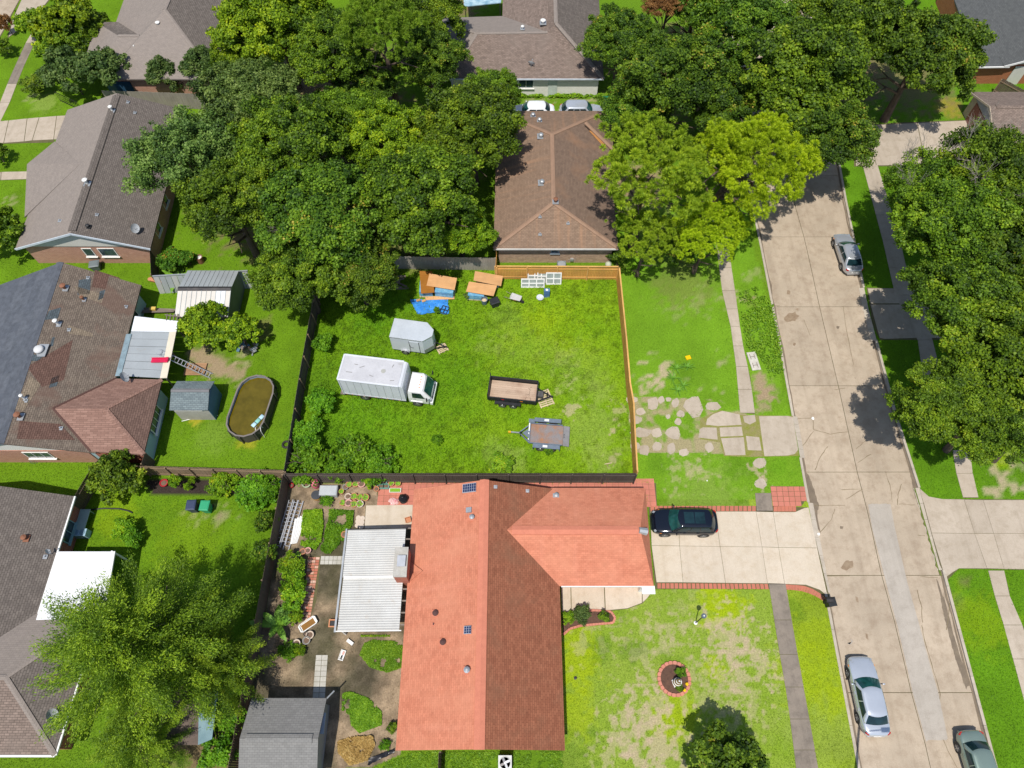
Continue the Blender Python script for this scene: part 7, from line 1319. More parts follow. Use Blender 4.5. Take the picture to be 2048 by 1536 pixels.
def leaf_mesh(name, P, U, Vv, val):
    """quads centred on P spanned by U, V; val = per-leaf value"""
    n = len(P); V4 = np.empty((n, 4, 3)); V4[:, 0] = P-U; V4[:, 1] = P+Vv; V4[:, 2] = P+U; V4[:, 3] = P-Vv
    me = bpy.data.meshes.new(name); me.vertices.add(4*n); me.vertices.foreach_set('co', V4.ravel()); me.loops.add(4*n); me.loops.foreach_set('vertex_index', np.arange(4*n, dtype=np.int32))
    me.polygons.add(n); me.polygons.foreach_set('loop_start', np.arange(0, 4*n, 4, dtype=np.int32)); me.update(calc_edges=True)
    at_ = me.attributes.new('leaf', 'FLOAT', 'POINT'); at_.data.foreach_set('value', np.repeat(val, 4).astype(np.float32)); return me
def unit(a): return a/np.maximum(np.linalg.norm(a, axis=-1, keepdims=True), 1e-6)
def crown(name, seed, Rr, Hh, lobes, nclump, nleaf, leaf, rc=(.4, .85), lobe_r=(.30, .46), thin=1.0, up=.35, style='leaf', rag=.16):
    """foliage mesh: leaves gathered in clumps, clumps spread over overlapping lobes, some straying outside"""
    g = np.random.RandomState(seed); Lc, Lr = [(g.uniform(-.1, .1)*Rr, g.uniform(-.1, .1)*Rr, Hh*.5)], [Rr*.42]
    for k in range(lobes):
        a = k*2.399+g.rand()*1.3; q = Rr*g.uniform(.62, .80)*math.sqrt((k+.6)/lobes); rr = Rr*g.uniform(*lobe_r)*(1.08-.35*q/Rr)
        z = Hh*(.60*(1-(q/Rr)**2*1.15)-.10+g.uniform(-.22, .24)); Lc.append((q*math.cos(a), q*math.sin(a), z)); Lr.append(rr)
    Lc, Lr = np.array(Lc), np.array(Lr); Cc, Dd, Lk = [], [], []; S3 = np.array([1, 1, .8])
    while len(Cc) < nclump:
        k = g.choice(len(Lr), p=Lr**2/np.sum(Lr**2)); d = unit(g.randn(3))
        if d[2] < -.4: continue
        far = g.rand() < rag
        p = Lc[k]+d*S3*Lr[k]*(g.uniform(1.0, 1.4) if far else g.uniform(.62, 1.04))
        dd = np.linalg.norm((p-Lc)/S3, axis=1)/Lr
        if np.min(dd) < .6 and g.rand() < .85: continue
        Cc.append(p); Dd.append(d); Lk.append(k)
    Cc, Dd = np.array(Cc), np.array(Dd); lt = g.rand(len(Lr))[np.array(Lk)]; cr_ = g.uniform(*rc, size=nclump)*np.where(g.rand(nclump) < .35, .6, 1); cv = .42*lt+.58*g.rand(nclump)
    w = cr_**1.6; k = g.choice(nclump, nleaf, p=w/w.sum()); o = unit(g.randn(nleaf, 3))
    if style == 'needle':
        o = unit(o+np.array([0, 0, .45])); ln = leaf*g.uniform(.7, 1.2, nleaf)[:, None]
        P = Cc[k]+o*(cr_[k][:, None]*.55); sd = unit(np.cross(o, g.randn(nleaf, 3)))
        return leaf_mesh(name, P, o*ln, sd*leaf*thin, np.clip(cv[k]*.5+g.rand(nleaf)*.5, 0, 1))
    rad = g.rand(nleaf)**(1/2.2); P = Cc[k]+o*np.array([1, 1, .75])*(cr_[k]*rad)[:, None]+g.randn(nleaf, 3)*.05*Rr/5
    nrm = unit(.3*Dd[k]+.4*o+np.array([0, 0, up])+.75*unit(g.randn(nleaf, 3)))
    t = unit(np.cross(nrm, g.randn(nleaf, 3))); b = np.cross(nrm, t); s = (leaf*g.uniform(.5, 1.3, nleaf))[:, None]
    return leaf_mesh(name, P, t*s, b*s*thin, np.clip((cv[k]-.5)*.85+.5+(g.rand(nleaf)-.5)*.55, 0, 1))
def plume_crown(name, seed, Rr, Hh, nbr, nleaf, leaf):
    """feathery crown: boughs radiating from the stem, sprays along each bough"""
    g = np.random.RandomState(seed); Cc, Dd, rr, Bv = [], [], [], []
    for i in range(nbr):
        h = (i+.5)/nbr; a = i*2.399+g.uniform(-.35, .35); L_ = Rr*(1.02-h**1.7*.92)*g.uniform(.72, 1.12); z0 = Hh*(-.75+1.75*h); el = .10+.55*h
        d = np.array([math.cos(a)*math.cos(el), math.sin(a)*math.cos(el), math.sin(el)]); n = max(3, int(L_/.42)); bv = g.rand()
        for j in range(n):
            s = (j+1)/n
            if s < .28: continue
            Bv.append(bv); side = np.cross(d, [0, 0, 1]); p = d*L_*s+np.array([0, 0, z0-.10*L_*s*s])+side*g.uniform(-.45, .45)*(1.15-s)*L_*.35
            Cc.append(p); Dd.append(unit(d+side*g.uniform(-.5, .5))); rr.append(.66*(1.2-s*.5)*g.uniform(.65, 1.25)*(Rr/6.5)**.6)
    Cc, Dd, rr = np.array(Cc), np.array(Dd), np.array(rr); cv = .6*np.array(Bv)+.4*g.rand(len(rr)); w = rr**1.7; k = g.choice(len(rr), nleaf, p=w/w.sum())
    o = unit(g.randn(nleaf, 3))*np.array([1, 1, .6]); P = Cc[k]+o*(rr[k]*g.rand(nleaf)**.45)[:, None]+Dd[k]*(g.randn(nleaf)*.28)[:, None]
    t = unit(Dd[k]+.75*unit(g.randn(nleaf, 3))+np.array([0, 0, -.12])); nrm = unit(np.array([0, 0, .7])+.8*unit(g.randn(nleaf, 3))); nrm = unit(nrm-t*np.sum(t*nrm, 1, keepdims=True)); b = np.cross(nrm, t); s = (leaf*g.uniform(.6, 1.3, nleaf))[:, None]
    return leaf_mesh(name, P, t*s, b*s*.34, np.clip((cv[k]-.5)*.8+.5+(g.rand(nleaf)-.5)*.6, 0, 1))
def trunk_mesh(name, seed, ht, r, limbs, reach, m, droop=.0, n=8):
    r_ = random.Random(seed); mb = MB(); lean_ = (r_.uniform(-.3, .3), r_.uniform(-.3, .3))
    mb.tube([(0, 0, -.1), (lean_[0]*.2, lean_[1]*.2, ht*.3), (lean_[0]*.6, lean_[1]*.6, ht*.65), (lean_[0], lean_[1], ht)], [r*1.35, r, r*.75, r*.4], n)
    for k in range(limbs):
        a = k*2.4+r_.uniform(-.4, .4); z0 = ht*r_.uniform(.4, .9); l = reach*r_.uniform(.6, 1.0)
        p = Vector((lean_[0]*z0/ht, lean_[1]*z0/ht, z0)); q = p+Vector((math.cos(a)*l*.5, math.sin(a)*l*.5, l*.32)); s = p+Vector((math.cos(a+.2)*l, math.sin(a+.2)*l, l*(.45-droop)))
        mb.tube([p, q, s], [r*.45, r*.3, r*.08], 5)
        for b in (-.6, .6): e_ = q+Vector((math.cos(a+b)*l*.4, math.sin(a+b)*l*.4, l*.2)); mb.tube([q, e_], [r*.22, r*.05], 4)
    o = mb.build(name, m); me = o.data; bpy.data.objects.remove(o); return me
def twigs(name, seed, n, Rr, z, m):
    r_ = random.Random(seed); mb = MB()
    def br(p, d, l, w, k):
        q = p+d*l; mb.tube([p, p+d*l*.5+Vector((r_.uniform(-.1, .1), r_.uniform(-.1, .1), r_.uniform(-.05, .1)))*l, q], [w, w*.8, w*.5], 4)
        if k:
            for _ in range(3): dd = (d+Vector((r_.uniform(-.8, .8), r_.uniform(-.8, .8), r_.uniform(-.2, .5)))).normalized(); br(p+d*l*r_.uniform(.5, 1), dd, l*.65, w*.55, k-1)
    for k in range(n): a = k*6.28/n+r_.uniform(-.3, .3); br(Vector((math.cos(a)*Rr*.35, math.sin(a)*Rr*.35, z)), Vector((math.cos(a), math.sin(a), .45)).normalized(), Rr*.4, .05, 3)
    o = mb.build(name, m); me = o.data; bpy.data.objects.remove(o); return me
CR = {'oak': [crown('crown_oak', s, 5, 3.8, 19, 430, 76000, .088, (.28, .78), (.27, .43), rag=.2) for s in (1, 2, 3, 4)],
      'fine': [crown('crown_fine', s, 5, 3.6, 19, 460, 52000, .10, (.3, .8), (.26, .40), .7, .3, rag=.22) for s in (5, 6)],
      'pine': [crown('crown_pine', 7, 4.2, 3.6, 20, 640, 74000, .115, (.30, .42), (.26, .40), .15, .3, 'needle', .05), crown('crown_pine', 8, 4.2, 3.0, 16, 330, 40000, .125, (.28, .46), (.26, .40), .15, .3, 'needle', .2)],
      'cypress': [plume_crown('crown_cypress', 9, 6.5, 5.2, 100, 135000, .078), plume_crown('crown_cypress', 19, 6.5, 5.2, 70, 60000, .10)],
      'shrub': [crown('crown_shrub', s, 1.2, 1.0, 7, 70, 4200, .068, (.16, .38)) for s in (11, 12, 13)],
      'big': [crown('crown_bush', s, 2.6, 2.4, 10, 150, 12500, .105, (.25, .55), rag=.2) for s in (14, 24)],
      'weed': [crown('crown_weed', s, 1.2, .6, 12, 110, 4200, .062, (.12, .32), rag=.3) for s in (15, 16)]}
TR = {'oak': trunk_mesh('trunk', 1, 6.5, .30, 9, 4.0, bark), 'pine': trunk_mesh('trunk', 2, 8.2, .24, 12, 2.8, bark, .25), 'thin': trunk_mesh('trunk', 3, 5.5, .16, 8, 2.2, bark), 'shrub': trunk_mesh('trunk', 4, 1.0, .05, 6, .8, bark)}
TW = twigs('bare_branches', 5, 15, 5.4, 7.4, pale_bark)
NOM = {'oak': (5, 6.0), 'fine': (5, 6.0), 'pine': (4.2, 7.5), 'cypress': (6.5, 7.0), 'shrub': (1.2, .9), 'big': (2.6, 2.6), 'weed': (1.2, .5)}
cnt = {}
def plant(name, label, kind, px, py, zc, rad, m, var=None, group=None, cat='tree', trunk='oak', bare=False, rz=None, crown_name='crown', dx=0.0):
    R0, z0 = NOM[kind]; x, y = at(px, py, zc); i = cnt.get(kind, 0); cnt[kind] = i+1
    ang = R.uniform(0, 6.28) if rz is None else rz; t = thing(name, label, cat, (x+dx, y), 0 if dx else ang, group); k = rad/R0; kz = zc/z0; t.scale = (k, k, kz)
    c = bpy.data.objects.new(crown_name, CR[kind][(i*5+i//3 if var is None else var) % len(CR[kind])]); C.objects.link(c); c.parent = t; c.location = (-dx/k, 0, z0); c.rotation_euler = (0, 0, ang if dx else 0); c.scale = (1, 1, k/kz*.95 if kind not in ('shrub', 'weed') else 1)
    if not c.data.materials: c.data.materials.append(m)
    c.material_slots[0].link = 'OBJECT'; c.material_slots[0].material = m
    tk_ = bpy.data.objects.new('trunk' if cat == 'tree' else 'stem', TR[trunk]); C.objects.link(tk_); tk_.parent = t
    if kind == 'big' and trunk == 'thin': tk_.scale = (1, 1, .5)
    if dx: tk_.rotation_euler = (0, -math.atan(dx*.45/zc), 0)
    if kind == 'cypress': tk_.scale = (1.3, 1.3, 1.2)
    if bare:
        b = bpy.data.objects.new('bare_branches', TW); C.objects.link(b); b.parent = t; b['kind'] = 'stuff'; b.location = (-dx/k, 0, 0)
        b.scale = (.85, .85, .92)
        if bare == 'few': b.scale = (.36, .36, .30); b.location = (1.2, -1.0, z0*.78)
    return t
G1 = 'trees of the wooded corner north west of the lot'; G2 = 'tall trees along the top right'; G3 = 'street trees on the right edge'
for a in (
    ('oak_tree', 'gray green oak overhanging the taupe roof, left edge of the wood', 'fine', 385, 325, 6.5, 5.4, lf_gray, G1), ('oak_tree', 'gray green oak behind the first, below the far taupe house', 'fine', 500, 215, 7, 5.0, lf_gray, G1),
    ('oak_tree', 'bright yellow green tree at the top edge left of the tall pine', 'oak', 560, 55, 7, 6.0, lf_bright, G1), ('oak_tree', 'bright green tree filling the top edge right of the far taupe roof', 'oak', 500, 105, 5, 4.0, lf_bright, G1), ('oak_tree', 'olive green crown at the heart of the wood', 'oak', 590, 300, 7, 5.4, lf_oak, G1),
    ('oak_tree', 'dark green crown at the lower left of the wood over the lawn', 'oak', 470, 420, 6, 4.6, lf_oak, G1), ('oak_tree', 'broad green crown in the lower middle of the wood', 'oak', 640, 450, 6.8, 5.6, lf_deep, G1), ('oak_tree', 'broad green crown touching the brown hip roof from the left', 'oak', 850, 408, 6.4, 5.6, lf_oak, G1),
    ('oak_tree', 'lower crown over the left fence at the lot corner', 'oak', 605, 550, 5.2, 4.2, lf_oak, G1), ('oak_tree', 'dark crown hanging over the lot below the wood', 'oak', 715, 540, 4.6, 3.9, lf_deep, G1), ('oak_tree', 'light green crown spreading toward the white cars', 'oak', 945, 268, 6.2, 5.2, lf_oak, G1),
    ('oak_tree', 'yellowish crown in the upper middle of the wood', 'oak', 770, 290, 5.2, 4.2, lf_bright, G1), ('oak_tree', 'leafy crown in front of the white brick house', 'oak', 985, 190, 4.8, 3.0, lf_oak, G1), ('oak_tree', 'small leafy tree over the gray fence behind the stacks', 'oak', 920, 462, 3.8, 3.2, lf_bright, G1), ('oak_tree', 'dark crown at the right foot of the tall pine', 'oak', 860, 130, 5, 3.8, lf_deep, G1), ('oak_tree', 'green crown left of the tall pine in the wood', 'oak', 680, 240, 5, 3.6, lf_oak, G1), ('oak_tree', 'olive crown at the top edge just left of the tall pine', 'oak', 665, 110, 7, 4.6, lf_oak, G1), ('oak_tree', 'shaded dark crown low behind the tall pine trunk', 'oak', 735, 170, 4.2, 3.6, lf_deep, G1), ('oak_tree', 'green crown at the top edge right of the tall pine', 'oak', 850, 40, 6, 4.4, lf_oak, G1),
    ('oak_tree', 'yellow tinged tree beside the white brick house roof', 'oak', 1240, 90, 5.5, 4.0, lf_deep, G2), ('oak_tree', 'dark green tree above the pine at top right centre', 'oak', 1340, 175, 7, 5.4, lf_deep, G2), ('oak_tree', 'dark green tree at the top edge right of the dead branches', 'oak', 1480, 70, 7.5, 5.6, lf_deep, G2),
    ('oak_tree', 'large green tree in the middle of the top right group', 'oak', 1590, 170, 8, 6.4, lf_oak, G2), ('oak_tree', 'green tree hanging over the far end of the street', 'oak', 1640, 290, 6.5, 4.6, lf_deep, G2), ('oak_tree', 'large round tree left of the charcoal roof', 'oak', 1835, 122, 7, 6.0, lf_deep, G2), ('oak_tree', 'green tree filling the gap at the top edge, right group', 'oak', 1700, 60, 8, 5.8, lf_oak, G2),
    ('oak_tree', 'dark low tree behind the brown house by the green bin', 'oak', 1270, 220, 4.5, 3.6, lf_deep, G2), ('oak_tree', 'green tree on the top edge above the brown dead crown', 'oak', 1390, 20, 6.5, 4.2, lf_deep, G2), ('oak_tree', 'dark crown just behind the bright round pine', 'oak', 1450, 215, 6, 4.6, lf_deep, G2),
    ('oak_tree', 'green tree with bare gray twigs at the right edge', 'fine', 1985, 365, 8, 5.4, lf_oak, G3), ('oak_tree', 'tree with many bare gray twigs by the upper driveway', 'fine', 1850, 385, 7, 4.2, lf_oak, G3), ('oak_tree', 'dense green tree on the right edge beside the shaded sedan', 'oak', 1895, 475, 8.2, 5.0, lf_oak, G3), ('oak_tree', 'dense green tree at the right edge, middle of the row', 'oak', 2010, 530, 8, 5.2, lf_deep, G3),
    ('oak_tree', 'green tree over the shaded driveway at right', 'oak', 1905, 632, 7.8, 4.6, lf_oak, G3), ('oak_tree', 'broad dark tree at the right edge below the middle', 'oak', 2000, 720, 7.8, 5.0, lf_oak, G3), ('oak_tree', 'lower green tree casting shade on the street at right', 'oak', 1885, 815, 7.4, 3.7, lf_oak, G3), ('oak_tree', 'lowest green tree of the right row beside the short sidewalk', 'oak', 1975, 850, 6.4, 3.3, lf_oak, G3)):
    nm, lb, kd, px, py, zc, rr, m_, gp_ = a; plant(nm, lb, kd, px, py, zc, rr, m_, group=gp_, bare='bare' in lb or ('few' if 'heart of the wood' in lb or 'lower middle' in lb else False), dx=(4.2 if gp_ == G3 else -7 if 'far end of the street' in lb else 0))
plant('pine_tree', 'tall pine with visible trunk at the top of the wood', 'pine', 770, 70, 9.5, 5.2, lf_pine3, 1, trunk='pine'); plant('pine_tree', 'airy pine with visible trunk right of the brown hip roof', 'pine', 1296, 358, 8.5, 6.2, lf_pine2, 1, trunk='pine', group='pines beside the brown house'); plant('pine_tree', 'dense bright round pine beside the street', 'pine', 1498, 350, 8.2, 5.8, lf_pine, 0, trunk='pine', dx=-3.5, group='pines beside the brown house')
plant('pine_tree', 'lower pine boughs above the lawn at the brown house corner', 'pine', 1290, 482, 4.8, 3.5, lf_pine2, 1, trunk='thin', group='pines beside the brown house'); plant('pine_tree', 'bright low pine above the shaded sidewalk', 'pine', 1415, 470, 5.2, 3.7, lf_pine, 0, trunk='thin', group='pines beside the brown house')
plant('cypress_tree', 'large feathery light green tree covering the lower left yard', 'cypress', 268, 1300, 7.4, 6.5, lf_cyp, 0, rz=1.0); plant('cypress_tree', 'smaller feathery tree beside the garden fence at lower left', 'cypress', 435, 1335, 3.8, 3.4, lf_cyp, 1, rz=2.5, trunk='thin'); plant('cypress_tree', 'feathery shaded tree at the bottom edge, lower left', 'cypress', 280, 1490, 3.6, 3.2, lf_cyp, 1, rz=4.1, trunk='thin')
plant('yard_tree', 'small leafy tree by the metal shed in the left yard', 'big', 415, 655, 2.4, 2.2, lf_bright, trunk='thin'); plant('yard_tree', 'small yellow green tree right of the metal shed tree', 'big', 480, 668, 2.0, 1.7, lf_bright, trunk='thin'); plant('yard_tree', 'dark tree at the bottom edge of the front lawn', 'big', 1452, 1535, 3.0, 2.4, lf_deep, trunk='thin')
dd_ = plant('dead_tree', 'brown dead crown with bare branches at the top edge', 'fine', 1335, 8, 7.5, 2.6, lf_brown, 0, bare=True); 
# shrubs and bushes
SG = 'shrubs and bushes'
for lb, kd, px, py, zc, rr, m_ in (
    ('round dark bush at the corner of the mulch bed and brown fence', 'big', 238, 955, 1.5, 2.1, lf_oak), ('yellow green bush on the dark mulch bed', 'shrub', 352, 965, .6, .55, lf_weed2), ('small low bush on the mulch bed, right of the yellow one', 'shrub', 376, 974, .4, .35, lf_weed2), ('tiny low plant on the mulch bed near the fence', 'shrub', 386, 962, .4, .3, lf_weed2), ('squash plants sprawling at the right end of the mulch bed', 'weed', 448, 968, .5, 1.2, lf_weed2), ('leafy vine at the end of the mulch bed by the garden fence', 'weed', 505, 985, .5, 1.6, lf_weed), ('low dark vine below the mulch bed corner', 'weed', 540, 975, .5, 1.0, lf_weed),
    ('leafy clump of plants in the lawn beside the gray house', 'shrub', 250, 1060, .7, .9, lf_weed2), ('darker clump beside the leafy plants in the left lawn', 'shrub', 268, 1078, .6, .8, lf_weed), ('dark bush in shade against the garden fence, upper', 'shrub', 535, 1045, .9, .9, lf_deep), ('dark bush in shade against the garden fence, lower', 'shrub', 530, 1110, .9, 1.1, lf_deep), ('weedy bush at the lower end of the garden fence', 'shrub', 460, 1440, .8, 1.1, lf_weed), ('leafy weeds beside the garden fence near the bottom edge', 'shrub', 440, 1505, .8, 1.2, lf_weed),
    ('weed bush against the left lot fence, upper one', 'shrub', 648, 688, .7, 1.0, lf_weed), ('large weed bush in the lot left of the truck', 'shrub', 640, 810, .9, 1.4, lf_weed), ('weed bush against the left lot fence, below the large one', 'shrub', 612, 870, .9, 1.4, lf_weed), ('broad weed bush in the lower left lot corner', 'weed', 618, 925, .8, 1.9, lf_weed), ('leafy weed bush on the lot bottom fence, left of centre', 'weed', 700, 905, .8, 1.8, lf_weed), ('low weed bush along the lot bottom fence', 'weed', 760, 930, .6, 1.6, lf_weed), ('small weed bush right of the low fence weeds', 'weed', 668, 935, .6, 1.4, lf_weed), ('yellow flowered bush by the bottom fence of the lot', 'shrub', 1003, 930, .5, 1.0, lf_weed2), ('green weed growing against the gray flatbed trailer', 'shrub', 1097, 903, .35, .4, lf_weed), ('small weed growing through the blue tarp', 'shrub', 874, 621, .35, .35, lf_weed), ('dark weed beside the right wrapped stack', 'shrub', 934, 594, .3, .4, lf_gray), ('small dark weed in the grass right of the truck', 'weed', 876, 880, .3, .5, lf_weed),
    ('yellow green bushy tree by the top left driveway', 'big', 135, 55, 2.6, 3.4, lf_bright), ('olive bush right of the top left bushy tree', 'big', 185, 60, 2.0, 2.4, lf_oak), ('green bush above the dark glossy trees', 'big', 150, 105, 1.8, 2.4, lf_oak), ('spiky yellow bush at the top left sidewalk', 'big', 75, 55, 1.8, 2.2, lf_bright), ('bright bush below the top left bushy tree', 'big', 110, 100, 1.6, 2.2, lf_bright), ('dark glossy tree left of the fence gap, upper left', 'big', 142, 150, 2.4, 2.9, lf_glossy), ('dark glossy tree right beside its twin, upper left', 'big', 207, 148, 2.8, 2.8, lf_glossy), ('rounded shrub alone on the upper left lawn', 'shrub', 72, 170, .8, 1.7, lf_oak), ('bush in front of the far taupe roof, left of two', 'big', 322, 148, 2.2, 1.9, lf_glossy), ('bush in front of the far taupe roof, right of two', 'big', 402, 132, 2.6, 2.2, lf_glossy), ('small bush between the two bushes at the far taupe eave', 'shrub', 352, 168, 1.2, 1.3, lf_glossy), ('dark purple small bush on the top left corner', 'shrub', 14, 52, 1.0, .9, lf_brown), ('dark shrub at the left edge below the top corner', 'shrub', 8, 95, .8, 1.3, lf_oak), ('shrub cut by the left edge beside the upper driveway', 'shrub', -2, 312, .8, 1.2, lf_oak), ('dark tree shade bush at the left edge by the taupe house', 'big', -12, 470, 2.4, 2.6, lf_oak),
    ('orange flowered bush by the metal fence end', 'shrub', 345, 522, .9, 1.4, lf_fruit), ('smaller dark bush right of the orange flowered one', 'shrub', 375, 520, .7, .9, lf_fruit), ('dark bush at the right end of the brown house wall', 'shrub', 1238, 520, .9, 1.1, lf_deep), ('dark foliage at the pine foot above the lawn', 'big', 1350, 500, 1.6, 1.8, lf_deep), ('rose bush at the flower bed by the entry walk', 'shrub', 1166, 1228, .55, .75, lf_glossy), ('dark leaved plant at the left of the entry bed', 'shrub', 1136, 1236, .35, .5, lf_weed2), ('low plant at the end of the entry bed', 'shrub', 1208, 1234, .35, .45, lf_oak), ('green plant behind the spiral ornament in the round bed', 'shrub', 1361, 1345, .3, .4, lf_weed), ('low plant at the lower right of the round bed', 'shrub', 1358, 1374, .25, .32, lf_oak),
    ('tall leafy herbs along the garden fence, upper clump', 'shrub', 583, 1130, .8, .95, lf_weed2), ('yellow green herbs along the garden fence, middle clump', 'shrub', 585, 1160, .7, 1.0, lf_weed2), ('yellow green herbs along the garden fence, lower clump', 'shrub', 588, 1200, .7, .95, lf_weed2), ('low herbs beside the brick path end', 'shrub', 600, 1170, .5, .5, lf_weed), ('vine above the wash basin in the garden', 'shrub', 592, 1235, .5, .6, lf_weed2), ('lettuce row left of the paver path', 'weed', 578, 1302, .3, .75, lf_weed), ('lettuce clump at the right of the row', 'weed', 600, 1300, .3, .45, lf_weed2), ('leafy pots plants by the fence above the pots', 'shrub', 740, 965, .5, .55, lf_weed2), ('sprouting herbs in front of the storage chest', 'weed', 655, 1001, .25, .55, lf_weed), ('plants at the garden wall by the red eave', 'shrub', 785, 1455, .3, .4, lf_oak), ('small weed by the red eave above the black sheet', 'weed', 770, 1490, .2, .4, lf_weed)):
    plant('shrub', lb, kd, px, py, zc, rr, m_, cat='shrub', trunk='shrub', crown_name='foliage')
def patch_plants(name, label, poly, n, m, h=.16, size=.07, seed=1, cat='vegetable bed', dome=0.0):
    """low dense planting as one mass"""
    g = np.random.RandomState(seed); P = np.array(PX(*poly)); lo, hi = P.min(0), P.max(0); Q = np.empty((0, 2))
    while len(Q) < n:
        q = lo+(hi-lo)*g.rand(n, 2); Q = np.concatenate([Q, q[inpoly(q[:, 0], q[:, 1], P.tolist())]])
    Q = Q[:n]; nz = fbm(Q[:, 0], Q[:, 1], .7, seed+5, 3); keep = g.rand(n) < np.clip((nz-.30)*7, 0, 1); Q = Q[keep]; nz = nz[keep]; n = len(Q)
    z = h*(.2+1.2*nz)*g.uniform(.4, 1.1, n); p = np.concatenate([Q, z[:, None]], 1); nr = unit(np.array([0, 0, .9])+.8*unit(g.randn(n, 3))); t = unit(np.cross(nr, g.randn(n, 3))); b = np.cross(nr, t); s = (size*g.uniform(.6, 1.3, n))[:, None]
    me = leaf_mesh(name, p, t*s, b*s*.7, np.clip(nz*.7+g.rand(n)*.5-.1, 0, 1)); me.materials.append(m); o = bpy.data.objects.new(name, me); C.objects.link(o); tag(o, label, cat, kind='stuff'); EXCL.append(P.tolist()); return o
patch_plants('vegetable_bed', 'bright green vegetable bed left of the soil strip in the garden', [(608, 1022), (645, 1020), (648, 1050), (643, 1085), (632, 1100), (603, 1092), (605, 1050)], 5200, lf_weed2, .28, seed=1); patch_plants('vegetable_bed', 'green vegetable bed right of the soil strip in the garden', [(660, 1020), (708, 1022), (706, 1050), (690, 1080), (660, 1108), (638, 1106), (650, 1070), (658, 1040)], 5600, lf_weed, .26, seed=2)
patch_plants('grass_patch', 'round green grass patch on the bare soil by the red eave', [(728, 1288), (745, 1280), (790, 1283), (806, 1292), (804, 1335), (775, 1345), (740, 1335), (720, 1310)], 8000, lf_grass, .12, .06, 3, 'grass'); patch_plants('grass_patch', 'irregular green grass patch beside the shed', [(686, 1386), (703, 1384), (740, 1398), (764, 1425), (763, 1450), (720, 1466), (703, 1450), (700, 1430), (684, 1420)], 7500, lf_grass, .12, .06, 4, 'grass'); patch_plants('grass_patch', 'strip of grass at the bottom below the red eave', [(830, 1504), (1125, 1504), (1125, 1540), (740, 1540), (770, 1525)], 9000, lf_grass, .08, .06, 5, 'grass')
patch_plants('straw_heap', 'heap of golden straw on the bare soil at the bottom', [(676, 1484), (700, 1475), (745, 1472), (750, 1490), (735, 1520), (700, 1530), (678, 1505)], 6000, leafmat('straw', (.32, .20, .06), (.48, .32, .11), (.60, .44, .17)), .18, .09, 6, 'straw'); patch_plants('weed_strip', 'tall weedy grass strip between sidewalk and kerb', [(1478, 585), (1512, 575), (1545, 612), (1562, 690), (1566, 745), (1540, 760), (1522, 720), (1488, 690)], 2800, lf_grass, .32, .09, 7, 'weeds'); patch_plants('seedling_row', 'row of tiny seedlings below the corrugated patio cover', [(722, 1270), (780, 1270), (780, 1274), (722, 1274)], 260, lf_weed2, .12, .05, 8, 'seedlings'); patch_plants('weeds', 'weedy grass along the wall of the white brick house', [(1030, 190), (1205, 192), (1205, 198), (1030, 197)], 1500, lf_weed2, .4, .12, 9, 'weeds')
def blades_plant(name, label, px, py, n, ln, m, w=.05, cat='plant', broad=False):
    x, y = at(px, py); t = thing(name, label, cat, (x, y)); r_ = random.Random(int(px)); 
    for k in range(n):
        a = k*2.4+r_.uniform(-.3, .3); l = ln*r_.uniform(.6, 1.1); el = r_.uniform(.5, 1.2); P = []
        for j in range(5): s = j/4; P.append(Vector((math.cos(a)*l*s*math.cos(el)*1.3, math.sin(a)*l*s*math.cos(el)*1.3, .03+l*(math.sin(el)*s-.55*s*s)+.1)))
        sd = Vector((-math.sin(a), math.cos(a), 0)); wv = [w*q for q in ((.5, 1, 1, .8, .05) if broad else (1, 1, .8, .5, .05))]
        MB().add([P[j]+sd*wv[j] for j in range(5)]+[P[j]-sd*wv[j] for j in range(5)], [(j, j+1, 6+j, 5+j) for j in range(4)]).build('leaf', m, t, smooth=True)
    return t
lf_b = mat('banana_leaf', (.10, .24, .02), (.17, .32, .03), .5, 2, 10, .2); lf_l = mat('lily_leaf', (.09, .24, .02), (.16, .33, .03), .6, 3, 10, .2)
blades_plant('banana_plant', 'banana plant with arching leaves by the metal shed', 357, 563, 12, 2.2, lf_b, .2, broad=True); blades_plant('banana_plant', 'banana plant beside the garden fence near the basin', 556, 1250, 12, 1.9, lf_b, .24, broad=True); blades_plant('banana_plant', 'banana like leafy plant in shade beside the fence, lower left', 470, 1425, 9, 1.6, lf_b, .2, broad=True)
for k, (a, b) in enumerate(((1352, 738), (1374, 735), (1345, 757), (1366, 772), (1355, 782))): blades_plant('lily_clump', 'clump of strappy lily leaves on the lawn, '+['upper left', 'upper right', 'middle left', 'lower right', 'lowest'][k], a, b, 16, .85, lf_l, .035, cat='plant')

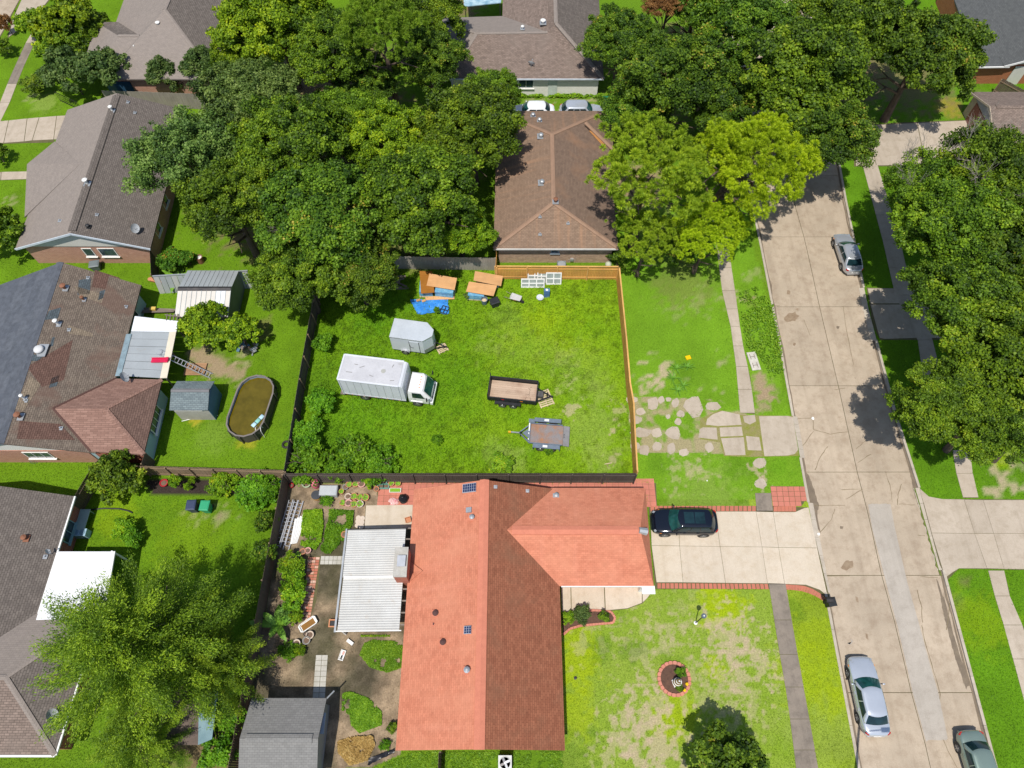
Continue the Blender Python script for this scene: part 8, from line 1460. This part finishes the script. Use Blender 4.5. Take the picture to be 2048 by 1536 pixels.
# ---------------------------------------------------------------- grass blades
def grass():
    g = np.random.RandomState(42); n = 560000
    px = g.uniform(-20, 2068, n); py = g.uniform(-20, 1556, n)        # even density over the ground that the photo shows
    u = (px-1024)/FOC; v = (py-768)/FOC; t = CAM_H/(_s+v*_c); x = u*t; y = (_c-v*_s)*t
    ok = (y > -1) & (y < 84) & ~((x > kl(y)-.22) & (x < kr(y)+.22)); x, y = x[ok], y[ok]
    for poly in EXCL:
        P = np.array([p[:2] for p in poly]); bb = (x > P[:, 0].min()) & (x < P[:, 0].max()) & (y > P[:, 1].min()) & (y < P[:, 1].max())
        if bb.any(): hit = np.zeros(len(x), bool); hit[bb] = inpoly(x[bb], y[bb], P.tolist()); x, y = x[~hit], y[~hit]
    lot = inpoly(x, y, LOT); s = soilness(x, y); keep = (g.rand(len(x)) > s*.93) & (lot | (g.rand(len(x)) < .8)); x, y, lot = x[keep], y[keep], lot[keep]
    col = ground_colour(x, y); n = len(x); tall = np.where(lot, .7+.9*fbm(x, y, 2.5, 5, 3), .42); L_ = tall*g.uniform(.16, .34, n)
    a = g.uniform(0, 6.28, n)+fbm(x, y, 5, 8, 2)*6; el = np.where(lot, g.uniform(.35, 1.1, n), g.uniform(.3, 1.0, n)); d = np.stack([np.cos(a)*np.cos(el), np.sin(a)*np.cos(el), np.sin(el)], 1)
    sd = np.stack([-np.sin(a), np.cos(a), np.zeros(n)], 1)*(np.where(lot, .026, .022)*g.uniform(.7, 1.4, n))[:, None]; b = np.stack([x, y, np.full(n, .0)], 1)
    V = np.empty((n, 3, 3)); V[:, 0] = b-sd; V[:, 1] = b+sd; V[:, 2] = b+d*L_[:, None]
    me = bpy.data.meshes.new('grass'); me.vertices.add(3*n); me.vertices.foreach_set('co', V.ravel()); me.loops.add(3*n); me.loops.foreach_set('vertex_index', np.arange(3*n, dtype=np.int32)); me.polygons.add(n); me.polygons.foreach_set('loop_start', np.arange(0, 3*n, 3, dtype=np.int32)); me.update(calc_edges=True)
    ca = me.color_attributes.new('blade_colour', 'FLOAT_COLOR', 'POINT'); c = col*g.uniform(.72, 1.35, (n, 1))*np.array([1.12, 1.12, 1.0]); ca.data.foreach_set('color', np.repeat(np.concatenate([c, np.ones((n, 1))], 1), 3, 0).ravel().astype(np.float32))
    m = bpy.data.materials.new('grass_blades'); m.use_nodes = True; t_ = m.node_tree; bs_ = t_.nodes['Principled BSDF']; at2 = N(t_, 'ShaderNodeAttribute', attribute_name='blade_colour'); t_.links.new(at2.outputs['Color'], bs_.inputs['Base Color']); bs_.inputs['Roughness'].default_value = .6; bs_.inputs['Specular IOR Level'].default_value = .2
    tr = N(t_, 'ShaderNodeBsdfTranslucent'); t_.links.new(at2.outputs['Color'], tr.inputs['Color']); mx = N(t_, 'ShaderNodeMixShader'); mx.inputs[0].default_value = .35; t_.links.new(bs_.outputs[0], mx.inputs[1]); t_.links.new(tr.outputs[0], mx.inputs[2]); t_.links.new(mx.outputs[0], t_.nodes['Material Output'].inputs[0])
    me.materials.append(m); o = bpy.data.objects.new('grass', me); C.objects.link(o); tag(o, 'green grass covering the lawns and the vacant lot', 'grass', kind='stuff')
grass()
bpy.context.view_layer.update()
